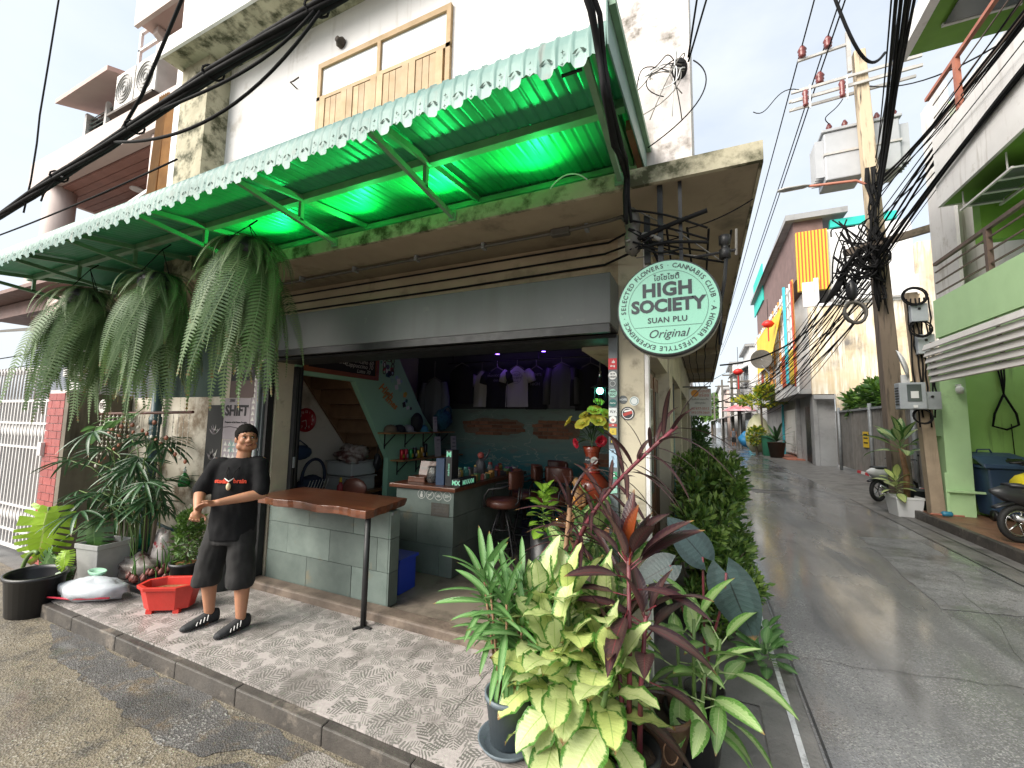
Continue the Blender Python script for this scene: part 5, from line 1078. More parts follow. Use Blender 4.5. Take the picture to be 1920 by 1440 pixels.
for i, (x_, z, lb) in enumerate([(2.72, 12.28, 'left'), (3.3, 12.32, 'middle'), (3.1, 11.38, 'lower')]):
    wire('power_line', f'{lb} high-voltage line carried by the brown insulators over the street', catenary((x_-.1, -3, z+.5), (x_, 12.85, z), .35, 16)+catenary((x_, 12.85, z), (x_-.9, 58, z-.6), .5, 24)[1:], .018, group='high-voltage lines')
wire('jumper_wire', 'curling thin jumper wire left of the upper crossarm', bez((2.6, 12.8, 11.0), (2.0, 12.8, 11.4), (1.9, 12.8, 10.3), (1.5, 12.8, 10.7), 14), .012)
wire('jumper_wire', 'thin wire arching from the crossarm to the left transformer', bez((3.52, 12.75, 10.4), (3.3, 12.75, 10.0), (3.0, 12.9, 10.2), (3.4, 13.5, 10.25), 14), .012)
wire('thick_cable', 'thick black cable looping down from the top of the sky to the pole', bez((2.55, 9.5, 10.6), (3.0, 9.8, 9.0), (3.3, 10.2, 9.1), (3.75, 10.8, 9.9), 16), .03)
tg = thing('cable_tangle', 'dense tangle of black cables and coils hanging on the utility pole', 'cables', (3.6, 12.7, 6))
for k in range(7): coil((3.3+.12*k, 12.6, 5.4+.17*k+cw.uniform(-.3, .3)), cw.uniform(.18, .34), 5, parent=tg, th=.014)
for i in range(34):
    a = Vector((cw.uniform(3.05, 4.15), 12.65+cw.uniform(-.15, .15), cw.uniform(5.2, 6.7))); b2 = Vector((cw.uniform(3.05, 4.2), 12.65+cw.uniform(-.15, .15), cw.uniform(4.9, 7.2))); m1 = (a+b2)/2+Vector((cw.uniform(-.4, .4), 0, cw.uniform(-.6, .2)))
    MB().tube(bez(a, m1, m1+Vector((0, 0, -.1)), b2, 10), cw.choice([.012, .018, .03]), 5).build('strand', 'wire_black', tg, True)
for i in range(6): MB().tube(bez((4.05, 12.7, 6.3), (3.6, 12.7, 6.4), (3.4, 12.65, 6.0), (2.9+.05*i, 12.6, 5.0+.05*i), 10), .04, 6).build('taped_cable', 'wire_black', tg, True)
MB().lathe([(.02, 0), (.10, .05), (.12, .3), (.08, .42), (.03, .5)], (3.36, 12.4, 4.95), 12).build('splice', 'black_plastic', tg, True)
coil((3.38, 12.3, 4.62), .30, 7, 'conduit', .75, .028, 'cable_coil', tg, .12)
for i in range(26):
    a = Vector((3.95+cw.uniform(-.15, .2), 12.8, 5.1+.12*i*.6+cw.uniform(-.1, .2))); e = Vector((3.2+cw.uniform(-.3, .9), 48+cw.uniform(-3, 6), 4.2+cw.uniform(0, 2.2)))
    wire('fanned_cable', f'thin black cable running from the pole down the far street, number {i+1} from the bottom' if False else 'thin black cable fanning from the pole to the far end of the street', catenary(a, e, cw.uniform(.6, 2.6), 18), cw.choice([.012, .016, .022]), group='cables fanning down the far street')
wire('crossing_cable', 'black cable sagging across the street from the slab to the coil', catenary((.3, 8, 2.9), (3.5, 12.6, 5.6), .5, 18), .016)
wire('crossing_cable', 'thin cable from the right edge of the view to the pole top', catenary((4.1, 12.8, 10.6), (4.2, 6.2, 6.9), .5, 16), .014)
# ================================================================ far right: metal gate, stained wall, colourful house
mk('gate_grey', (.24, .225, .21), (.19, .18, .165), 3, .6, streak=(.13, .11, .10), rand=.12); mk('stain_wall', (.62, .50, .33), (.52, .42, .28), .8, .85, streak=(.80, .74, .64), spos=(.42, .6), dirt=(.17, .155, .14), dscale=.45, dpos=(.5, .66), bump=.15); mk('far_white', (.72, .71, .70), (.64, .63, .62), .8, .8, dirt=(.5, .48, .46), dscale=.7, dpos=(.58, .75)); mk('far_grey', (.33, .33, .33), (.27, .27, .27), .8, .8, dirt=(.2, .2, .2)); 
mg = thing('metal_gate', 'long grey corrugated metal gate with posts along the right of the street', 'gate', (5.7, 18, 0))
yy = 12.6; k = 0
while yy < 24:
    MB().bx(5.70, 5.75, yy+.01, yy+.44, .18, 2.62).build('sheet', 'gate_grey', mg)
    for q in range(3): MB().bx(5.685, 5.699, yy+.06+.13*q, yy+.10+.13*q, .18, 2.62).build('rib', 'gate_grey', mg) if yy < 22 else None
    yy += .45; k += 1
for y in (12.7, 16.1, 19.6, 23.5): MB().tube([(5.63, y, 0), (5.63, y, 2.8)], .06, 10).build('post', 'steel_pipe', mg, True)
MB().bx(5.62, 5.68, 12.6, 24, 2.58, 2.66).build('top_rail', 'steel_pipe', mg)
for i in range(14): MB().bx(5.60, 5.66, 15+.45*i, 15.44+.45*i, .10, .20).build('base_stripe', 'stk0' if i % 2 else 'stk1', mg)
ys = thing('yellow_notice', 'small yellow notice on the grey metal gate', 'notice', (5.66, 20.4, 1.2)); MB().bx(5.655, 5.67, 20.0, 20.6, 1.15, 1.75).build('plate', flat('notice_yellow', (.75, .5, .03), .5), ys)
for z in (1.3, 1.48, 1.62): MB().bx(5.648, 5.654, 20.08, 20.5, z, z+.05).build('print', 'ink', ys)
st = thing('stained_building', 'building with a rain-stained ochre concrete side wall behind the metal gate', 'building', (8, 25, 0))
part('side_wall', 'stain_wall', (5.05, 11.5, 25.3, 25.5, 3.55, 8.0), parent=st); part('low_wall', 'far_white', (6.0, 11.5, 25.32, 25.5, 0, 3.54), parent=st); part('coping', 'far_white', (5.5, 11.5, 25.25, 25.55, 8.0, 8.15), parent=st); part('upper_block', 'far_white', (6.2, 11, 26.5, 30, 8.16, 11.0), parent=st); part('chimney_pier', 'stain_wall', (9.3, 10.2, 24.9, 25.29, 3.5, 10.6), parent=st); part('fence_board', 'far_white', (6.1, 9.5, 25.0, 25.1, 8.16, 9.1), parent=st)
part('ledge', 'far_grey', (5.05, 11.5, 25.1, 25.299, 3.3, 3.5), parent=st)
MB().bx(5.78, 11, 24.3, 24.5, 2.2, 3.5).build('corrugated_strip', 'stain_wall', st)
chh = thing('colourful_house', 'three-storey house with brown timber top, yellow slats and trellis balcony', 'house', (5.5, 32, 0))
mk('far_wood', (.20, .125, .115), (.15, .095, .085), 2, .8); flat('far_yellow', (.72, .5, .04), .6); flat('far_red', (.45, .07, .03), .6); flat('far_cyan', (.05, .42, .52), .5); flat('far_orange', (.7, .3, .06), .6); flat('turquoise', (.02, .48, .40), .6); mk('tarp', (.76, .53, .03), (.66, .43, .02), .8, .6)
def cp(name, mat, *bx, parent=None): return part(name, mat, *bx, parent=parent if parent is not None else chh)
cp('ground_wall', 'far_grey', (5.3, 6, 25.6, 44, 0, 3.6)); cp('frame_post', 'far_grey', (5.1, 5.29, 25.6, 26.3, 0, 3.6)); cp('frame_post', 'far_grey', (5.1, 5.29, 29.8, 30.2, 0, 3.6)); cp('dark_door', 'slot', (5.2, 5.31, 26.35, 28.0, .05, 3.0)); sd = cp('shutter', 'far_white', (5.2, 5.299, 30.3, 34.4, .2, 3.0))
for i in range(14): cp('shutter_slat', 'far_white', (5.17, 5.199, 30.4, 34.3, .25+.2*i, .40+.2*i), parent=sd)
cp('balcony_floor', 'far_grey', (4.55, 6, 25.6, 44, 3.6, 3.85)); cp('balcony_lip', 'far_white', (4.45, 4.549, 25.5, 44, 3.62, 4.5)); cp('inner_wall', 'far_white', (5.4, 5.6, 25.6, 44, 3.86, 9.6)); cp('end_wall', 'far_white', (4.9, 5.39, 25.55, 25.7, 8.1, 9.4))
for i in range(24): cp('trellis_upright', 'far_white' if i % 3 else 'far_orange', (4.46, 4.54, 25.8+.75*i, 25.92+.75*i, 4.51, 9.7))
for z in (5.1, 5.8, 6.5, 7.2, 7.9, 8.6, 9.3): cp('trellis_rail', 'far_white', (4.44, 4.459, 25.7, 44, z, z+.09))
for i in range(6): cp('balustrade', ['far_yellow', 'far_red', 'far_white', 'far_orange', 'far_yellow', 'far_red'][i], (4.40, 4.439, 26+2.4*i, 27.0+2.4*i, 4.2, 6.0))
cp('cyan_pipe', 'far_cyan', (4.3, 4.42, 27.4, 27.6, 4.3, 9.8)); cp('cyan_pipe', 'far_cyan', (5.05, 5.17, 34.5, 34.7, 0, 3.5)); cp('red_post', 'far_red', (4.4, 4.46, 25.7, 25.85, 4, 9.6))
MB().add([(4.36, 28, 8.9), (4.36, 40.5, 9.2), (4.2, 39.5, 6.2), (4.0, 31, 5.9), (4.38, 28, 8.92), (4.38, 40.5, 9.22), (4.22, 39.5, 6.22), (4.02, 31, 5.92)], [(0, 1, 2, 3), (7, 6, 5, 4), (0, 4, 5, 1), (1, 5, 6, 2), (2, 6, 7, 3), (3, 7, 4, 0)]).build('yellow_tarp', 'tarp', chh)
cp('timber_storey', 'far_wood', (4.7, 6, 26.0, 43, 9.71, 13.2)); ye = cp('yellow_gable', 'far_yellow', (4.75, 6.1, 25.7, 25.95, 9.0, 12.2))
for i in range(9): cp('stripe', 'far_red', (4.78+.15*i, 4.83+.15*i, 25.67, 25.699, 9.0, 12.2), parent=ye)
MB().prism([(25.6, 13.2), (44, 13.2), (44, 13.5), (25.6, 12.9)], 4.3, 7, 'yz').build('roof', 'far_grey', chh)
cp('turquoise_sheet', 'turquoise', (4.6, 4.69, 38, 44, 12.0, 15.0)); cp('turquoise_roof', 'turquoise', (6.3, 9, 25.9, 26.2, 12.3, 12.7)); cp('white_gable', 'far_white', (6.11, 9.5, 25.9, 26.2, 9, 12.2)); cp('forecourt', 'red_oxide', (4.4, 5.29, 29, 34, 0, .06))
# houses further down the right side: each a thing with its own storeys, windows and awning
fr = random.Random(12)
flat('far_glass', (.12, .15, .17), .2)
hs = [(4.2, 45, 52, 9.5, 'far_white', 'grey-white house with lean-to roof beyond the yellow tarp'), (4.0, 52.5, 60, 8.0, 'far_grey', 'grey two-storey house half way down the right of the street'), (3.7, 60.5, 70, 10, 'far_white', 'white three-storey house far down the right of the street'), (3.4, 71, 82, 7.5, 'pale_rose', 'pinkish low house far down the right of the street'), (3.0, 83, 100, 9, 'far_white', 'pale house closing the right side of the far street')]
for i, (x_, ya, yb_, h, m_, lb) in enumerate(hs):
    t = thing('row_house', lb, 'house', (x_+2, (ya+yb_)/2, 0), 'houses along the right of the far street'); part('wall', m_, (x_, x_+6, ya, yb_, 0, h), parent=t); part('roof', 'far_grey', (x_-.4, x_+6, ya-.2, yb_+.2, h, h+.25), parent=t)
    for z in (3.6, 6.4):
        if z+1.6 > h: continue
        for k in range(3):
            yk = ya+.8+k*(yb_-ya)/3.2; w_ = part('window', 'far_white', (x_-.06, x_-.001, yk, yk+1.5, z, z+1.4), parent=t); part('pane', 'far_glass', (x_-.075, x_-.061, yk+.12, yk+.7, z+.12, z+1.28), parent=w_); part('pane', 'far_glass', (x_-.075, x_-.061, yk+.8, yk+1.38, z+.12, z+1.28), parent=w_)
    MB().prism([(x_-1.6, 2.9), (x_, 3.3), (x_, 3.38), (x_-1.6, 2.97)], ya+.2, yb_-.2, 'xz').build('awning', 'far_grey' if i % 2 else 'far_white', t); part('shopfront', 'dark_glass', (x_-.08, x_-.02, ya+.6, yb_-.6, .2, 2.6), parent=t)
MB().prism([(2.6, 7.0), (4.3, 7.9), (4.3, 8.0), (2.6, 7.08)], 46, 51, 'xz').build('lean_to', 'far_grey', bpy.data.objects['row_house'])
# left side beyond the shop
for i, (ya, yb_, h, m_, lb) in enumerate([(14.7, 24, 8.5, 'far_white', 'white house next after the corner shop on the left'), (24.5, 40, 6.5, 'far_grey', 'low grey house on the left of the far street'), (41, 75, 8, 'far_white', 'last pale house on the left of the far street')]):
    t = thing('row_house', lb, 'house', (-3, (ya+yb_)/2, 0), 'houses along the left of the far street'); x1 = -.45-.35*i; part('wall', m_, (x1-5, x1, ya, yb_, 0, h), parent=t); part('slab', 'slab_under', (x1, x1+.6, ya, yb_, 3.0, 3.12), parent=t)
    for k in range(3): yk = ya+1+k*3; w_ = part('door', 'far_glass', (x1+.001, x1+.05, yk, yk+1.6, .1, 2.5), parent=t); part('frame', 'far_white', (x1+.051, x1+.08, yk-.1, yk, .1, 2.6), parent=w_)
# sign board of the neighbour on the left side
ns = thing('hanging_board', 'white hanging shop board with orange emblem and phone numbers on the left wall', 'sign', (-.05, 9, 2.05)); MB().bx(-.24, .16, 8.97, 9.0, 2.05, 2.58).build('board', 'far_white', ns, bevel=.01)
mb = MB(); mb.lathe([(0, 0), (.07, 0)], (-.13, 8.966, 2.49), 18, 'y', cap=False); mb.build('emblem', 'far_orange', ns)
for s_, sz, z, m_ in (('เบเกอรี่', .075, 2.53, 'far_red'), ('อร่อย', .085, 2.45, 'far_red'), ('รับสั่งทำ ขนมเค้ก', .045, 2.37, 'ink'), ('เปิดทุกวัน', .05, 2.30, 'ink'), ('02-677-5512', .062, 2.19, 'far_red'), ('092-279-3669', .058, 2.11, 'far_red')):
    mb = MB(); text_into(mb, s_, sz, facing_y((-.04 if m_ != 'far_red' or z < 2.4 else .03, 8.966, z)), ex=.0005); mb.build('lettering', m_, ns)
MB().bar((-.4, 8.98, 2.62), (.16, 8.98, 2.62), .02).build('arm', 'black_metal', ns); MB().bar((-.2, 8.98, 2.57), (-.2, 8.98, 2.63), .012).build('hook', 'black_metal', ns); MB().bar((.1, 8.98, 2.57), (.1, 8.98, 2.63), .012).build('hook', 'black_metal', ns)
# lanterns, dish, far poles, street clutter
flat('lantern_red', (.55, .02, .015), .5)
for i, (p, r_, lb) in enumerate([((2.12, 30, 5.35), .32, 'red paper lantern hanging low over the street'), ((3.86, 30, 8.3), .36, 'red paper lantern beside the trellis balcony')]):
    t = thing('paper_lantern', lb, 'lantern', p, 'red paper lanterns'); MB().lathe([(.1, -.62*r_), (.6*r_, -.5*r_), (r_, 0), (.6*r_, .5*r_), (.1, .62*r_)], p, 16).build('shade', 'lantern_red', t, True); MB().tube([(p[0], p[1], p[2]+.6*r_), (p[0], p[1], p[2]+1.6)], .015, 5).build('cord', 'wire_black', t); MB().tube([(p[0], p[1], p[2]-.6*r_), (p[0], p[1], p[2]-1.1)], .04, 6).build('tassel', 'lantern_red', t)
t = thing('dish_antenna', 'dark round satellite dish on the trellis balcony', 'satellite dish', (3.5, 30, 5.5)); MB().lathe([(0, .12), (.35, .08), (.58, 0), (.6, 0), (.35, .1), (0, .15)], (3.42, 30, 6.1), 24, 'y', cap=False).build('bowl', 'conduit', t, True); MB().tube([(3.45, 30, 5.7), (3.8, 30, 5.2), (4.5, 30, 5.2)], .03, 6).build('bracket', 'steel_pipe', t); MB().tube([(3.42, 30, 6.1), (3.42, 29.6, 6.0)], .02, 6).build('feed', 'steel_pipe', t)
for i, (x_, y, h) in enumerate([(3.0, 52, 8.5), (2.6, 66, 8.5), (2.1, 90, 8.5), (3.1, 44, 7)]):
    t = thing('street_pole', ['dark utility pole with cable tangle far down the street', 'slim pole beyond the far cable tangle', 'most distant utility pole at the end of the street', 'nearest of the far street poles'][i], 'utility pole', (x_, y, 0), 'poles down the far street'); taper(MB(), (x_, y, 0), (x_, y, h), .34, .24).build('shaft', 'conduit', t); MB().bx(x_-.9, x_+.9, y-.05, y+.05, h-1.0, h-.85).build('crossarm', 'conduit', t)
    for k in range(2): MB().bx(x_-.7, x_+.7, y-.1, y+.1, 4.5+.9*k, 4.62+.9*k).build('cable_rack', 'wire_black', t)
wire('cable_span', 'cable span drooping across the far street', catenary((-1, 50, 4.4), (3, 52, 5.2), .4, 14, .05, 2), .05)
# clutter by the far right houses
t = thing('bagged_bundle', 'blue bundle and basket on the right roadside far away', 'bundle', (3.5, 42, 0)); blob(MB(), (3.4, 42, .8), (.55, .5, .65), .25, 2).build('bag', flat('bundle_blue', (.03, .22, .45), .5), t, True); MB().lathe([(.4, 0), (.5, .6), (.45, .6), (.35, .1)], (3.9, 42, 0), 14, cap=False).build('basket', 'far_cyan', t, True)
t = thing('folded_parasol', 'pale folded parasol with straps standing by the shutter', 'parasol', (3.6, 34.5, 0)); MB().lathe([(.45, 0), (.75, .5), (.8, 1.3), (.55, 2.2), (.15, 2.7), (.02, 2.8)], (3.55, 34.5, .1), 14).build('cloth', mk('parasol_cloth', (.70, .66, .50), (.58, .6, .36), 2, .8, bump=.4, bscale=4), t, True); MB().tube([(3.55, 34.5, 0), (3.55, 34.5, 3.1)], .04, 6).build('pole', 'steel_pipe', t)
t = thing('market_parasol', 'faded red and white parasol over the far roadside', 'parasol', (3.2, 44, 0)); MB().lathe([(1.5, 0), (.9, .35), (0, .7), ], (3.1, 43.5, 3.3), 10, cap=False).build('canopy', mk('parasol_red', (.55, .09, .12), (.6, .5, .52), 1.2, .7), t, True); MB().tube([(3.1, 43.5, 0), (3.1, 43.5, 4)], .05, 6).build('pole', 'steel_pipe', t)
tub('large_jar', 'brown glazed jar with a cycad by the cyan pipe', 'planter', (4.15, 30.8, 0), .35, .5, .95, 'soil', soil=True)
tub('green_bin', 'green bin standing beside the folded parasol', 'bin', (3.95, 32.6, 0), .35, .42, 1.3, flat('bin_green', (.02, .12, .07), .5), soil=False, n=10)
t = thing('plastic_chair', 'orange plastic chair on the left side of the far street', 'chair', (-.2, 15.2, 0))
co_ = flat('chair_orange', (.62, .13, .05), .4); MB().bx(-.45, .0, 15, 15.45, .42, .46).build('seat', co_, t, bevel=.01); MB().bx(-.45, .0, 15.42, 15.46, .47, .85).build('backrest', co_, t, bevel=.01)
for a in (-.42, -.03):
    for b2 in (15.03, 15.42): MB().bx(a-.02, a+.02, b2-.02, b2+.02, 0, .42).build('leg', co_, t)
# ================================================================ bar table in the opening
mk('slate', (.150, .185, .165), (.105, .135, .12), 3.5, .55, rvar=.1, dirt=(.20, .165, .10), dscale=3.2, dpos=(.60, .74), bump=.25, bscale=18, rand=.22); mk('slate_back', (.06, .07, .065), (.05, .055, .05), 5, .7)
def wood_mat(name, c1, c2, ax=(1, 14, 14), rough=.32, coat=.3):
    m, t = newmat(name); b = NB(t); p = b.n('ShaderNodeNewGeometry').outputs['Position']; v = b.mapping(p, ax)
    f = b.noise(v, 1.6, 8, .65); c = b.mix(b.ramp(f, .36, .66), c1, c2); c = b.mix(b.ramp(b.noise(v, 6, 6), .58, .72), c, tuple(x*.4 for x in c1)); b.finish(c, rough, bump=f, bstr=.12, coat=coat)
wood_mat('slab_wood', (.19, .065, .03), (.085, .03, .016)); wood_mat('shelf_wood', (.42, .25, .10), (.32, .18, .07), (6, 1, 14), .5, 0)
bt_ = thing('bar_table', 'tall bar table with live-edge wooden top, slate front and black steel post', 'table', (-3.4, 3.1, .16))
n = 26; top = []; r_ = random.Random(5)
for i in range(n+1): top.append((-4.10+1.50*i/n, 2.80+.018*math.sin(i*.7)+r_.uniform(-.006, .006)))
for i in range(9): top.append((-2.585-.012*i+r_.uniform(-.008, .008), 2.86+.065*i))
top += [(-2.69, 3.44), (-4.14, 3.44)]
cxm = sum(p[0] for p in top)/len(top); cym = sum(p[1] for p in top)/len(top)
P = [(x_, y, 1.085) for x_, y in top]+[(x_-.004, y+.002, 1.06) for x_, y in top]+[(cxm+(x_-cxm)*.985, cym+(y-cym)*.955, 1.015) for x_, y in top]; k = len(top)
MB().add(P, [tuple(range(k)), tuple(range(3*k-1, 2*k-1, -1))]+[(j*k+i, j*k+(i+1) % k, (j+1)*k+(i+1) % k, (j+1)*k+i) for j in range(2) for i in range(k)]).build('top', 'slab_wood', bt_, bevel=.006)
cr0 = MB().bx(-4.27, -2.64, 3.150, 3.245, .165, 1.014).build('panel', 'slate_back', bt_)
def tiles(parent, axis, a0, a1, z0, z1, fixed, wd, ht, sgn=-1, seed=1, th=.016):
    """slate slabs on a face; axis 'x' -> face normal along y"""
    r = random.Random(seed); z = z0; row = 0
    while z < z1-.02:
        h = min(ht, z1-z); a = a0-(wd*.5 if row % 2 else 0)
        while a < a1-.01:
            s, e = max(a, a0), min(a+wd, a1)
            if e-s > .03:
                pr = r.uniform(0, .003); f0, f1 = fixed, fixed+sgn*(th+pr)
                if axis == 'x': MB().bx(s+.0025, e-.0025, min(f0, f1), max(f0, f1), z+.0025, z+h-.0025).build('slate_tile', 'slate', parent)
                else: MB().bx(min(f0, f1), max(f0, f1), s+.0025, e-.0025, z+.0025, z+h-.0025).build('slate_tile', 'slate', parent)
            a += wd
        z += ht; row += 1
tiles(cr0, 'x', -4.27, -2.64, .166, 1.012, 3.149, .60, .30, -1, 2); tiles(cr0, 'y', 3.13, 3.26, .166, 1.012, -2.639, .5, .30, 1, 3)
MB().tube([(-2.63, 2.845, .125), (-2.63, 2.845, 1.014)], .024, 14).build('post', 'black_metal', bt_, True)
for a in (0, 120, 240): MB().box((-2.63+.04*math.cos(R(a)), 2.845+.04*math.sin(R(a)), .128), (.09, .025, .012), R(a)).build('foot', 'black_metal', bt_)
MB().bx(-2.632, -2.612, 3.135, 3.155, .98, 1.005).build('bracket', 'steel_pipe', bt_)
# ================================================================ service counter
ct = thing('bar_counter', 'slate-clad service counter with reddish wooden top inside the shop', 'counter', (-2.9, 4.9, .16))
cb = MB().bx(-3.28, -2.52, 4.02, 5.92, .161, 1.08).build('body', 'slate_back', ct)
tiles(cb, 'x', -3.29, -2.50, .165, 1.078, 4.019, .62, .32, -1, 6); tiles(cb, 'y', 4.0, 5.93, .165, 1.078, -2.519, .62, .32, 1, 7)
MB().bx(-3.36, -2.455, 3.95, 5.97, 1.081, 1.128).build('top', 'slab_wood', ct, bevel=.008)
flat('chalk', (.62, .62, .58), .8)
ic = thing('icon_stickers', 'row of four white pictogram circles ending in 20+ on the counter front', 'sticker', (-2.75, 3.998, 1.03))
for i, x_ in enumerate((-2.93, -2.815, -2.70, -2.585)):
    mb = MB(); ring(mb, (x_, 3.9985, 1.025), .046, .006, 28); c_ = mb.build('circle', 'chalk', ic); mb = MB()
    if i == 3: text_into(mb, '20+', .045, facing_y((x_, 3.9985, 1.025)), ex=.0003, bold=.0006)
    elif i == 2:
        for a in (-75, -40, 0, 40, 75):
            q = R(90+a); d = Vector((math.cos(q), 0, math.sin(q))); n_ = Vector((-d.z, 0, d.x))*.005; o = Vector((x_, 3.9985, 1.008)); mb.add([o, o+d*.02+n_, o+d*.038, o+d*.02-n_], [(0, 1, 2, 3)])
    elif i == 1:
        mb.add([(x_-.03, 3.9985, 1.02), (x_+.02, 3.9985, 1.02), (x_+.02, 3.9985, 1.03), (x_-.03, 3.9985, 1.03)], [(0, 1, 2, 3)]); mb.add([(x_-.034, 3.998, .995), (x_-.028, 3.998, .991), (x_+.034, 3.998, 1.055), (x_+.028, 3.998, 1.059)], [(0, 1, 2, 3)])
    else:
        mb.lathe([(0, 0), (.012, 0)], (x_+.002, 3.9985, 1.047), 12, 'y', cap=False); mb.add([(x_-.014, 3.9985, .99), (x_+.016, 3.9985, .99), (x_+.018, 3.9985, 1.02), (x_+.008, 3.9985, 1.036), (x_-.01, 3.9985, 1.034), (x_-.02, 3.9985, 1.01)], [tuple(range(6))])
    mb.build('pictogram', 'chalk', c_)
pq = thing('notice_plate', 'dark notice plate with engraved lines under the counter pictograms', 'plate', (-2.66, 3.998, .87)); MB().bx(-2.79, -2.555, 3.993, 3.9995, .80, .945).build('plate', 'conduit', pq)
mb = MB()
for i, s_ in enumerate(('WELCOME TO', 'HIGH SOCIETY', 'SUAN PLU', 'CANNABIS CLUB')): text_into(mb, s_, .026, facing_y((-2.672, 3.9925, .925-.032*i)), ex=.0003)
mb.build('lettering', 'grey_steel', pq)
# goods on the counter top
gr = random.Random(17); ZT = 1.129
gm = [flat(f'good{i}', c, .5) for i, c in enumerate([(.45, .24, .06), (.55, .52, .42), (.12, .25, .12), (.30, .12, .3), (.5, .35, .1), (.08, .08, .09), (.6, .58, .55), (.10, .32, .28), (.45, .10, .08)])]
bxm = thing('tall_box', 'tall black box with mint lettering standing at the counter corner', 'box', (-2.62, 4.12, ZT)); MB().bx(-2.66, -2.575, 4.06, 4.20, ZT, ZT+.40).build('carton', 'bike_dark', bxm, bevel=.004)
flat('mint_glow', (.30, .7, .5), .5, emit=(.3, .7, .5), estr=.15); mb = MB(); text_into(mb, 'M', .085, facing_y((-2.617, 4.0585, ZT+.35)), bold=.003); text_into(mb, 'madness', .04, facing_y((-2.617, 4.0585, ZT+.18), PI/2)); mb.build('lettering', 'mint_glow', bxm)  # mint lettering given a faint glow of its own
bxs = thing('shallow_box', 'low dark box with pale mint letters in front of the goods', 'box', (-2.55, 4.3, ZT)); MB().bx(-2.56, -2.46, 4.05, 4.42, ZT, ZT+.085).build('carton', 'bike_dark', bxs, bevel=.003); mb = MB(); text_into(mb, 'MXAXM', .07, facing_x((-2.4585, 4.235, ZT+.04), 1), bold=.002); text_into(mb, 'MX', .07, facing_y((-2.51, 4.0485, ZT+.04)), bold=.002); mb.build('lettering', 'mint_glow', bxs)
MB_ = MB().bx(-2.80, -2.69, 4.08, 4.22, ZT, ZT+.30).build('dark_carton', 'bin_blue'); tag(MB_, 'plain navy carton beside the tall lettered box', 'box')
wb = thing('wooden_caddy', 'open wooden caddy at the left end of the counter top', 'caddy', (-3.12, 4.25, ZT)); MB().bx(-3.24, -3.0, 4.14, 4.36, ZT, ZT+.06).build('tray', 'slab_wood', wb, bevel=.004); MB().box((-3.12, 4.37, ZT+.12), (.24, .02, .22), M=Matrix.Rotation(-.25, 3, 'X')).build('back', 'slab_wood', wb, bevel=.004)
jg = thing('glass_jug', 'clear glass jug on the counter', 'jug', (-2.92, 4.2, ZT)); flat('jug_glass', (.8, .85, .82), .05, trans=.9); MB().lathe([(0, 0), (.06, 0), (.075, .05), (.07, .12), (.055, .17), (.06, .19), (.054, .19), (.05, .17), (.064, .12), (.068, .05), (.0, .01)], (-2.92, 4.2, ZT), 20, cap=False).build('body', 'jug_glass', jg, True); MB().tube([(-2.86, 4.2, ZT+.15), (-2.81, 4.2, ZT+.13), (-2.82, 4.2, ZT+.06), (-2.855, 4.2, ZT+.04)], .007, 6).build('handle', 'jug_glass', jg, True)
gl_lab = ['first', 'second', 'third', 'fourth', 'fifth', 'sixth', 'seventh', 'eighth', 'ninth', 'tenth', 'eleventh', 'twelfth', 'thirteenth', 'fourteenth', 'fifteenth', 'sixteenth', 'seventeenth', 'eighteenth']
ci = {'good0': 'tan', 'good1': 'cream', 'good2': 'green', 'good3': 'purple', 'good4': 'ochre', 'good5': 'black', 'good6': 'white', 'good7': 'teal', 'good8': 'red'}
for i in range(18):
    y = 4.42+i*.078; m_ = gm[gr.randrange(9)]; x_ = -2.56-gr.random()*.02; w_, d_, h = gr.uniform(.05, .09), gr.uniform(.05, .075), gr.uniform(.04, .09)
    o = MB().box((x_, y, ZT+h/2), (w_, d_, h), gr.uniform(-.4, .4)).build('small_box', m_, None, bevel=.002); tag(o, f'{ci[m_.name]} small box, {gl_lab[i]} along the counter edge from the tall box', 'box', 'small boxes on the counter edge')
for i in range(14):
    y = 4.5+i*.1; x_ = -2.76-gr.random()*.14; m_ = gm[gr.randrange(9)]; h = gr.uniform(.07, .2)
    t = thing('small_jar', f'{ci[m_.name]} jar in the rear row of goods, {gl_lab[i]} from the tall box', 'jar', (x_, y, ZT), 'jars on the counter'); r0 = gr.uniform(.025, .04); MB().lathe([(0, 0), (r0, 0), (r0, h*.75), (r0*.7, h*.8), (r0*.7, h*.82)], (x_, y, ZT), 12).build('body', m_, t, True); MB().lathe([(r0*.78, 0), (r0*.78, h*.18), (0, h*.18)], (x_, y, ZT+h*.821), 12).build('lid', gm[(i*5+6) % 9], t, True)
fgq = thing('figurine', 'dark figurine with a raised arm among the counter goods', 'figurine', (-2.72, 5.0, ZT)); blob(MB(), (-2.72, 5.0, ZT+.13), (.07, .05, .12), .2, 3).build('body', gm[5], fgq, True); MB().ball((-2.71, 4.98, ZT+.28), .045, 10, 8).build('head', gm[8], fgq, True); MB().tube([(-2.70, 5.0, ZT+.2), (-2.63, 5.0, ZT+.27), (-2.58, 4.99, ZT+.36)], [.02, .015, .01], 6).build('arm', gm[5], fgq, True)
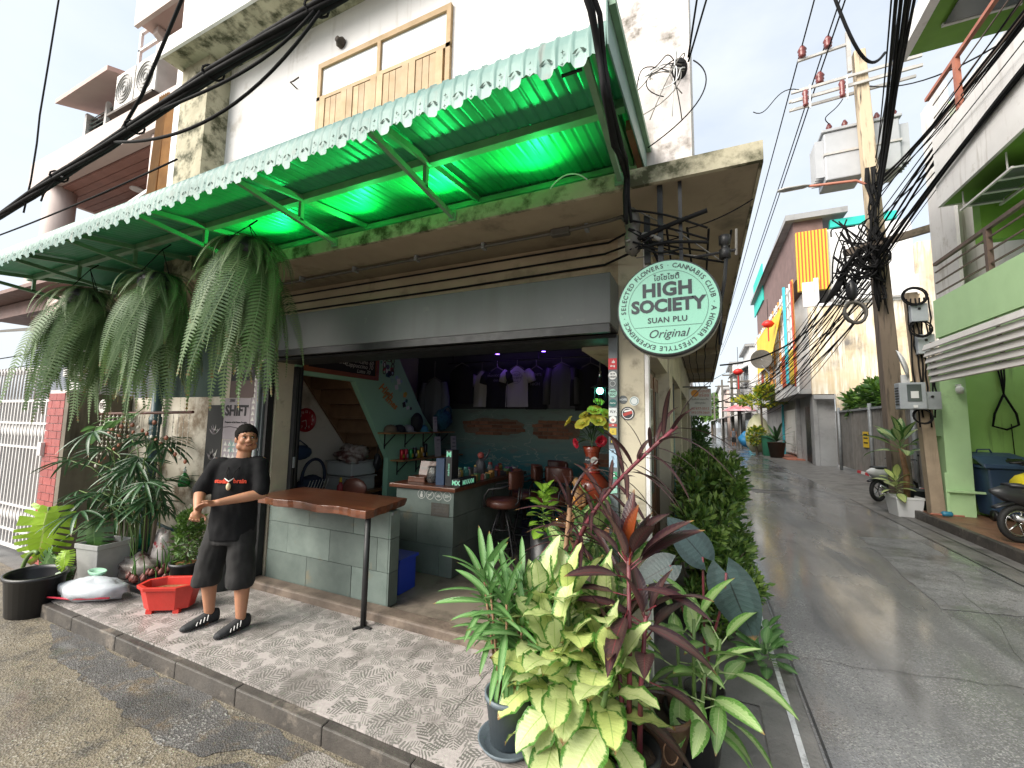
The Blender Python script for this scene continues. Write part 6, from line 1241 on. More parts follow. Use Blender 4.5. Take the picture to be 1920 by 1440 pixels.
# ================================================================ shelves on the mint wall
def shelf(label, z, y0, y1):
    t = thing('wall_shelf', label, 'shelf', (-4.2, (y0+y1)/2, z), 'shelves on the mint wall'); MB().bx(-4.268, -4.03, y0, y1, z-.022, z).build('board', 'shelf_wood', t, bevel=.003)
    for q in range(4):
        y = y0+.15+q*(y1-y0-.3)/3; MB().bar((-4.26, y, z-.024), (-4.26, y, z-.24), .014).build('bracket', 'black_metal', t); MB().bar((-4.255, y, z-.2), (-4.07, y, z-.03), .012).build('brace', 'black_metal', t)
shelf('upper wooden shelf with caps on the mint wall', 1.68, 4.72, 6.42); shelf('lower wooden shelf with cans on the mint wall', 1.27, 5.02, 6.72)
flat('cap_black', (.02, .022, .026), .8); flat('cap_tan', (.16, .13, .085), .8); flat('cap_grey', (.3, .3, .32), .8); flat('cap_blue', (.05, .22, .32), .7)
for i, (y, m_, lb) in enumerate([(4.86, 'cap_tan', 'tan cap first on the upper shelf'), (5.05, 'cap_black', 'black cap second on the upper shelf'), (5.25, 'cap_grey', 'grey and white cap standing up on the upper shelf'), (5.62, 'cap_blue', 'blue printed cap in the middle of the upper shelf')]):
    t = thing('cap', lb, 'cap', (-4.14, y, 1.681), 'caps on the shelf'); MB().lathe([(.095, 0), (.098, .03), (.085, .075), (.05, .105), (0, .115)], (-4.15, y, 1.681), 16).build('crown', m_, t, True); MB().lathe([(0, 0), (.085, 0), (.085, .01), (0, .01)], (-4.06, y-.03, 1.684), 14, M=Matrix.Diagonal((.9, .9, 1))).build('brim', m_, t, True)
t = thing('hat_bag', 'black bag standing on the upper shelf', 'bag', (-4.15, 5.45, 1.681)); blob(MB(), (-4.15, 5.47, 1.83), (.09, .11, .15), .15, 3).build('body', 'cap_black', t, True)
t = thing('backpack', 'blue patterned bag hanging above the end of the upper shelf', 'bag', (-4.12, 6.1, 1.7)); blob(MB(), (-4.10, 6.15, 1.90), (.10, .20, .17), .35, 8).build('body', mk('bag_blue', (.03, .16, .22), (.02, .06, .1), 14, .7), t, True); MB().tube(bez((-4.05, 6.0, 2.0), (-4.0, 6.05, 2.15), (-4.0, 6.25, 2.15), (-4.05, 6.3, 2.0), 8), .018, 6).build('strap', 'bag_blue', t, True)
def card(lb, y, z, w_, h, lines):
    t = thing('menu_card', lb, 'card', (-4.05, y, z), 'white cards on the shelves'); MB().box((-4.05, y, z+h/2), (.006, w_, h), M=Matrix.Rotation(-.08, 3, 'Y')).build('sheet', 'white_print', t)
    mb = MB()
    for i, s_ in enumerate(lines): text_into(mb, s_, h*.12, facing_x((-4.044+.0, y, z+h*(.84-.2*i)), 1), ex=.0004)
    mb.build('print', 'ink', t)
card('small white card with dark icons on the upper shelf', 5.83, 1.681, .11, .25, ['YYYY', 'YYY', '-- --', 'ooo']); card('white menu card on the lower shelf, nearer one', 5.93, 1.271, .17, .33, ['menu', '-----', '----', '-----']); card('white menu card on the lower shelf, farther one', 6.42, 1.271, .17, .33, ['Sativa', 'Indica', 'Hybrid', 'O'])
cn = ['red', 'crimson', 'green', 'black', 'yellow', 'amber', 'black']; cc = [(.5, .02, .03), (.48, .03, .06), (.03, .3, .08), (.03, .03, .03), (.5, .4, .04), (.5, .28, .05), (.02, .02, .025)]
for i in range(7):
    y = 5.10+.092*i+(.03 if i > 1 else 0)
    t = thing('drink_can', f'{cn[i]} can, {gl_lab[i]} on the lower shelf', 'can', (-4.12, y, 1.271), 'cans on the lower shelf'); hh = [.155, .155, .15, .17, .13, .17, .22][i]; MB().lathe([(.026, 0), (.033, .008), (.033, hh-.012), (.026, hh), (0, hh-.003)], (-4.12, y, 1.271), 16).build('can', flat(f'can{i}', cc[i], .3, .4), t, True); MB().lathe([(.02, 0), (.02, .004)], (-4.12, y, 1.271+hh-.002), 10).build('lid', 'chrome', t, True); MB().bx(-4.085, -4.0835, y-.018, y+.018, 1.30, 1.35).build('label_patch', 'white_print' if i % 2 else 'stk7', t)
# ================================================================ chalkboard, stickers, clock
cbd = thing('chalkboard', 'wood-framed chalkboard menu high on the mint wall', 'chalkboard', (-4.26, 4.0, 2.43)); y0, y1, z0, z1 = 3.42, 4.66, 2.42, 3.06
wood_mat('frame_wood', (.30, .10, .035), (.2, .065, .02), (14, 1, 14), .5, 0)
MB().bx(-4.268, -4.255, y0, y1, z0, z1).build('board', flat('board_black', (.02, .02, .022), .9), cbd)
for nm, b in (('a', (-4.268, -4.235, y0, y1, z0, z0+.055)), ('b', (-4.268, -4.235, y0, y1, z1-.055, z1)), ('c', (-4.268, -4.235, y0, y0+.055, z0+.056, z1-.056)), ('d', (-4.268, -4.235, y1-.055, y1, z0+.056, z1-.056))): MB().bx(*b).build('frame', 'frame_wood', cbd)
for s_, y, z, sz in (('Bar', 4.02, 2.62, .14), ('Espresso 50', 4.32, 2.72, .085), ('Americano 60', 4.32, 2.65, .085), ('Cappuccino 70', 4.30, 2.585, .085), ('Latte 70', 4.38, 2.515, .075), ('High Society', 3.72, 2.70, .15)):
    mb = MB(); text_into(mb, s_, sz, facing_x((-4.2535, y, z), 1), ex=.0003, shear=.2); mb.build('chalk_writing', 'chalk', cbd)
stc = thing('sticker_collage', 'collage of small colourful stickers on the mint wall', 'stickers', (-4.26, 5.0, 2.3)); sr = random.Random(40)
for i in range(52):
    y = sr.uniform(4.72, 5.50); z = sr.uniform(2.02, 2.78)
    if z > 2.80-(y-5.02)*1.25 - .06 or z < 2.62-(y-4.72)*.95: continue
    s_ = sr.uniform(.045, .085); m_ = f'stk{sr.randrange(12)}'
    if i % 4 == 0: disc('sticker', m_, (-4.2695+.0006*(i % 5), y, z), s_*.5, stc, 'x', 14, .003)
    else: MB().box((-4.268+.0006*(i % 5), y, z), (.003, s_, s_*sr.uniform(.6, 1.2)), M=Matrix.Rotation(sr.uniform(-.3, .3), 3, 'X')).build('sticker', m_, stc)
gf = thing('script_sticker', 'orange graffiti lettering sticker under the collage', 'sticker', (-4.265, 4.9, 2.15)); mb = MB(); text_into(mb, 'High', .17, facing_x((-4.266, 4.86, 2.28), 1, -.55), bold=.004, shear=.3); text_into(mb, 'Times', .15, facing_x((-4.266, 4.95, 2.15), 1, -.55), bold=.004, shear=.3); mb.build('lettering', flat('graf_orange', (.6, .26, .06), .6), gf)
chn = thing('chain_garland', 'pale paper chain shaped like an H hanging on the mint wall', 'garland', (-4.26, 4.85, 2.75))
for yy in (4.80, 4.98):
    for k in range(5): MB().tube([(-4.262, yy+.028*math.cos(a), 2.58+.085*k+.045*math.sin(a)) for a in (2*PI*i/12 for i in range(12))], .007, 5, closed=True).build('link', 'conduit', chn, True)
MB().tube([(-4.262, 4.89+.045*math.cos(a), 2.75+.02*math.sin(a)) for a in (2*PI*i/12 for i in range(12))], .007, 5, closed=True).build('link', 'conduit', chn, True)
clk = thing('wall_clock', 'round red wall clock with white numerals on the inner wall', 'clock', (-5.24, 4.30, 1.84)); flat('clock_red', (.34, .012, .022), .35)
MB().lathe([(0, 0), (.165, 0), (.172, .012), (.172, .03), (.155, .035), (.15, .022), (0, .02)], (-5.249, 4.30, 1.84), 36, 'x', cap=False).build('case', 'clock_red', clk, True)
mb = MB()
for h in range(1, 13):
    a = R(90-30*h); text_into(mb, str(h), .05, facing_x((-5.2265, 4.30-.0+.118*math.cos(a), 1.84+.118*math.sin(a)), 1), ex=.0004, bold=.0008)
mb.build('numerals', 'white_print', clk)
for a, L in ((200, .07), (280, .1)): MB().bar((-5.225, 4.30, 1.84), (-5.225, 4.30+L*math.cos(R(a)), 1.84+L*math.sin(R(a))), .003, .008).build('hand', 'white_print', clk)
# ================================================================ clothes on the back rail
rlg = thing('clothes_rail', 'dark clothes rail under the ceiling at the back', 'rail', (-2.8, 6.55, 2.95)); MB().tube([(-4.3, 6.55, 2.93), (-.8, 6.55, 2.93)], .014, 8).build('pipe', 'black_metal', rlg)
for x_ in (-4.2, -2.5, -.9): MB().tube([(x_, 6.55, 2.93), (x_, 6.55, 3.12)], .01, 6).build('hanger_rod', 'black_metal', rlg)
def garment(lb, c, w_, h, mat, sleeves='short', prt=None, zr=2.93):
    t = thing('hanging_shirt', lb, 'shirt', (c[0], c[1], c[2]-h), 'clothes hanging at the back'); mb = MB(); nx, nz = 10, 12; sd = c[0]*3
    for side in (-1, 1):
        o = len(mb.v)
        for j in range(nz+1):
            v = j/nz; hw = w_/2*(.42+.58*min(1, v*7)) if v < .15 else w_/2*(1-.04*math.sin(v*3))
            for i in range(nx+1):
                u = i/nx*2-1; zz = c[2]-v*h-(abs(u)**1.4)*.05*(1-v); bul = .03*(1-u*u)*min(1, v*6+.3)+.012*math.sin(u*7+sd+v*2)*v
                mb.v.append((c[0]+u*hw, c[1]+side*bul, zz))
        for j in range(nz):
            for i in range(nx):
                a = o+j*(nx+1)+i; mb.f.append((a, a+1, a+nx+2, a+nx+1))
    mb.build('cloth', mat, t, True)
    if sleeves:
        L = .2 if sleeves == 'short' else h*.8
        for s in (-1, 1):
            p0 = Vector((c[0]+s*w_*.44, c[1], c[2]-.075)); p1 = p0+Vector((s*(.09 if sleeves == 'short' else .05), 0, -L)); MB().tube([p0, p0.lerp(p1, .4)+Vector((s*.02, 0, 0)), p1], [.055, .075, .07], 8).build('sleeve', mat, t, True)
    MB().tube([(c[0]-w_*.3, c[1], c[2]-.05), (c[0], c[1], c[2]+.02), (c[0]+w_*.3, c[1], c[2]-.05)], .008, 5).build('hanger', 'wire_grey', t); MB().tube([(c[0], c[1], c[2]+.02), (c[0], c[1], zr)], .005, 5).build('hook', 'wire_grey', t)
    if prt:
        mb = MB(); mm = prt[0]
        for s_, sz, dz in prt[1]: text_into(mb, s_, sz, facing_y((c[0], c[1]-.050, c[2]-dz)), ex=.0005, bold=.001)
        if prt[2]: ring(mb, (c[0], c[1]-.048, c[2]-.2), .10, .006, 28)
        mb.build('print', mm, t)
    return t
flat('cloth_black', (.012, .012, .014), .9); flat('cloth_white', (.52, .50, .50), .9); flat('cloth_grey', (.17, .19, .22), .9); flat('cloth_smoke', (.07, .07, .075), .6); flat('tee_ink', (.16, .16, .18), .8)
garment('grey long-sleeved sweater hanging nearest the shelves', (-4.35, 6.2, 2.62), .46, .8, 'cloth_grey', 'long')
garment('large black garment hanging second from the shelves', (-3.96, 6.48, 2.9), .50, .72, 'cloth_black', None); garment('pale shirt half hidden behind the black garment', (-3.62, 6.62, 2.78), .32, .65, 'cloth_white', 'short')
garment('black tee with arched dark print left of the white tee', (-3.25, 6.5, 2.80), .42, .70, 'cloth_black', 'short', ('tee_ink', [('HIGH SOCIETY', .05, .14), ('club', .06, .22)], False)); garment('white tee with round shop print in the middle of the rail', (-2.87, 6.5, 2.82), .42, .70, 'cloth_white', 'short', ('tee_ink', [('HIGH', .06, .16), ('SOCIETY', .05, .215), ('suan plu', .03, .265)], True))
garment('black tee with pale lettering right of the white tee', (-2.54, 6.55, 2.80), .38, .72, 'cloth_black', 'short', ('tee_ink', [('CLIENTS', .06, .14), ('of', .05, .22), ('HIGH', .07, .3)], False)); garment('dark jacket in a clear garment cover', (-2.08, 6.5, 2.83), .46, .74, 'cloth_smoke', 'long'); garment('black top at the right end of the rail', (-1.60, 6.5, 2.80), .50, .74, 'cloth_black', 'long'); garment('black top in the corner beside the lamp', (-1.15, 6.5, 2.80), .46, .72, 'cloth_black', None)
# lamps that are lit in the photograph
gl = thing('pendant_lamp', 'pendant lamp with glowing mint bulb in a wire cage by the pillar', 'lamp', (-.893, 4.0, 2.1)); MB().tube([(-.893, 4, 2.3), (-.893, 4, 3.11)], .005, 5).build('cord', 'wire_grey', gl); MB().lathe([(.02, .1), (.025, .03), (.085, 0), (.09, -.005), (.03, .025)], (-.893, 4, 2.2), 16, cap=False).build('shade', 'black_metal', gl, True); MB().tube([(-.893, 4, 2.29), (-.893, 4, 2.36)], .014, 8).build('holder', 'chrome', gl, True)
MB().ball((-.893, 4, 2.165), .034, 12, 9).build('bulb', flat('bulb_mint', (.2, .9, .7), .4, emit=(.15, 1, .7), estr=9), gl, True)
for a in range(6): MB().tube([(-.893+.05*math.cos(a), 4+.05*math.sin(a), 2.2), (-.893+.06*math.cos(a), 4+.06*math.sin(a), 2.08), (-.893+.03*math.cos(a), 4+.03*math.sin(a), 2.03)], .003, 4).build('cage_wire', 'black_metal', gl)
flat('purple_led', (.2, .1, .6), .4, emit=(.25, .1, 1), estr=8)
for i, x_ in enumerate((-3.15, -2.32)):
    pl = thing('purple_lamp', ['purple spot lamp above the black tee', 'purple spot lamp right of the dark tees'][i], 'lamp', (x_, 6.3, 3.0), 'purple spot lamps'); MB().lathe([(.03, 0), (.04, -.05), (.04, -.09)], (x_, 6.3, 3.10), 12).build('can', 'black_metal', pl, True); MB().lathe([(0, 0), (.036, 0)], (x_, 6.3, 3.008), 12, cap=False).build('lens', 'purple_led', pl)
    ld = bpy.data.lights.new('purple_light', 'POINT'); ld.energy = .45; ld.color = (.3, .12, 1); ld.shadow_soft_size = .04; lo = bpy.data.objects.new('purple_light', ld); COL.objects.link(lo); lo.location = (x_, 6.28, 2.97); attach(lo, pl)
# ================================================================ bar stools
mk('leather', (.115, .04, .026), (.08, .028, .02), 6, .38, bump=.08, bscale=50)
def make_stool(label):
    t = thing('bar_stool', label, 'bar stool', (0, 0, 0), 'leather bar stools at the counter')
    MB().lathe([(0, .70), (.17, .70), (.20, .72), (.205, .76), (.19, .79), (.15, .80), (0, .805)], n=28).build('seat', 'leather', t, True)
    mb = MB(); k = 14; o = 0
    for j, (z, r0, r1) in enumerate(((.93, .2, .225), (.95, .19, .24), (1.02, .19, .245), (1.1, .19, .24), (1.13, .2, .225))):
        for i in range(k+1):
            a = R(-62+124*i/k); mb.v.append((r0*math.cos(a), r0*math.sin(a)*1.05, z)); mb.v.append((r1*math.cos(a), r1*math.sin(a)*1.05, z))
    W = 2*(k+1)
    for j in range(4):
        for i in range(k):
            for s in (0, 1): mb.f.append((j*W+2*i+s, j*W+2*i+2+s, (j+1)*W+2*i+2+s, (j+1)*W+2*i+s))
    for i in range(k): mb.f.append((2*i, 2*i+1, 2*i+3, 2*i+2)); mb.f.append((4*W+2*i, 4*W+2*i+2, 4*W+2*i+3, 4*W+2*i+1))
    for i in (0, k):
        for j in range(4): mb.f.append((j*W+2*i, (j+1)*W+2*i, (j+1)*W+2*i+1, j*W+2*i+1))
    mb.build('backrest', 'leather', t, True)
    for s in (-1, 1): MB().tube([(-.16, s*.13, .71), (-.18, s*.22, .74), (-.17, s*.235, .86), (-.12, s*.24, .93), (.02, s*.235, .95), (.12, s*.2, .98)], .012, 7).build('armrest', 'black_metal', t, True); MB().tube([(.12, s*.1, .70), (.2, s*.12, .78), (.215, s*.13, .95)], .011, 6).build('back_support', 'black_metal', t, True)
    MB().lathe([(.03, .42), (.03, .69), (.09, .70)], n=14).build('spindle', 'black_metal', t, True)
    for a in (45, 135, 225, 315):
        ca, sa = math.cos(R(a)), math.sin(R(a)); MB().tube([(.05*ca, .05*sa, .66), (.12*ca, .12*sa, .5), (.21*ca, .21*sa, .22), (.27*ca, .27*sa, .0)], .013, 7).build('leg', 'black_metal', t, True)
    MB().tube([(.19*math.cos(2*PI*i/24), .19*math.sin(2*PI*i/24), .27) for i in range(24)], .011, 6, closed=True).build('footring', 'black_metal', t, True); MB().tube([(.13*math.cos(2*PI*i/20), .13*math.sin(2*PI*i/20), .46) for i in range(20)], .009, 6, closed=True).build('upper_ring', 'black_metal', t, True)
    return t
def copy_thing(src, label, M):
    r = src.copy(); COL.objects.link(r); r['label'] = label; r.matrix_basis = M
    for c in src.children:
        d = c.copy(); COL.objects.link(d); d.parent = r
        for e in c.children:
            q = e.copy(); COL.objects.link(q); q.parent = d
    return r
st0 = make_stool('brown leather bar stool nearest the street end of the counter')
for i, (x_, y, a, lb) in enumerate([(-2.17, 4.56, 15, None), (-2.17, 5.22, 25, 'brown leather bar stool second along the counter'), (-2.05, 5.95, 60, 'brown leather bar stool farthest back by the mural'), (-1.72, 5.05, 70, 'brown leather bar stool standing apart behind the vase')]):
    M = Matrix.Translation((x_, y, .161)) @ Matrix.Rotation(R(a), 4, 'Z')
    if lb is None: st0.matrix_basis = M
    else: copy_thing(st0, lb, M)
# ================================================================ side table with vase, flowers, monk figure
wood_mat('table_wood', (.22, .10, .04), (.12, .055, .025), (8, 1.5, 14), .45, .1)
stb = thing('side_table', 'dark wooden side table beside the right pillar', 'table', (-.95, 4.05, .16)); MB().bx(-1.30, -.64, 3.76, 4.36, .90, .95).build('top', 'table_wood', stb, bevel=.008)
for x_ in (-1.25, -.70):
    for y in (3.82, 4.30): MB().bx(x_-.025, x_+.025, y-.025, y+.025, .161, .90).build('leg', 'table_wood', stb)
vs = thing('flower_vase', 'tall glazed red-brown vase with two round stickers on the side table', 'vase', (-1.0, 4.12, .951)); mk('vase_glaze', (.26, .045, .02), (.17, .03, .015), 3, .22, coat=.3)
VC = (-1.0, 4.12, .951); MB().lathe([(0, 0), (.085, 0), (.09, .02), (.085, .05), (.11, .1), (.155, .19), (.172, .27), (.16, .34), (.11, .395), (.075, .42), (.066, .47), (.064, .58), (.075, .63), (.095, .675), (.088, .677), (.06, .62), (.0, .61)], VC, 36, cap=False).build('body', 'vase_glaze', vs, True)
for z in (.425, .50, .625): MB().lathe([(.078, 0), (.082, .006), (.078, .012)], (VC[0], VC[1], VC[2]+z), 28, cap=False).build('band', mk('vase_band', (.42, .03, .02), (.3, .02, .015), 5, .4) if z == .425 else 'vase_glaze', vs, True)
for a, m_, s_ in ((-60, 'stk1', 'O'), (-115, 'stk8', 'O')):
    q = R(a); c_ = Vector((VC[0]+.070*math.cos(q), VC[1]+.070*math.sin(q), VC[2]+.545)); MM = Matrix.Translation(c_) @ Matrix.Rotation(q+PI/2, 4, 'Z') @ Matrix.Rotation(PI/2, 4, 'X'); mb = MB(); n = 20
    mb.add([MM @ Vector((.036*math.cos(2*PI*i/n), .036*math.sin(2*PI*i/n), .0)) for i in range(n)], [tuple(range(n))]); dsc = mb.build('sticker', m_, vs); mb = MB(); text_into(mb, 'HIGH', .022, MM @ Matrix.Translation((0, .005, .0008)), ex=.0002); mb.build('print', 'stk8' if m_ == 'stk1' else 'stk5', dsc)
mn = thing('monk_figure', 'small carved monk figure standing before the vase', 'figurine', (-1.08, 3.86, .951)); mk('carved', (.34, .19, .075), (.2, .10, .04), 25, .5, bump=.3)
blob(MB().lathe([(0, 0)], n=3, cap=False), (0, 0, 0), (.001, .001, .001), 0, 1); MB().lathe([(0, 0), (.075, 0), (.07, .03), (.06, .10), (.065, .17), (.07, .23), (.055, .275), (.022, .295), (.02, .31)], (-1.08, 3.86, .952), 18, M=Matrix.Diagonal((1, .75, 1))).build('robe', 'carved', mn, True); MB().ball((-1.08, 3.855, 1.302), .042, 14, 10, sc=(.85, .95, 1.12)).build('head', 'carved', mn, True)
for s in (-1, 1): MB().tube([(-1.08+s*.065, 3.86, 1.19), (-1.08+s*.08, 3.82, 1.11), (-1.08+s*.015, 3.795, 1.10)], [.022, .02, .014], 8).build('arm', 'carved', mn, True); MB().ball((-1.08+s*.037, 3.855, 1.302), .011, 6, 5).build('ear', 'carved', mn, True)
MB().tube([(-1.12, 3.815, 1.22), (-1.08, 3.80, 1.15), (-1.03, 3.82, 1.06)], .012, 6).build('sash', 'far_orange', mn, True)
cu = thing('white_cup', 'small white cup with dark letter on the side table', 'cup', (-.82, 3.84, .951)); MB().lathe([(0, 0), (.03, 0), (.042, .085), (.039, .085), (.028, .006), (0, .005)], (-.82, 3.84, .951), 18, cap=False).build('body', 'white_print', cu, True); mb = MB(); text_into(mb, 'k', .05, facing_y((-.82, 3.797, .99))); mb.build('print', 'ink', cu)
fl = thing('fairy_lights', 'string of warm fairy lights lying on the side table', 'string lights', (-1.0, 3.85, .955)); flat('warm_dot', (1, .6, .2), .4, emit=(1, .55, .15), estr=7)
mb = MB(); wq = [Vector((-1.25+.045*i, 3.80+.04*math.sin(i*1.7), .956)) for i in range(14)]; mb.tube(wq, .003, 4); mb.build('wire', 'wire_black', fl)
for p in wq[::2]: MB().ball(p+Vector((0, -.005, .006)), .0055, 6, 5).build('bulb', 'warm_dot', fl)
# ================================================================ storage corner behind the mint wall
wt = thing('work_table', 'low cluttered work table under the staircase', 'table', (-4.8, 4.3, .16)); MB().bx(-5.22, -4.42, 3.65, 5.1, .80, .84).build('top', 'table_wood', wt)
for x_ in (-5.18, -4.46):
    for y in (3.70, 5.05): MB().bx(x_-.02, x_+.02, y-.02, y+.02, .161, .80).build('leg', 'black_metal', wt)
hb = thing('striped_handbag', 'navy striped handbag with tall handle on the work table', 'handbag', (-4.9, 4.1, .84)); blob(MB(), (-4.85, 4.12, .97), (.1, .2, .13), .1, 3).build('body', 'bag_navy' if 'bag_navy' in MATS else mk('bag_navy', (.02, .03, .06), (.015, .02, .045), 6, .8), hb, True); MB().tube(bez((-4.8, 3.94, 1.0), (-4.78, 3.9, 1.42), (-4.78, 4.34, 1.42), (-4.8, 4.30, 1.0), 14), .02, 8).build('handle', 'bag_navy', hb, True)
for k in range(7): MB().bar((-4.742, 3.97+.05*k, .90), (-4.742, 4.03+.05*k, 1.04), .004, .008).build('stripe', 'white_print', hb)
t = thing('navy_pouch', 'dark blue pouch hanging on the inner wall', 'pouch', (-5.22, 4.2, 1.28)); blob(MB(), (-5.18, 4.22, 1.38), (.05, .17, .10), .12, 2).build('body', 'bin_blue', t, True); MB().tube([(-5.2, 4.1, 1.46), (-5.22, 4.22, 1.55), (-5.2, 4.34, 1.46)], .008, 5).build('strap', 'bin_blue', t, True)
flat('storage_clear', (.42, .44, .43), .25)
for i, (y, z, lb) in enumerate([(4.72, .841, 'clear plastic storage box on the work table, lower one'), (4.72, 1.06, 'clear plastic storage box stacked on top'), (5.35, .55, 'clear storage box under the lowest stairs')]):
    t = thing('storage_box', lb, 'storage box', (-4.75, y, z), 'clear storage boxes'); MB().bx(-4.98, -4.5, y-.22, y+.25, z, z+.18).build('tub', 'storage_clear', t, bevel=.012); MB().bx(-5.0, -4.48, y-.24, y+.27, z+.181, z+.205).build('lid', 'grey_plastic', t, bevel=.006)
tag(blob(MB(), (-4.62, 4.62, 1.36), (.2, .22, .14), .5, 6).build('packing_bag', 'clear_bag', None, True), 'crumpled translucent packing bag on the storage boxes', 'bag')
rc = flat('red_plastic2', (.4, .05, .06), .4)
for i, (y, r_, h, m_, lb, ct_) in enumerate([(4.36, .045, .16, 'far_yellow', 'yellow-topped squeeze bottle on the work table', 'bottle'), (4.47, .05, .13, 'dark_green_sheet', 'dark green jar on the work table', 'jar'), (4.56, .06, .18, rc, 'dark red canister on the work table', 'canister')]):
    t = thing('bottle', lb, ct_, (-4.55, y, .841)); MB().lathe([(0, 0), (r_, 0), (r_, h*.7), (r_*.5, h*.85), (r_*.45, h)], (-4.55, y, .841), 14).build('body', rc if i == 0 else m_, t, True); MB().lathe([(r_*.5, 0), (r_*.3, .06)], (-4.55, y, .842+h), 10).build('cap', m_, t, True)
hg = thing('hanging_utensil', 'black utensil hanging below the stairs', 'utensil', (-4.40, 4.95, 1.2)); MB().tube([(-4.36, 4.85, 1.75), (-4.36, 4.85, 1.36)], .006, 5).build('rod', 'black_metal', hg); blob(MB(), (-4.36, 4.85, 1.24), (.05, .06, .12), .3, 2).build('body', 'black_plastic', hg, True)
bcx = thing('blue_crate', 'blue plastic crate on the floor behind the bar table', 'crate', (-2.80, 3.55, .16)); cbm = flat('crate_blue', (.015, .05, .42), .4); MB().bx(-3.08, -2.72, 3.40, 3.66, .161, .47).build('body', cbm, bcx, bevel=.008); MB().bx(-3.10, -2.70, 3.38, 3.68, .471, .50).build('rim', cbm, bcx, bevel=.004)
rs = thing('inner_chair', 'brown round-backed chair behind the bar table', 'chair', (-3.9, 3.75, .16)); MB().lathe([(0, .60), (.19, .60), (.2, .66), (0, .68)], (-3.92, 3.80, .161), 22).build('seat', 'leather', rs, True); MB().ball((-3.92, 3.98, 1.02), .2, 16, 8, sc=(1, .2, .6)).build('backrest', 'leather', rs, True)
for a in (45, 135, 225, 315): MB().tube([(-3.92+.1*math.cos(R(a)), 3.80+.1*math.sin(R(a)), .76), (-3.92+.2*math.cos(R(a)), 3.80+.2*math.sin(R(a)), .161)], .013, 6).build('leg', 'black_metal', rs)
MB().bx(-3.93, -3.91, 3.95, 3.97, .78, .95).build('back_post', 'black_metal', rs)
# ================================================================ plants
def leafmat(name, edge, cen, wid=.75, spk=.5, vein=None, rough=.38, trl=.25, rnd_=None, edge_n=.35):
    """leaf with a pale centre, dark margin, speckles and side veins; u across, v along"""
    m, t = newmat(name); b = NB(t); uv = b.n('ShaderNodeUVMap').outputs[0]; sp = b.n('ShaderNodeSeparateXYZ', {0: uv}); rn = b.n('ShaderNodeObjectInfo').outputs['Random']
    s = b.math('MULTIPLY', b.math('ABSOLUTE', b.math('SUBTRACT', sp.outputs[0], .5)), 2)
    sh = b.n('ShaderNodeCombineXYZ', {0: b.math('MULTIPLY', rn, 31), 1: b.math('MULTIPLY', rn, 17)}).outputs[0]; P = b.vmath('ADD', b.mapping(uv, (1, 2.4, 1)), sh).outputs[0]
    c = cen
    if rnd_: c = b.mix(rn, cen, rnd_)
    dd = b.math('ADD', s, b.math('MULTIPLY', b.math('SUBTRACT', b.noise(P, 7, 5, .65), .5), edge_n*2)); f = b.mr(dd, wid-.06, wid+.06)
    if spk:
        f2 = b.math('MULTIPLY', b.ramp(b.noise(P, 22, 3, .6), .60, .66), b.mr(s, .1, .7)); f = b.math('MAXIMUM', f, b.math('MULTIPLY', f2, spk))
    col = b.mix(f, c, edge)
    ph = b.math('FRACT', b.math('SUBTRACT', b.math('MULTIPLY', sp.outputs[1], 13), b.math('MULTIPLY', s, 2.2))); vn = b.math('LESS_THAN', ph, .12)
    col = b.mix(b.math('MULTIPLY', vn, .22), col, vein or edge); col = b.mix(b.math('LESS_THAN', s, .035), col, vein or tuple(min(1, x*1.3) for x in edge))
    col = b.mix(b.math('MULTIPLY', b.mr(b.math('ADD', sp.outputs[1], b.math('MULTIPLY', b.noise(P, 5, 3), .16)), 1.0, 1.06), b.math('GREATER_THAN', rn, .45)), col, (.24, .14, .05)); col = b.mix(b.math('MULTIPLY', b.ramp(b.noise(P, 3.2, 5), .6, .75), .35), col, tuple(x*.7+.04 for x in edge))
    b.finish(col, rough, bump=b.math('ADD', b.math('MULTIPLY', b.math('PINGPONG', b.math('SUBTRACT', b.math('MULTIPLY', sp.outputs[1], 13), b.math('MULTIPLY', s, 2.2)), .5), 1.), b.noise(P, 20, 3)), bstr=.25, bdist=.006, translucent=trl); return m
leafmat('dieff', (.07, .19, .03), (.50, .56, .28), .80, .55, (.30, .42, .12), rnd_=(.54, .62, .20)); leafmat('dieff_dark', (.05, .15, .03), (.40, .50, .20), .50, .9, (.1, .25, .05), edge_n=.6); leafmat('strap_green', (.09, .22, .06), (.20, .36, .14), .55, 0, (.3, .45, .2), rnd_=(.14, .30, .09)); leafmat('purple_leaf', (.030, .014, .018), (.055, .026, .028), .6, 0, (.16, .03, .04), .3, .12, rnd_=(.085, .05, .045)); leafmat('young_red', (.10, .02, .01), (.22, .05, .012), .7, 0, (.3, .06, .03), .3, .3)
leafmat('aglaonema', (.11, .25, .05), (.44, .56, .26), .58, .6, (.45, .55, .28), rnd_=(.20, .36, .10), edge_n=.5); leafmat('fern', (.11, .19, .07), (.18, .27, .105), .5, 0, (.2, .28, .13), .55, .25, rnd_=(.075, .135, .06)); leafmat('palm', (.03, .085, .03), (.05, .12, .045), .5, 0, (.09, .18, .07), .3, .12, rnd_=(.035, .085, .04)); leafmat('monstera', (.28, .47, .03), (.36, .58, .04), .5, 0, (.5, .66, .15), .3, .3); leafmat('monstera_dark', (.05, .13, .03), (.07, .17, .035), .5, 0, (.15, .28, .08), .3, .15); leafmat('taro', (.035, .06, .06), (.05, .085, .085), .6, 0, (.02, .03, .03), .4, .1); leafmat('pothos', (.16, .34, .03), (.30, .52, .06), .6, .3, (.3, .5, .1))
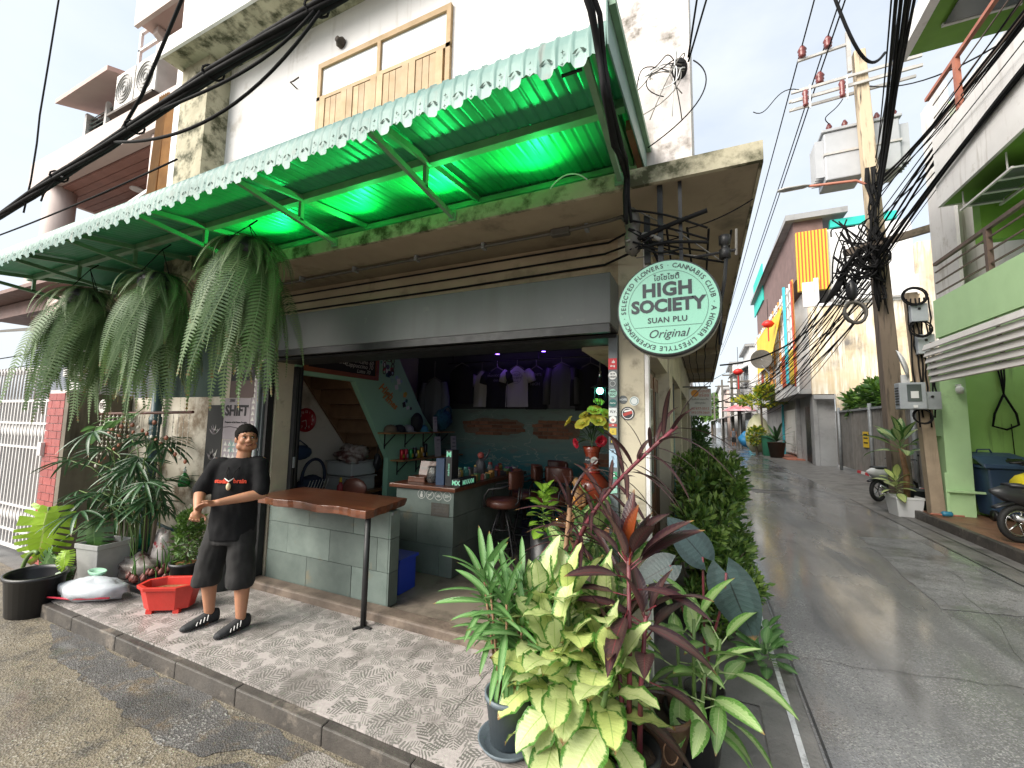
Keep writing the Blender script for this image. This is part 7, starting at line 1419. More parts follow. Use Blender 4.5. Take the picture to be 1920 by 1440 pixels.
for nm, c in (('hedge_a', (.12, .23, .04)), ('hedge_b', (.065, .14, .03)), ('hedge_c', (.24, .36, .08)), ('far_leaf', (.12, .24, .03)), ('far_leaf2', (.06, .14, .025)), ('yellow_leaf', (.50, .48, .03))): mk(nm, c, tuple(x*.7 for x in c), 9, .42, bump=0, trl=.2)
mk('stem_green', (.12, .20, .05), (.09, .15, .04), 8, .5, bump=.1); mk('stem_purple', (.20, .03, .05), (.09, .03, .03), 12, .5, bump=.2, bscale=70); mk('cane', (.30, .17, .09), (.2, .11, .06), 12, .7, bump=.3); mk('bark', (.13, .10, .07), (.09, .07, .05), 10, .85, bump=.4)
def leaf_mesh(name, L, W, mat, nl=9, peak=.9, droop=.25, cup=.18, wave=0., pet=0., seed=0, tipp=.75):
    mb = MB(); uv = []; r = random.Random(seed); sgn = [-1, -.5, 0, .5, 1]; tw = r.uniform(-.25, .25)
    for i in range(nl+1):
        t = i/nl; hw = W/2*max(.02, math.sin(PI*min(1, t**peak)))**tipp if 0 < i < nl else W*.012
        a = droop*t*1.6
        x = L*(t-.18*droop*t*t); z = -droop*L*t*t*.7+.06*L*math.sin(PI*t)*(.5-droop)
        for s in sgn:
            zz = z+cup*hw*abs(s)**1.5+wave*W*.09*math.sin(t*17+s*2+seed)*abs(s)+tw*hw*s*t
            mb.v.append((x+pet, s*hw, zz)); uv.append((.5+.5*s, t))
    for i in range(nl):
        for k in range(4): a = i*5+k; mb.f.append((a, a+1, a+6, a+5))
    if pet:
        o = len(mb.v); n = 5; rr = max(.004, W*.028)
        for j in range(3):
            for q in range(n): an = 2*PI*q/n; mb.v.append((pet*1.04*j/2, rr*math.cos(an), rr*math.sin(an)-.0)); uv.append((.5, .02))
        for j in range(2):
            for q in range(n): mb.f.append((o+j*n+q, o+j*n+(q+1) % n, o+(j+1)*n+(q+1) % n, o+(j+1)*n+q))
    me = bpy.data.meshes.new(name); me.from_pydata(mb.v, [], mb.f); me.materials.append(MATS[mat]); me.polygons.foreach_set('use_smooth', [True]*len(me.polygons)); L_ = me.uv_layers.new(name='UVMap')
    for lp_ in me.loops: L_.data[lp_.index].uv = uv[lp_.vertex_index]
    return me
def variants(name, k, L, W, mat, **kw):
    base = kw.pop('droop', .25); return [leaf_mesh(name, L, W, mat, seed=i+1, droop=base*(.6+.8*i/max(1, k-1)), **kw) for i in range(k)]
pr = random.Random(77)
def rosette(t, c, vs, n, z0, z1, el0, el1, s0=.7, s1=1.1, az0=0., az1=360., gold=True, name='leaf', roll=.3, r0=.0):
    """leaves spiralling up a stem; low ones spread and droop, top ones stand"""
    for i in range(n):
        f = i/max(1, n-1); az = az0+(az1-az0)*((i*.381966) % 1) + pr.uniform(-14, 14); el = el0+(el1-el0)*f+pr.uniform(-11, 11); z = z0+(z1-z0)*f
        p = Vector((c[0]+r0*math.cos(R(az)), c[1]+r0*math.sin(R(az)), c[2]+z)); inst(name, vs[pr.randrange(len(vs))], t, TRS(p, R(az), R(el), pr.uniform(-roll, roll), pr.uniform(s0, s1)))
# ---------------- hanging ferns
def frond_mesh(L, el0, seed, rate=.09):
    r = random.Random(seed); n = 44; V = []; F = []; UV = []; p = Vector((0, 0, 0)); th = R(el0); st = L/n; ph = r.uniform(0, 6)
    pts = []
    for i in range(n+1):
        pts.append((p.copy(), th)); t = i/n; th += (R(-89)-th)*(rate+.05*t); p = p+Vector((math.cos(th)*st, .25*st*math.sin(t*3+ph), math.sin(th)*st))
    for i in range(1, n):
        t = i/n; p, th = pts[i]; d = Vector((math.cos(th), 0, math.sin(th))); ll = L*.085*max(.12, math.sin(PI*min(1, t**.55*.93+.06))); wl = st*.30
        for s in (-1, 1):
            o = len(V); yv = Vector((0, s, 0)); dr = d*.35*ll+Vector((0, 0, -.12*ll)); a = p-d*wl; b2 = p+d*wl; m_ = p+yv*ll*.6+dr*.5; e = p+yv*ll+dr
            V += [a, m_-d*wl*.9, e, m_+d*wl*.9, b2]; F.append((o, o+1, o+2, o+3, o+4)); UV += [(.5, t), (.5+.3*s, t), (.5+.5*s, t), (.5+.3*s, t), (.5, t)]
    for i in range(n):
        o = len(V); a, b2 = pts[i][0], pts[i+1][0]; w_ = .003; V += [a+Vector((0, -w_, .001)), a+Vector((0, w_, .001)), b2+Vector((0, w_, .001)), b2+Vector((0, -w_, .001))]; F.append((o, o+1, o+2, o+3)); UV += [(.5, 0)]*4
    me = bpy.data.meshes.new('frond'); me.from_pydata([tuple(v) for v in V], [], F); me.materials.append(MATS['fern']); u = me.uv_layers.new(name='UVMap')
    for lp_ in me.loops: u.data[lp_.index].uv = UV[lp_.vertex_index]
    return me
fv_short = [frond_mesh(.62, e, i, .04) for i, e in enumerate((58, 35, 12, 45))]; fv_long = [frond_mesh(L, e, 10+i) for i, (L, e) in enumerate(((.95, 10), (1.1, -5), (1.25, 0), (1.05, -25), (1.2, -40)))]
for i, (x_, y, z, sc, nl, lb) in enumerate([(-3.22, 2.02, 3.17, 1.0, 86, 'largest hanging fern, nearest the shop opening'), (-4.43, 2.02, 3.06, 1.04, 86, 'middle of three hanging ferns under the awning'), (-5.76, 2.02, 3.07, 1.12, 86, 'shaded hanging fern farthest from the street')]):
    t = thing('hanging_fern', lb, 'fern', (x_, y, z-.1), 'hanging ferns under the awning')
    MB().lathe([(0, -.16), (.09, -.15), (.15, -.05), (.16, .04), (.15, .04), (.14, 0), (0, 0)], (x_, y, z), 20, cap=False).build('basket', 'black_plastic', t, True); MB().lathe([(0, .03), (.14, .0)], (x_, y, z+.005), 16, cap=False).build('soil', 'soil', t)
    for a in (0, 120, 240): MB().tube([(x_+.15*math.cos(R(a)), y+.15*math.sin(R(a)), z+.03), (x_, y, 3.36)], .004, 4).build('hanger', 'wire_black', t)
    MB().tube([(x_, y, 3.36), (x_, y+.06, 3.43)], .006, 5).build('hook', 'wire_black', t)
    for k in range(44): inst('frond', fv_short[k % 4], t, TRS((x_, y, z+.03), R(k*137.5), 0, pr.uniform(-.22, .22), sc*pr.uniform(.6, .92)))
    for k in range(nl): a = R(k*137.5+40); rr = .10*pr.random(); inst('frond', fv_long[k % 5], t, TRS((x_+rr*math.cos(a), y+rr*math.sin(a), z-.02-.15*pr.random()), a, 0, pr.uniform(-.07, .07), (sc*pr.uniform(.2, 1.0), sc*.95, sc*pr.uniform(.5, 1.04))))
# ---------------- dieffenbachia cluster and companions at the corner
def stemtube(t, pts, r, mat='stem_green', nm='stem'): MB().tube(pts, r, 8).build(nm, mat, t, True)
dv = variants('leaf', 5, .33, .215, 'dieff', droop=.45, wave=.7, pet=.06, peak=.85, tipp=.62); dvs = variants('leaf', 3, .30, .125, 'dieff', droop=.12, wave=.7, pet=.06, peak=.85, cup=.35)
d1 = thing('dieffenbachia', 'large cream-leaved dieffenbachia in the middle of the corner pots', 'potted plant', (-.66, 2.24, .12)); sqpot(d1, (-.66, 2.20, .121), .22, .27, .26, 'gutter_concrete', .2)
for q, (dx, dy, h) in enumerate([(0, 0, .58), (.12, .06, .48), (-.12, .05, .50), (-.02, -.08, .38), (.15, -.06, .32)]):
    c = (-.66+dx, 2.20+dy, .32); stemtube(d1, [c, (c[0]+dx*.5, c[1]+dy*.4, c[2]+h)], [.018, .012]); n = 24 if q < 3 else 18
    rosette(d1, (c[0]+dx*.4, c[1]+dy*.3, c[2]), dv, n, -.02, h, -38, 42, .62, .92); rosette(d1, (c[0]+dx*.5, c[1]+dy*.4, c[2]), dvs, 4, h-.05, h+.03, 55, 76, .8, 1.1)
d2 = thing('dieffenbachia', 'taller dark-speckled dieffenbachia behind the cream one beside the pillar', 'potted plant', (-.62, 2.82, .12)); tub_mesh = MB().lathe([(0, 0), (.12, 0), (.15, .24), (.14, .24), (.11, .02)], (-.66, 2.85, .121), 20, cap=False).build('pot', 'black_plastic', d2, True)
dd_ = variants('leaf', 4, .36, .15, 'dieff_dark', droop=.3, wave=.4, pet=.09, peak=.85)
for dx, dy, h in ((0, 0, .95), (.12, .05, .78), (-.12, .02, .72)):
    stemtube(d2, [(-.66+dx, 2.85+dy, .2), (-.66+dx*1.3, 2.85+dy, .2+h)], [.018, .012]); rosette(d2, (-.66+dx*1.2, 2.85+dy, .2), dd_, 13, .35, h, -5, 70, .7, 1.05)
pl = thing('strap_dracaena', 'green strap-leaved dracaena in a blue-grey pot at the left of the corner', 'potted plant', (-1.02, 2.25, .12)); mk('pot_blue', (.115, .145, .165), (.095, .12, .14), 6, .5); mk('dry_leaf', (.35, .2, .07), (.22, .12, .05), 9, .8)
MB().lathe([(0, 0), (.095, 0), (.125, .22), (.132, .22), (.132, .245), (.12, .245), (.115, .2), (0, .2)], (-1.0, 2.22, .14), 28, cap=False).build('pot', 'pot_blue', pl, True); MB().lathe([(0, 0), (.14, 0), (.165, .035), (.155, .035), (.13, .01), (0, .01)], (-1.0, 2.22, .121), 28, cap=False).build('saucer', 'pot_blue', pl, True)
sv = variants('leaf', 4, .30, .042, 'strap_green', droop=.25, cup=.3, peak=.8, tipp=.55, nl=8)
for q in range(9):
    a = R(q*40); rr = .05 if q else 0; h = pr.uniform(.38, .66); top_ = (-1.0+(rr+.10*h)*math.cos(a)*1.4, 2.22+(rr+.1*h)*math.sin(a), .33+h); stemtube(pl, [(-1.0+rr*math.cos(a), 2.22+rr*math.sin(a), .33), top_], [.009, .006], 'cane'); rosette(pl, top_, sv, 15, -.20, .04, -22, 68, .75, 1.1)
for k in range(16): a = pr.uniform(0, 6.28); inst('dry_leaf', sv[0], pl, TRS((-1.0+.06*math.cos(a), 2.22+.06*math.sin(a), .45+pr.random()*.15), a, R(-75), 0, .7)).data = sv[0]
# dark red cordyline
cl = thing('cordyline', 'dark purple cordyline with red stem in a black pot in front', 'potted plant', (-.36, 2.28, .12)); MB().lathe([(0, 0), (.11, 0), (.135, .17), (.15, .17), (.15, .20), (.135, .20), (.125, .15), (0, .15)], (-.36, 2.20, .121), 26, cap=False).build('pot', 'black_plastic', cl, True); MB().lathe([(0, .02), (.125, 0)], (-.36, 2.20, .275), 18, cap=False).build('soil', 'soil', cl)
pv = variants('leaf', 4, .36, .085, 'purple_leaf', droop=.42, cup=.3, pet=.08, peak=.75); pvu = variants('leaf', 2, .30, .10, 'purple_leaf', droop=.05, cup=.4, pet=.06, peak=.8); yr = leaf_mesh('leaf', .26, .09, 'young_red', droop=.05, cup=.6, pet=.05, peak=.8)
for dx, h, n in ((0, .92, 12), (.05, .66, 6), (-.04, .52, 4)):
    b0 = (-.36+dx, 2.20, .26); tp = (-.355+dx*1.6, 2.22, .26+h); stemtube(cl, [b0, (b0[0]+.01, 2.2, .26+h*.5), tp], [.014, .012, .010], 'stem_purple'); rosette(cl, (tp[0], tp[1], .26), pv, n, h-.30, h+.02, -12, 48, .75, 1.05); [inst('leaf', pvu[q_ % 2], cl, TRS((tp[0], tp[1], tp[2]-.03), R(100*q_+40*h), R(62), 0, .8)) for q_ in range(3)]
inst('leaf', pvu[0], cl, TRS((-.35, 2.22, 1.16), R(60), R(84), 0, 1.0)); inst('leaf', pvu[1], cl, TRS((-.36, 2.22, 1.15), R(190), R(66), 0, 1.05)); inst('leaf', yr, cl, TRS((-.35, 2.21, 1.15), R(-30), R(80), 1.2, 1.0)); inst('leaf', pvu[1], cl, TRS((-.35, 2.22, 1.14), R(5), R(42), 0, 1.1))
# tall leaning dark dracaena with thin leaves
dr = thing('dark_dracaena', 'tall leaning dracaena with thin dark purple leaves reaching over the pillar', 'potted plant', (-.84, 2.75, .12)); MB().lathe([(0, 0), (.10, 0), (.13, .22), (.12, .22), (.09, .02)], (-.86, 2.72, .121), 20, cap=False).build('pot', 'black_plastic', dr, True)
tv = variants('leaf', 4, .42, .034, 'purple_leaf', droop=.55, cup=.3, peak=.7, tipp=.5, nl=9)
stemtube(dr, [(-.86, 2.72, .2), (-.84, 2.7, .9), (-.80, 2.7, 1.32)], [.02, .018, .016], 'cane'); stemtube(dr, [(-.86, 2.72, .2), (-.85, 2.7, .75)], [.018, .016], 'cane')
path = bez((-.86, 2.72, .7), (-.78, 2.66, 1.15), (-.60, 2.58, 1.42), (-.13, 2.50, 1.84), 10); stemtube(dr, path, [.014]*6+[.011]*5, 'stem_purple')
for i in range(64):
    f = .30+.70*(i/63); q = f*10; k = min(9, int(q)); p = path[k].lerp(path[k+1], q-k); d = (path[k+1]-path[k]).normalized(); a = i*2.4; u = d.orthogonal().normalized(); v = d.cross(u); n_ = (u*math.cos(a)+v*math.sin(a)); ld = (d*(.35+.9*max(0, f-.75)*4)+n_).normalized()
    inst('leaf', tv[i % 4], dr, TRS(p, math.atan2(ld.y, ld.x), math.asin(max(-1, min(1, ld.z))), pr.uniform(-.3, .3), pr.uniform(.65, 1.0)))
rosette(dr, (-.80, 2.7, 1.0), tv, 30, .05, .34, -10, 74, .6, .95)
# taro with dark heart leaves, aglaonema at the right, brown jar
def basis0(d, nrm, s_): d = Vector(d).normalized(); y = Vector(nrm).cross(d).normalized(); z = d.cross(y); return Matrix((d, y, z)).transposed().to_4x4() @ Matrix.Diagonal((s_, s_, s_, 1))
def heart_mesh(L, mat):
    mb = MB(); uv = []; n = 14; rows = []
    for i in range(n+1):
        t = i/n; hw = L*.36*math.sin(PI*min(1, t**.62))**.75 if i < n else .002; row = []
        for s in (-1, -.5, 0, .5, 1):
            x = L*t-(L*.22*abs(s)*(1-t)**3); mb.v.append((x, s*max(hw, L*.12*(1-t)**2), -.12*L*t*t+.10*hw*abs(s))); uv.append((.5+.5*s, t))
    for i in range(n):
        for k in range(4): a = i*5+k; mb.f.append((a, a+1, a+6, a+5))
    me = bpy.data.meshes.new('leaf'); me.from_pydata(mb.v, [], mb.f); me.materials.append(MATS[mat]); me.polygons.foreach_set('use_smooth', [True]*len(me.polygons)); L_ = me.uv_layers.new(name='UVMap')
    for lp_ in me.loops: L_.data[lp_.index].uv = uv[lp_.vertex_index]
    return me
hm = heart_mesh(.36, 'taro'); ta = thing('black_taro', 'black-leaved taro at the right of the corner pots', 'potted plant', (.0, 2.75, .12)); MB().lathe([(0, 0), (.09, 0), (.115, .18), (.105, .18), (.08, .02)], (-.03, 2.88, .121), 20, cap=False).build('pot', 'black_plastic', ta, True)
for (x_, y, z, d_, n_, s_) in ((.10, 2.74, 1.02, (.35, -.1, -1), (-.35, -.9, .25), 1.0), (-.02, 2.85, 1.06, (-.5, -.1, .6), (.1, -.9, .5), .8), (-.20, 2.80, 1.0, (-.8, -.2, -.5), (0, -.8, .6), .75)): inst('leaf', hm, ta, Matrix.Translation((x_, y, z)) @ basis0(d_, n_, s_)); stemtube(ta, bez((-.03, 2.88, .2), (-.02, 2.87, .6), (x_, y, z-.2), (x_, y, z), 8), .007, 'stem_purple')
ag = thing('aglaonema', 'spreading variegated aglaonema in a black pot on the street side', 'potted plant', (-.06, 2.62, .12)); MB().lathe([(0, 0), (.12, 0), (.145, .2), (.155, .2), (.155, .23), (.14, .23), (.13, .17), (0, .17)], (-.08, 2.58, .121), 26, cap=False).build('pot', 'black_plastic', ag, True)
av = variants('leaf', 4, .29, .10, 'aglaonema', droop=.55, cup=.25, pet=.08, peak=.8)
for dx, dy, h in ((0, 0, .52), (.08, .04, .42), (-.06, .06, .40), (.03, -.06, .3)): stemtube(ag, [(-.08+dx, 2.58+dy, .28), (-.07+dx*1.6, 2.58+dy*1.5, .28+h)], [.012, .008]); rosette(ag, (-.07+dx*1.5, 2.58+dy*1.4, .28), av, 10, .04, h, -20, 66, .7, 1.05)
jr = tub('glazed_jar', 'brown glazed jar standing among the corner plants', 'planter', (-.235, 2.47, .12), .10, .155, .26, mk('jar_brown', (.16, .09, .055), (.10, .055, .035), 5, .3), rimw=.004); mb = MB(); 
mb.tube([(-.235+.168*math.cos(R(-70+6*math.cos(a)*2)), 2.47+.168*math.sin(R(-70+6*math.cos(a)*2)), .27+.055*math.sin(a)) for a in (2*PI*i/16 for i in range(16))], .004, 5, closed=True); mb.build('medallion', 'cane', jr)
po_ = thing('golden_pothos', 'small golden pothos in a pot beside the stools', 'potted plant', (-1.32, 3.62, .16)); MB().lathe([(0, 0), (.09, 0), (.12, .75), (.11, .75), (.08, .02)], (-1.32, 3.62, .161), 20, cap=False).build('pot', 'black_plastic', po_, True); ov_ = variants('leaf', 3, .14, .10, 'pothos', droop=.3, pet=.05); rosette(po_, (-1.32, 3.62, .9), ov_, 30, 0, .32, -20, 60, .7, 1.1)
# ---------------- hedge along the side wall
def leaf_cloud(name, blobs, n, ls, mats, parent, seed, dens=None):
    r = random.Random(seed); V = []; F = []; MI = []
    for i in range(n):
        b = blobs[r.randrange(len(blobs))]; 
        while True:
            p = Vector((r.uniform(-1, 1), r.uniform(-1, 1), r.uniform(-1, 1)))
            if p.length < 1: break
        q = p.normalized()*(p.length**.45) if p.length > 0 else p
        q *= .92+.55*noise.noise(q*3+Vector((seed, i % 3, 0))); c = Vector((b[0]+q.x*b[3], b[1]+q.y*b[4], b[2]+q.z*b[5])); d = (q+Vector((r.uniform(-.8, .8), r.uniform(-.8, .8), r.uniform(-.3, .9)))).normalized(); u = d.cross(Vector((r.uniform(-1, 1), r.uniform(-1, 1), r.uniform(-1, 1)))).normalized(); s = ls*r.uniform(.6, 1.3); o = len(V); nn = u.cross(d)
        V += [c, c+d*s*.5+u*s*.22+nn*s*.06, c+d*s, c+d*s*.5-u*s*.22+nn*s*.06]; F.append((o, o+1, o+2, o+3)); MI.append(r.choices(range(len(mats)), dens)[0] if dens else r.randrange(len(mats)))
    me = bpy.data.meshes.new(name); me.from_pydata([tuple(v) for v in V], [], F)
    for m_ in mats: me.materials.append(MATS[m_])
    me.polygons.foreach_set('material_index', MI); o = bpy.data.objects.new(name, me); COL.objects.link(o)
    if parent is not None: attach(o, parent)
    return stuff(o)
hgd = [(-.06, 4.35, .75, .28, .35, .52), (.06, 5.0, .90, .30, .45, .55), (.0, 5.8, 1.0, .34, .5, .52), (.08, 6.6, .85, .30, .5, .6), (-.05, 7.5, .9, .34, .5, .5), (.16, 4.55, .36, .22, .3, .30), (.16, 5.5, .45, .26, .5, .40), (.12, 4.9, 1.22, .16, .2, .22)]
hr2 = random.Random(2)
def loosen(bs):
    out = []
    for b in bs:
        for k in range(9): out.append((b[0]+hr2.uniform(-.75, .75)*b[3], b[1]+hr2.uniform(-.9, .9)*b[4], b[2]+hr2.uniform(-.85, .9)*b[5], *(hr2.uniform(.10, .19) for _ in range(2)), hr2.uniform(.09, .2)))
    return out
for i, (b0, lb) in enumerate([(hgd[:2]+[hgd[5], hgd[7]], 'leafy green shrub at the near end of the side hedge'), (hgd[2:5]+[hgd[6]], 'leafy green shrub at the far end of the side hedge')]):
    t = thing('hedge_shrub', lb, 'shrub', (.0, b0[0][1], 0), 'hedge along the side wall'); leaf_cloud('foliage', loosen(b0), 9500, .078, ['hedge_a', 'hedge_b', 'hedge_c'], t, 5+i, [5, 3, 6])
    for k in range(16): bb = b0[k % len(b0)]; MB().tube([(bb[0]*.3-.05, bb[1]+pr.uniform(-.3, .3), -.01), (bb[0]+pr.uniform(-.2, .2), bb[1]+pr.uniform(-.3, .3), bb[2]+pr.uniform(0, .4))], [.014, .004], 5).build('branch', 'bark', t)
lf = variants('leaf', 3, .16, .08, 'strap_green', droop=.3, pet=.03); t = thing('gutter_weed', 'low leafy weed spilling over the pale drain line', 'weed', (.42, 3.9, 0)); rosette(t, (.40, 3.95, .02), lf, 26, 0, .12, -8, 55, .7, 1.2, r0=.05); rosette(t, (.42, 4.35, .02), lf, 18, 0, .1, -8, 55, .7, 1.2, r0=.05)
# ---------------- left: fan palms, monstera, shrub, vine
fb = variants('blade', 3, .36, .034, 'palm', droop=.5, cup=.4, peak=.75, tipp=.5, nl=7)
def fan(t, p, az, el, s_):
    """a fan leaf: blades spreading from one point, baked as one mesh"""
    mb = MB(); uv = []; F = []; V = []
    for k in range(9):
        src = fb[k % 3]; a = R(-100+200*k/8); M = Matrix.Rotation(a, 4, 'Z') @ Matrix.Rotation(pr.uniform(-.15, .15), 4, 'Y') @ Matrix.Diagonal((1-.25*abs(a)/1.9,)*3+(1,)); o = len(V); V += [M @ v.co for v in src.vertices]; F += [tuple(i+o for i in q.vertices) for q in src.polygons]; uvl = src.uv_layers[0].data; tmp = {}
        for lp_ in src.loops: tmp[lp_.vertex_index] = tuple(uvl[lp_.index].uv)
        uv += [tmp[i] for i in range(len(src.vertices))]
    me = bpy.data.meshes.new('fan_leaf'); me.from_pydata([tuple(v) for v in V], [], F); me.materials.append(MATS['palm']); me.polygons.foreach_set('use_smooth', [True]*len(F)); L2 = me.uv_layers.new(name='UVMap')
    for lp_ in me.loops: L2.data[lp_.index].uv = uv[lp_.vertex_index]
    return me
fm = [fan(None, None, 0, 0, 1) for _ in range(3)]
fp = thing('lady_palm', 'dense clump of fan palms leaning over the wall corner', 'palm', (-6.1, 2.7, .12))
for i in range(44):
    f = i/43; bx_, by_ = -6.35+.8*pr.random(), 2.55+.28*pr.random(); h = .55+.95*pr.random(); az = pr.uniform(150, 390); ex = .42*pr.random()+.1; tip = Vector((bx_+ex*math.cos(R(az))*1.5-.25*(h-.6), by_+ex*math.sin(R(az))*.7, .2+h)); stemtube(fp, bez((bx_, by_, .12), (bx_, by_, .12+h*.6), (bx_, by_, .1+h), tip, 6), .006); inst('fan_leaf', fm[i % 3], fp, TRS(tip, R(az), R(pr.uniform(-35, 25)), pr.uniform(-.4, .4), pr.uniform(.8, 1.2)))
for k in range(5): MB().tube([(-6.25+.16*k, 2.72, .12), (-6.25+.18*k, 2.7, .9)], .02, 7).build('cane', 'bark', fp)
def monstera_mesh(L, mat):
    mb = MB(); uv = []; n = 9
    def edge(t): return L*.46*math.sin(PI*min(1, (t*.86+.13)))**.6
    for s in (-1, 1):
        for i in range(n):
            t0, t1 = i/n, (i+1)/n; g = .16/n; sl = .10*L
            P = []
            for (u, ta_, tb_) in ((0, t0, t1), (.42, t0, t1), (.45, t0+g, t1-g*.6), (.75, t0+g*1.3, t1-g), (1., t0+g*2.0, t1-g*1.6)):
                for t in (ta_, tb_): hw = edge(t); P.append((L*t+sl*u*(1 if t > .3 else -.4)+u*.12*L*(t-.45), s*hw*u, -.16*L*t*t-.10*L*u*u+.02*L*math.sin(u*5+i))); uv.append((.5+.5*s*u, t))
            o = len(mb.v); mb.v += P
            for k in range(4): mb.f.append((o+2*k, o+2*k+1, o+2*k+3, o+2*k+2))
    me = bpy.data.meshes.new('leaf'); me.from_pydata(mb.v, [], mb.f); me.materials.append(MATS[mat]); me.polygons.foreach_set('use_smooth', [True]*len(me.polygons)); L2 = me.uv_layers.new(name='UVMap')
    for lp_ in me.loops: L2.data[lp_.index].uv = uv[lp_.vertex_index]
    return me
def basis(p, d, nrm, s_=1.): d = Vector(d).normalized(); y = Vector(nrm).cross(d).normalized(); z = d.cross(y); M = Matrix((d, y, z)).transposed().to_4x4(); return Matrix.Translation(p) @ M @ Matrix.Diagonal((s_, s_, s_, 1))
mo = thing('monstera', 'monstera with one big bright split leaf at the left of the step', 'plant', (-6.2, 2.2, .05)); mm1, mm2 = monstera_mesh(.5, 'monstera'), monstera_mesh(.42, 'monstera_dark')
inst('leaf', mm1, mo, basis((-6.30, 2.10, .88), (-.04, -.12, -1), (.72, -.65, .25), 1.08)); inst('leaf', mm2, mo, basis((-5.98, 2.36, .72), (.25, -.1, -1), (.6, -.75, .4), .85)); inst('leaf', mm2, mo, basis((-6.15, 2.12, .42), (-.6, -.2, -.8), (.6, -.7, .5), .7)); inst('leaf', mm2, mo, basis((-5.85, 2.12, .34), (.5, -.3, -.5), (.5, -.7, .6), .42)); inst('leaf', mm1, mo, basis((-5.82, 2.10, .50), (.3, -.2, -.9), (.6, -.7, .4), .34))
for e in ((-6.30, 2.10, .88), (-5.98, 2.36, .72), (-6.15, 2.12, .42), (-5.85, 2.12, .34)): stemtube(mo, bez((-6.28, 2.2, .0), (-6.45, 2.1, .2), (-6.4, 2.15, .5), e, 10), .012)
stemtube(mo, [(-6.27+.17*math.cos(a), 2.0+.03*math.sin(a), .25+.2*math.sin(a)) for a in (R(70+15*i) for i in range(14))], .018); MB().lathe([(0, 0), (.13, 0), (.16, .2), (.15, .2), (.12, .02)], (-6.28, 2.2, 0), 20, cap=False).build('pot', 'soil', mo, True)
leaf_cloud('foliage', [(-4.83, 2.67, .58, .13, .13, .22), (-4.83, 2.67, .75, .10, .10, .14)], 900, .055, ['hedge_b', 'hedge_a'], bpt, 3); MB().tube([(-4.83, 2.67, .36), (-4.83, 2.67, .75)], .012, 6).build('trunk', 'bark', bpt)
lv_ = variants('leaf', 3, .20, .07, 'strap_green', droop=.6, pet=.04); vn = thing('wall_vine', 'sparse yellow-green vine trailing over the bead curtain', 'vine', (-6.2, 2.7, 1.75)); stemtube(vn, bez((-6.9, 2.68, 1.68), (-6.5, 2.62, 1.85), (-6.2, 2.64, 1.75), (-5.85, 2.66, 1.98), 12), .006)
for k in range(15): f = k/14; inst('leaf', lv_[k % 3], vn, TRS((-6.9+1.05*f, 2.64, 1.70+.2*f), R(pr.uniform(180, 330)), R(pr.uniform(-50, 30)), pr.uniform(-.5, .5), pr.uniform(.7, 1.1)))
# ---------------- flowers in the vase
pt_y = flat('petal_yellow', (.82, .72, .10), .6); pt_r = flat('petal_red', (.42, .01, .03), .6); flat('flower_leaf', (.03, .07, .025), .5); flat('flower_core', (.40, .48, .08), .7)
fbq = thing('flower_bouquet', 'bouquet of yellow roses with two red blooms in the vase', 'flowers', (-1.0, 4.12, 1.6))
def bloom(c, r_, mat, nd):
    mb = MB(); nd = Vector(nd).normalized(); u = nd.orthogonal().normalized(); v = nd.cross(u)
    for ring_, (k, op, rr) in enumerate(((4, .25, .55), (6, .6, .8), (7, 1.05, 1.0))):
        for i in range(k):
            a = 2*PI*i/k+ring_*.5+.1; d = (u*math.cos(a)+v*math.sin(a)); s_ = (-u*math.sin(a)+v*math.cos(a)); o = len(mb.v)
            for j in range(4):
                t = j/3; w_ = r_*.62*rr*math.sin(PI*(.18+.6*t)); ax = d*math.sin(op*(.4+.8*t))*r_*rr*t*1.25+nd*math.cos(op*t)*r_*rr*t*.9
                for q in (-1, 0, 1): mb.v.append(tuple(Vector(c)+ax+s_*w_*q+nd*(.10*r_*abs(q))-d*.12*r_*q*q*t))
            for j in range(3):
                for q in range(2): mb.f.append((o+j*3+q, o+j*3+q+1, o+j*3+q+4, o+j*3+q+3))
    b = mb.build('bloom', mat, fbq, True); MB().ball(Vector(c)+nd*r_*.3, r_*.26, 8, 6).build('core', 'flower_core' if mat is pt_y else mat, b, True); MB().tube(bez(c, Vector(c)-nd*.08, (VC[0], VC[1], 1.75), (VC[0], VC[1], 1.60), 6), .005, 5).build('stalk', 'flower_leaf', fbq)
for (dx, dy, dz, r_, m_) in ((-.215, -.02, .27, .055, pt_y), (-.06, -.07, .24, .075, pt_y), (.07, -.06, .27, .07, pt_y), (.03, -.02, .37, .065, pt_y), (.13, .0, .34, .06, pt_y), (.06, .02, .46, .05, pt_y), (.0, .03, .30, .06, pt_y), (-.07, .0, .33, .05, pt_y), (.15, -.04, .22, .055, pt_y), (-.13, -.06, .07, .045, pt_r), (.10, -.08, .10, .05, pt_r)): bloom((VC[0]+dx, VC[1]+dy, VC[2]+.66+dz-.02), r_, m_, (dx*2.2, dy-.25, .35 if m_ is pt_y else -.1))
lfv = variants('leaf', 2, .11, .05, 'monstera_dark', droop=.3)
for k in range(18): a = pr.uniform(0, 6.28); inst('leaf', lfv[k % 2], fbq, TRS((VC[0]+.07*math.cos(a), VC[1]+.07*math.sin(a), 1.66+.2*pr.random()), a, R(pr.uniform(-30, 50)), 0, pr.uniform(.8, 1.2)))
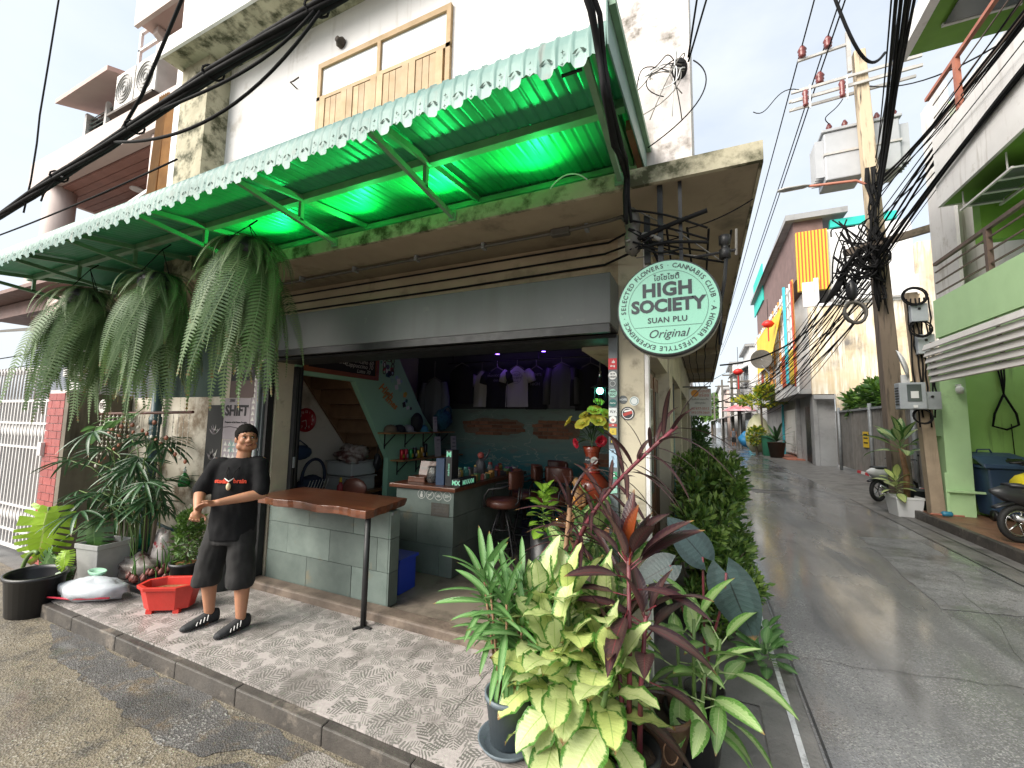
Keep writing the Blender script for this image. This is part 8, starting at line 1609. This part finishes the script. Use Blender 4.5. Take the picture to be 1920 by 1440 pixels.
# ---------------- right kerb: white planter with dumb cane; far greenery
wp = thing('white_planter', 'pale square planter with a tall speckled dumb cane at the meter post', 'potted plant', (3.95, 12.0, 0)); sqpot(wp, (3.93, 11.95, 0), .40, .48, .42, 'frosted', .1); stemtube(wp, [(3.98, 11.95, .4), (4.0, 11.95, .9), (3.93, 11.95, 1.45)], [.06, .055, .045], 'cane'); dk = variants('leaf', 4, .62, .26, 'dieff_dark', droop=.35, pet=.2, peak=.85); rosette(wp, (3.93, 11.95, 0), dk, 13, 1.35, 1.55, 5, 80, .75, 1.1); rosette(wp, (3.80, 11.9, .4), variants('leaf', 3, .34, .15, 'dieff', droop=.4, pet=.08), 16, .05, .35, -10, 65, .8, 1.1)
tub('dark_bowl', 'dark bowl planter with speckled plant beside the white planter', 'planter', (4.3, 12.2, 0), .15, .2, .55, 'dark_planter')
ft = thing('garden_shrub', 'leafy papaya-green shrub showing above the metal gate', 'shrub', (6.6, 20, 0)); leaf_cloud('foliage', [(6.3, 20.5, 3.2, .5, 1.0, .55), (6.2, 22.3, 2.9, .5, .9, .5), (6.4, 19.6, 3.0, .4, .6, .4)], 1500, .34, ['far_leaf', 'far_leaf2'], ft, 8); MB().tube([(6.4, 20.5, 0), (6.3, 20.6, 3)], .06, 6).build('trunk', 'bark', ft)
cy = thing('cycad', 'cycad with stiff arching fronds in the brown jar', 'potted plant', (4.15, 30.8, .95)); cyv = variants('frond', 3, 1.5, .16, 'far_leaf2' if False else 'palm', droop=.5, tipp=.5); rosette(cy, (4.15, 30.8, .95), cyv, 16, 0, .1, 10, 70, .8, 1.1, name='frond')
for i, (bl, n, s_, ms, lb, tr_) in enumerate([([(3.6, 33.5, 3.7, 1.5, 1.0, .35), (3.9, 33, 4.3, .5, .5, .4)], 900, .32, ['yellow_leaf', 'far_leaf'], 'small tree with flat yellow-green crown before the shutter', (3.7, 33.5)), ([(3.3, 33.2, 1.3, .5, .6, .6)], 500, .25, ['yellow_leaf', 'far_leaf'], 'yellow-leaved bush beside the folded parasol', (3.3, 33.2)), ([(1.6, 96, 5.5, 3, 4, 2.5), (2.5, 100, 6.5, 3, 4, 2.5)], 1800, .8, ['far_leaf', 'far_leaf2'], 'round green tree closing the far end of the street', (1.8, 98)), ([(-.35, 16.5, 1.0, .45, 1.2, .8), (-.3, 19, 1.4, .5, 1.4, .9)], 1500, .2, ['far_leaf2', 'hedge_b'], 'dark green shrub on the left beyond the shop', (-.35, 17.5))]):
    t = thing('street_tree', lb, 'tree' if i in (0, 2) else 'shrub', (tr_[0], tr_[1], 0)); leaf_cloud('crown', bl, n, s_, ms, t, 20+i); MB().tube([(tr_[0], tr_[1], 0), (tr_[0], tr_[1], bl[0][2])], .07 if i != 2 else .3, 6).build('trunk', 'bark', t)
# ================================================================ the man at the bar table
mk('skin', (.42, .20, .115), (.36, .165, .092), 8, .5, rvar=.08, bump=.04, obj=False); mk('tee_black', (.006, .006, .007), (.009, .009, .010), 5, .85, bump=.3, bscale=9, spec=.2); mk('shorts_black', (.012, .011, .011), (.008, .0075, .0075), 6, .85, bump=.35, bscale=8); flat('hair', (.008, .007, .006), .85, spec=.15); flat('shoe_black', (.016, .017, .019), .7); flat('shoe_white', (.62, .6, .58), .6); flat('eye_white', (.6, .58, .55), .3); flat('eye_dark', (.015, .01, .008), .2); flat('lips', (.24, .085, .06), .5); flat('tee_red', (.62, .06, .025), .7); flat('amulet', (.55, .47, .30), .5)
def solid(mb, name, mat, parent=None, vox=.008, smooth=4, disp=0., dscale=.12):
    """merge overlapping shapes into one continuous skin"""
    me = mb.mesh(name, mat); o = bpy.data.objects.new(name, me); COL.objects.link(o); m = o.modifiers.new('r', 'REMESH'); m.mode = 'VOXEL'; m.voxel_size = vox; m.use_smooth_shade = True; s = o.modifiers.new('s', 'SMOOTH'); s.factor = .6; s.iterations = smooth
    dg = bpy.context.evaluated_depsgraph_get(); me2 = bpy.data.meshes.new_from_object(o.evaluated_get(dg), depsgraph=dg); o.modifiers.clear(); o.data = me2; me2.name = name
    if disp:
        for v in me2.vertices: v.co += v.normal*disp*(noise.noise(v.co/dscale)+.6*noise.noise(v.co*Vector((1, 1, .45))/(dscale*.45)))
    me2.polygons.foreach_set('use_smooth', [True]*len(me2.polygons))
    if not me2.materials: me2.materials.append(MATS[mat])
    if parent is not None: attach(o, parent)
    return o
def chain(mb, pts, rs, n=14):
    """tapered limb through joints with rounded ends"""
    P = []; Q = []
    for i in range(len(pts)-1):
        for k in range(5): t = k/5; P.append(Vector(pts[i]).lerp(Vector(pts[i+1]), t)); Q.append(rs[i]*(1-t)+rs[i+1]*t)
    P.append(Vector(pts[-1])); Q.append(rs[-1]); mb.tube(P, Q, n); mb.ball(pts[0], rs[0], 12, 8); mb.ball(pts[-1], rs[-1], 12, 8)
def ell(mb, secs, n=24):
    """stacked ellipses (centre, half-width along w, half-depth along f)"""
    o = len(mb.v)
    for c, a, b, wv, fv in secs:
        for j in range(n): t = 2*PI*j/n; mb.v.append(tuple(Vector(c)+wv*a*math.cos(t)+fv*b*math.sin(t)))
    for i in range(len(secs)-1):
        for j in range(n): mb.f.append((o+i*n+j, o+i*n+(j+1) % n, o+(i+1)*n+(j+1) % n, o+(i+1)*n+j))
    mb.f.append(tuple(o+j for j in reversed(range(n)))); mb.f.append(tuple(o+(len(secs)-1)*n+j for j in range(n)))
FW = Vector((.55, -.835, 0)); WV = Vector((.835, .55, 0))          # torso: facing, and towards his left side
HF = Vector((.93, -.37, .04)).normalized(); HW = Vector((.37, .93, 0)).normalized(); HU = HF.cross(HW)*-1
if HU.z < 0: HU = -HU
HC = Vector((-3.59, 2.37, 1.672))
shR, shL = Vector((-3.765, 2.258, 1.455)), Vector((-3.49, 2.442, 1.465)); elR, elL = Vector((-3.83, 2.17, 1.225)), Vector((-3.40, 2.41, 1.215)); wrR, wrL = Vector((-3.63, 2.05, 1.115)), Vector((-3.525, 2.135, 1.175))
hpR, hpL = Vector((-3.735, 2.31, .93)), Vector((-3.60, 2.40, .93)); knR, knL = Vector((-3.84, 2.28, .56)), Vector((-3.535, 2.37, .56)); anR, anL = Vector((-3.835, 2.325, .20)), Vector((-3.50, 2.375, .20))
b = MB()
ell(b, [(Vector((-3.665, 2.36, .85)), .15, .10, WV, FW), (Vector((-3.66, 2.36, .98)), .155, .11, WV, FW), (Vector((-3.645, 2.36, 1.15)), .15, .115, WV, FW), (Vector((-3.63, 2.355, 1.32)), .165, .11, WV, FW), (Vector((-3.625, 2.36, 1.44)), .14, .085, WV, FW), (Vector((-3.612, 2.362, 1.50)), .06, .055, WV, FW)])
chain(b, [Vector((-3.612, 2.365, 1.47)), HC+Vector((-.01, 0, -.10))], [.058, .055])
for s_, e_, w_ in ((shR, elR, wrR), (shL, elL, wrL)): chain(b, [s_, e_], [.056, .043]); chain(b, [e_, e_.lerp(w_, .35), w_], [.043, .042, .027])
for h_, k_, a_ in ((hpR, knR, anR), (hpL, knL, anL)): chain(b, [h_, k_], [.085, .058]); chain(b, [k_, k_.lerp(a_, .35)+Vector((0, .012, 0)), a_], [.056, .058, .036]); chain(b, [a_, a_+Vector((0, -.02, -.05))], [.036, .034])
# head: skull, face, jaw, cheeks, nose, ears, brow
MH = Matrix((HF, HW, HU)).transposed()
def hp(f, w_, u): return HC+HF*f+HW*w_+HU*u
b.ball(hp(-.012, 0, .025), .1, 18, 12, M=MH, sc=(.92, .76, .86)); b.ball(hp(.012, 0, -.028), .1, 16, 12, M=MH, sc=(.72, .66, .82)); b.ball(hp(.032, 0, -.075), .05, 12, 9, M=MH, sc=(.92, 1.02, .72))
for s in (-1, 1): b.ball(hp(.052, s*.036, -.022), .03, 10, 8); b.ball(hp(-.005, s*.079, -.012), .026, 10, 8, M=MH, sc=(.6, .32, 1.15)); b.ball(hp(.02, s*.045, -.065), .035, 10, 8)
b.tube([hp(.078, 0, .018), hp(.098, 0, -.018), hp(.092, 0, -.028)], [.009, .0165, .014], 8); 
for s in (-1, 1): b.ball(hp(.085, s*.014, -.026), .011, 8, 6)
b.tube([hp(.068, -.045, .03), hp(.082, 0, .028), hp(.068, .045, .03)], .011, 8); b.tube([hp(.078, -.02, -.055), hp(.083, 0, -.056), hp(.078, .02, -.055)], .008, 8)
# hands clasped in front: palms and five fingers each
def hand(wr, dirv, palmn, thumb, curl):
    d = Vector(dirv).normalized(); n_ = Vector(palmn); n_ = (n_-d*n_.dot(d)).normalized(); s_ = d.cross(n_)*thumb; pc = wr+d*.05
    b.ball(pc, .05, 12, 8, M=Matrix((d, s_, n_)).transposed(), sc=(1.0, .82, .36)); chain(b, [wr-d*.01, pc], [.026, .024])
    for k, (off, L) in enumerate(((.030, .066), (.010, .074), (-.011, .070), (-.030, .054))):
        p0 = wr+d*.085+s_*off; p1 = p0+(d*.8+n_*curl*.5).normalized()*L*.5; p2 = p1+(d*(.7-curl*.5)+n_*curl).normalized()*L*.5; chain(b, [p0, p1, p2], [.0095, .0088, .0075], 8)
    p0 = wr+d*.035+s_*.035; p1 = p0+(d*.5+s_*.85).normalized()*.032; p2 = p1+(d*.9+s_*.25).normalized()*.03; chain(b, [p0, p1, p2], [.012, .0105, .009], 8)
hand(wrL, (-.70, -.62, -.12), (.45, -.2, -.85), 1, .5); hand(wrR, (.42, -.36, -.35), (.1, .3, .95), -1, .6)
man = solid(b, 'person', 'skin', None, .0062, 3); tag(man, 'smiling person in black tee and shorts leaning at the bar table, hands clasped', 'person')
# face: brows, eyes, mouth; hair
for s in (-1, 1):
    e = MB().ball(hp(.0735, s*.031, .008), .0105, 10, 8, M=MH, sc=(.6, 1.2, .42)).build('eye', 'eye_white', man, True); MB().ball(hp(.0792, s*.031+.003, .008), .0062, 8, 6, M=MH, sc=(.6, 1, 1)).build('iris', 'eye_dark', e, True)
    MB().tube([hp(.078, s*.012, .027), hp(.080, s*.03, .033), hp(.070, s*.05, .028)], [.004, .0045, .002], 6).build('eyebrow', 'hair', man, True); MB().tube([hp(.081, s*.018, .0145), hp(.081, s*.031, .017), hp(.074, s*.045, .012)], .002, 5).build('eyelid', 'hair', man, True)
MB().tube([hp(.072, -.036, -.042), hp(.086, -.016, -.055), hp(.088, 0, -.058), hp(.086, .016, -.055), hp(.072, .036, -.042)], [.002, .0045, .005, .0045, .002], 7).build('mouth', 'lips', man, True)
hb_ = MB(); hb_.ball(hp(-.018, 0, .034), .1, 48, 32, M=MH, sc=(.98, .84, .93)); V = []
for i, v in enumerate(hb_.v):
    q = Vector(v)-HC; f, w_, u = q.dot(HF), q.dot(HW), q.dot(HU); lim = .050+.012*noise.noise(q*45) if f > .045 else (.045-(.045-f)*1.9 if f > -.012 else -.07)
    if u < lim: q = q-(HF*f+HW*w_+HU*u)*.2
    hb_.v[i] = tuple(HC+q*(1.012+.05*noise.noise(q*70)+.03*noise.noise(q*160)))
hb_.build('hair', 'hair', man, True)
# tee shirt
t_ = MB(); ell(t_, [(Vector((-3.665, 2.36, .835)), .186, .142, WV, FW), (Vector((-3.665, 2.355, .93)), .183, .138, WV, FW), (Vector((-3.65, 2.35, 1.08)), .175, .132, WV, FW), (Vector((-3.635, 2.35, 1.25)), .18, .13, WV, FW), (Vector((-3.628, 2.355, 1.38)), .18, .118, WV, FW), (Vector((-3.625, 2.36, 1.455)), .165, .10, WV, FW), (Vector((-3.614, 2.363, 1.51)), .078, .07, WV, FW)])
for s_, e_ in ((shR, elR), (shL, elL)): chain(t_, [s_+(s_-Vector((-3.63, 2.35, s_.z)))*-.25, s_, s_.lerp(e_, .5), s_.lerp(e_, .88)], [.06, .063, .066, .067])
tee = solid(t_, 'shirt', 'tee_black', man, .011, 5, .007, .10)
# wordmark and amulet on the chest
cf = Vector((-3.635, 2.347, 1.325))+FW*.134; MT = Matrix((WV, Vector((0, 0, 1)), FW)).transposed().to_4x4()
for s_, off in (('studio', -.066), ('brain', .072)):
    mb = MB(); text_into(mb, s_, .047, Matrix.Translation(cf+WV*off+FW*(-.008-abs(off)*.14)) @ MT @ Matrix.Rotation(-.05+(.30 if off < 0 else -.30)*0, 4, 'Z') @ Matrix.Rotation(-off*3.2*-1, 4, 'Y'), ex=.004, bold=.0015); mb.build('wordmark', 'tee_red', tee)
nk = MB().tube([Vector((-3.614, 2.363, 1.49))+WV*.068*math.cos(a)+FW*(.075*math.sin(a))+Vector((0, 0, .02-.0*math.sin(a))) for a in (R(200+14*i) for i in range(12))], .003, 5).build('necklace', 'hair', man)
for s in (-1, 1): MB().tube([Vector((-3.614, 2.363, 1.50))+WV*s*.06+FW*.05, cf+WV*s*.03+FW*-.005+Vector((0, 0, .07)), cf+FW*.008+Vector((0, 0, .0))], .0025, 5).build('cord', 'hair', nk)
MB().ball(cf+FW*.012+Vector((0, 0, -.04)), .024, 12, 9, sc=(.72, .72, 1.25)).build('pendant', 'amulet', nk, True); MB().tube([cf+FW*.01+WV*-.035+Vector((0, 0, .028)), cf+FW*.014+Vector((0, 0, .0)), cf+FW*.01+WV*.035+Vector((0, 0, .028))], [.003, .007, .003], 6).build('horn', 'shoe_white', nk, True)
# shorts, shoes
q_ = MB(); ell(q_, [(Vector((-3.665, 2.36, .80)), .168, .13, WV, FW), (Vector((-3.665, 2.36, .90)), .168, .13, WV, FW), (Vector((-3.665, 2.36, .96)), .17, .125, WV, FW)])
for h_, k_, z in ((hpR, knR, .43), (hpL, knL, .48)): chain(q_, [h_, h_.lerp(k_, .5), Vector((k_.x, k_.y, z+.0)).lerp(Vector(k_), .2)], [.105, .102, .108])
for i in range(len(q_.v)):
    if q_.v[i][2] < .452: q_.v[i] = (q_.v[i][0], q_.v[i][1], .452)
solid(q_, 'shorts', 'shorts_black', man, .011, 5, .008, .09)
for i, (a_, d) in enumerate(((anR, Vector((-.10, -1, 0))), (anL, Vector((.02, -1, 0))))):
    d = d.normalized(); s_ = Vector((-d.y, d.x, 0)); g = Vector((a_.x, a_.y, .121)); sh_ = MB()
    ell(sh_, [(g-d*.075+Vector((0, 0, .05)), .028, .05, s_, Vector((0, 0, 1))), (g-d*.05+Vector((0, 0, .055)), .040, .055, s_, Vector((0, 0, 1))), (g+d*.02+Vector((0, 0, .052)), .044, .052, s_, Vector((0, 0, 1))), (g+d*.08+Vector((0, 0, .04)), .047, .04, s_, Vector((0, 0, 1))), (g+d*.14+Vector((0, 0, .031)), .048, .031, s_, Vector((0, 0, 1))), (g+d*.185+Vector((0, 0, .025)), .036, .024, s_, Vector((0, 0, 1))), (g+d*.205+Vector((0, 0, .022)), .015, .015, s_, Vector((0, 0, 1)))], 16)
    shoe = solid(sh_, 'shoe', 'shoe_black', man, .006, 3)
    for k in range(4):
        for sd in (-1, 1): c0 = g+d*(.02+.026*k)+s_*sd*.03+Vector((0, 0, .083-.010*k)); c1 = g+d*(.035+.026*k)+s_*sd*.047+Vector((0, 0, .045-.004*k)); MB().bar(c0+s_*sd*.006, c1+s_*sd*.004, .006, .011).build('stripe', 'shoe_white', shoe)
    MB().tube([a_+Vector((0, 0, -.0)), a_+Vector((0, -.005, -.045))], [.040, .041], 12).build('ankle_sock', 'shoe_black', shoe, True)
# ---------------- far pedestrian: patterned shirt, dark legs
fx, fy = 2.75, 47.
p_ = MB(); chain(p_, [(fx-.1, fy, .05), (fx-.09, fy, .5), (fx-.08, fy, .9)], [.06, .08, .1], 8); chain(p_, [(fx+.14, fy-.1, .05), (fx+.1, fy, .5), (fx+.08, fy, .9)], [.06, .08, .1], 8); ell(p_, [(Vector((fx, fy, .85)), .18, .13, Vector((1, 0, 0)), Vector((0, 1, 0))), (Vector((fx, fy, 1.2)), .18, .13, Vector((1, 0, 0)), Vector((0, 1, 0))), (Vector((fx, fy, 1.42)), .17, .11, Vector((1, 0, 0)), Vector((0, 1, 0)))], 12); chain(p_, [(fx-.2, fy, 1.38), (fx-.26, fy, 1.1), (fx-.22, fy-.1, .88)], [.06, .05, .04], 8); chain(p_, [(fx+.2, fy, 1.38), (fx+.26, fy, 1.1), (fx+.22, fy-.1, .88)], [.06, .05, .04], 8); chain(p_, [(fx, fy, 1.4), (fx, fy, 1.52)], [.06, .06], 8); p_.ball((fx, fy-.01, 1.62), .11, 10, 8, sc=(.8, .9, 1.1)); p_.ball((fx, fy-.11, 1.61), .02, 6, 5)
ped = solid(p_, 'person', 'skin', None, .03, 2); tag(ped, 'distant person in patterned grey shirt walking in the far street', 'person')
q_ = MB(); ell(q_, [(Vector((fx, fy, .82)), .21, .16, Vector((1, 0, 0)), Vector((0, 1, 0))), (Vector((fx, fy, 1.2)), .21, .16, Vector((1, 0, 0)), Vector((0, 1, 0))), (Vector((fx, fy, 1.46)), .19, .13, Vector((1, 0, 0)), Vector((0, 1, 0)))], 12); solid(q_, 'shirt', mk('far_shirt', (.28, .3, .33), (.06, .07, .09), 14, .9).name, ped, .03, 1); MB().ball((fx, fy+.02, 1.66), .115, 10, 8, sc=(.85, .9, 1)).build('hair', 'hair', ped, True)
q_ = MB(); chain(q_, [(fx-.1, fy, .42), (fx-.08, fy, .9)], [.1, .12], 8); chain(q_, [(fx+.12, fy-.05, .42), (fx+.08, fy, .9)], [.1, .12], 8); solid(q_, 'trousers', 'shoe_black', ped, .03, 1)
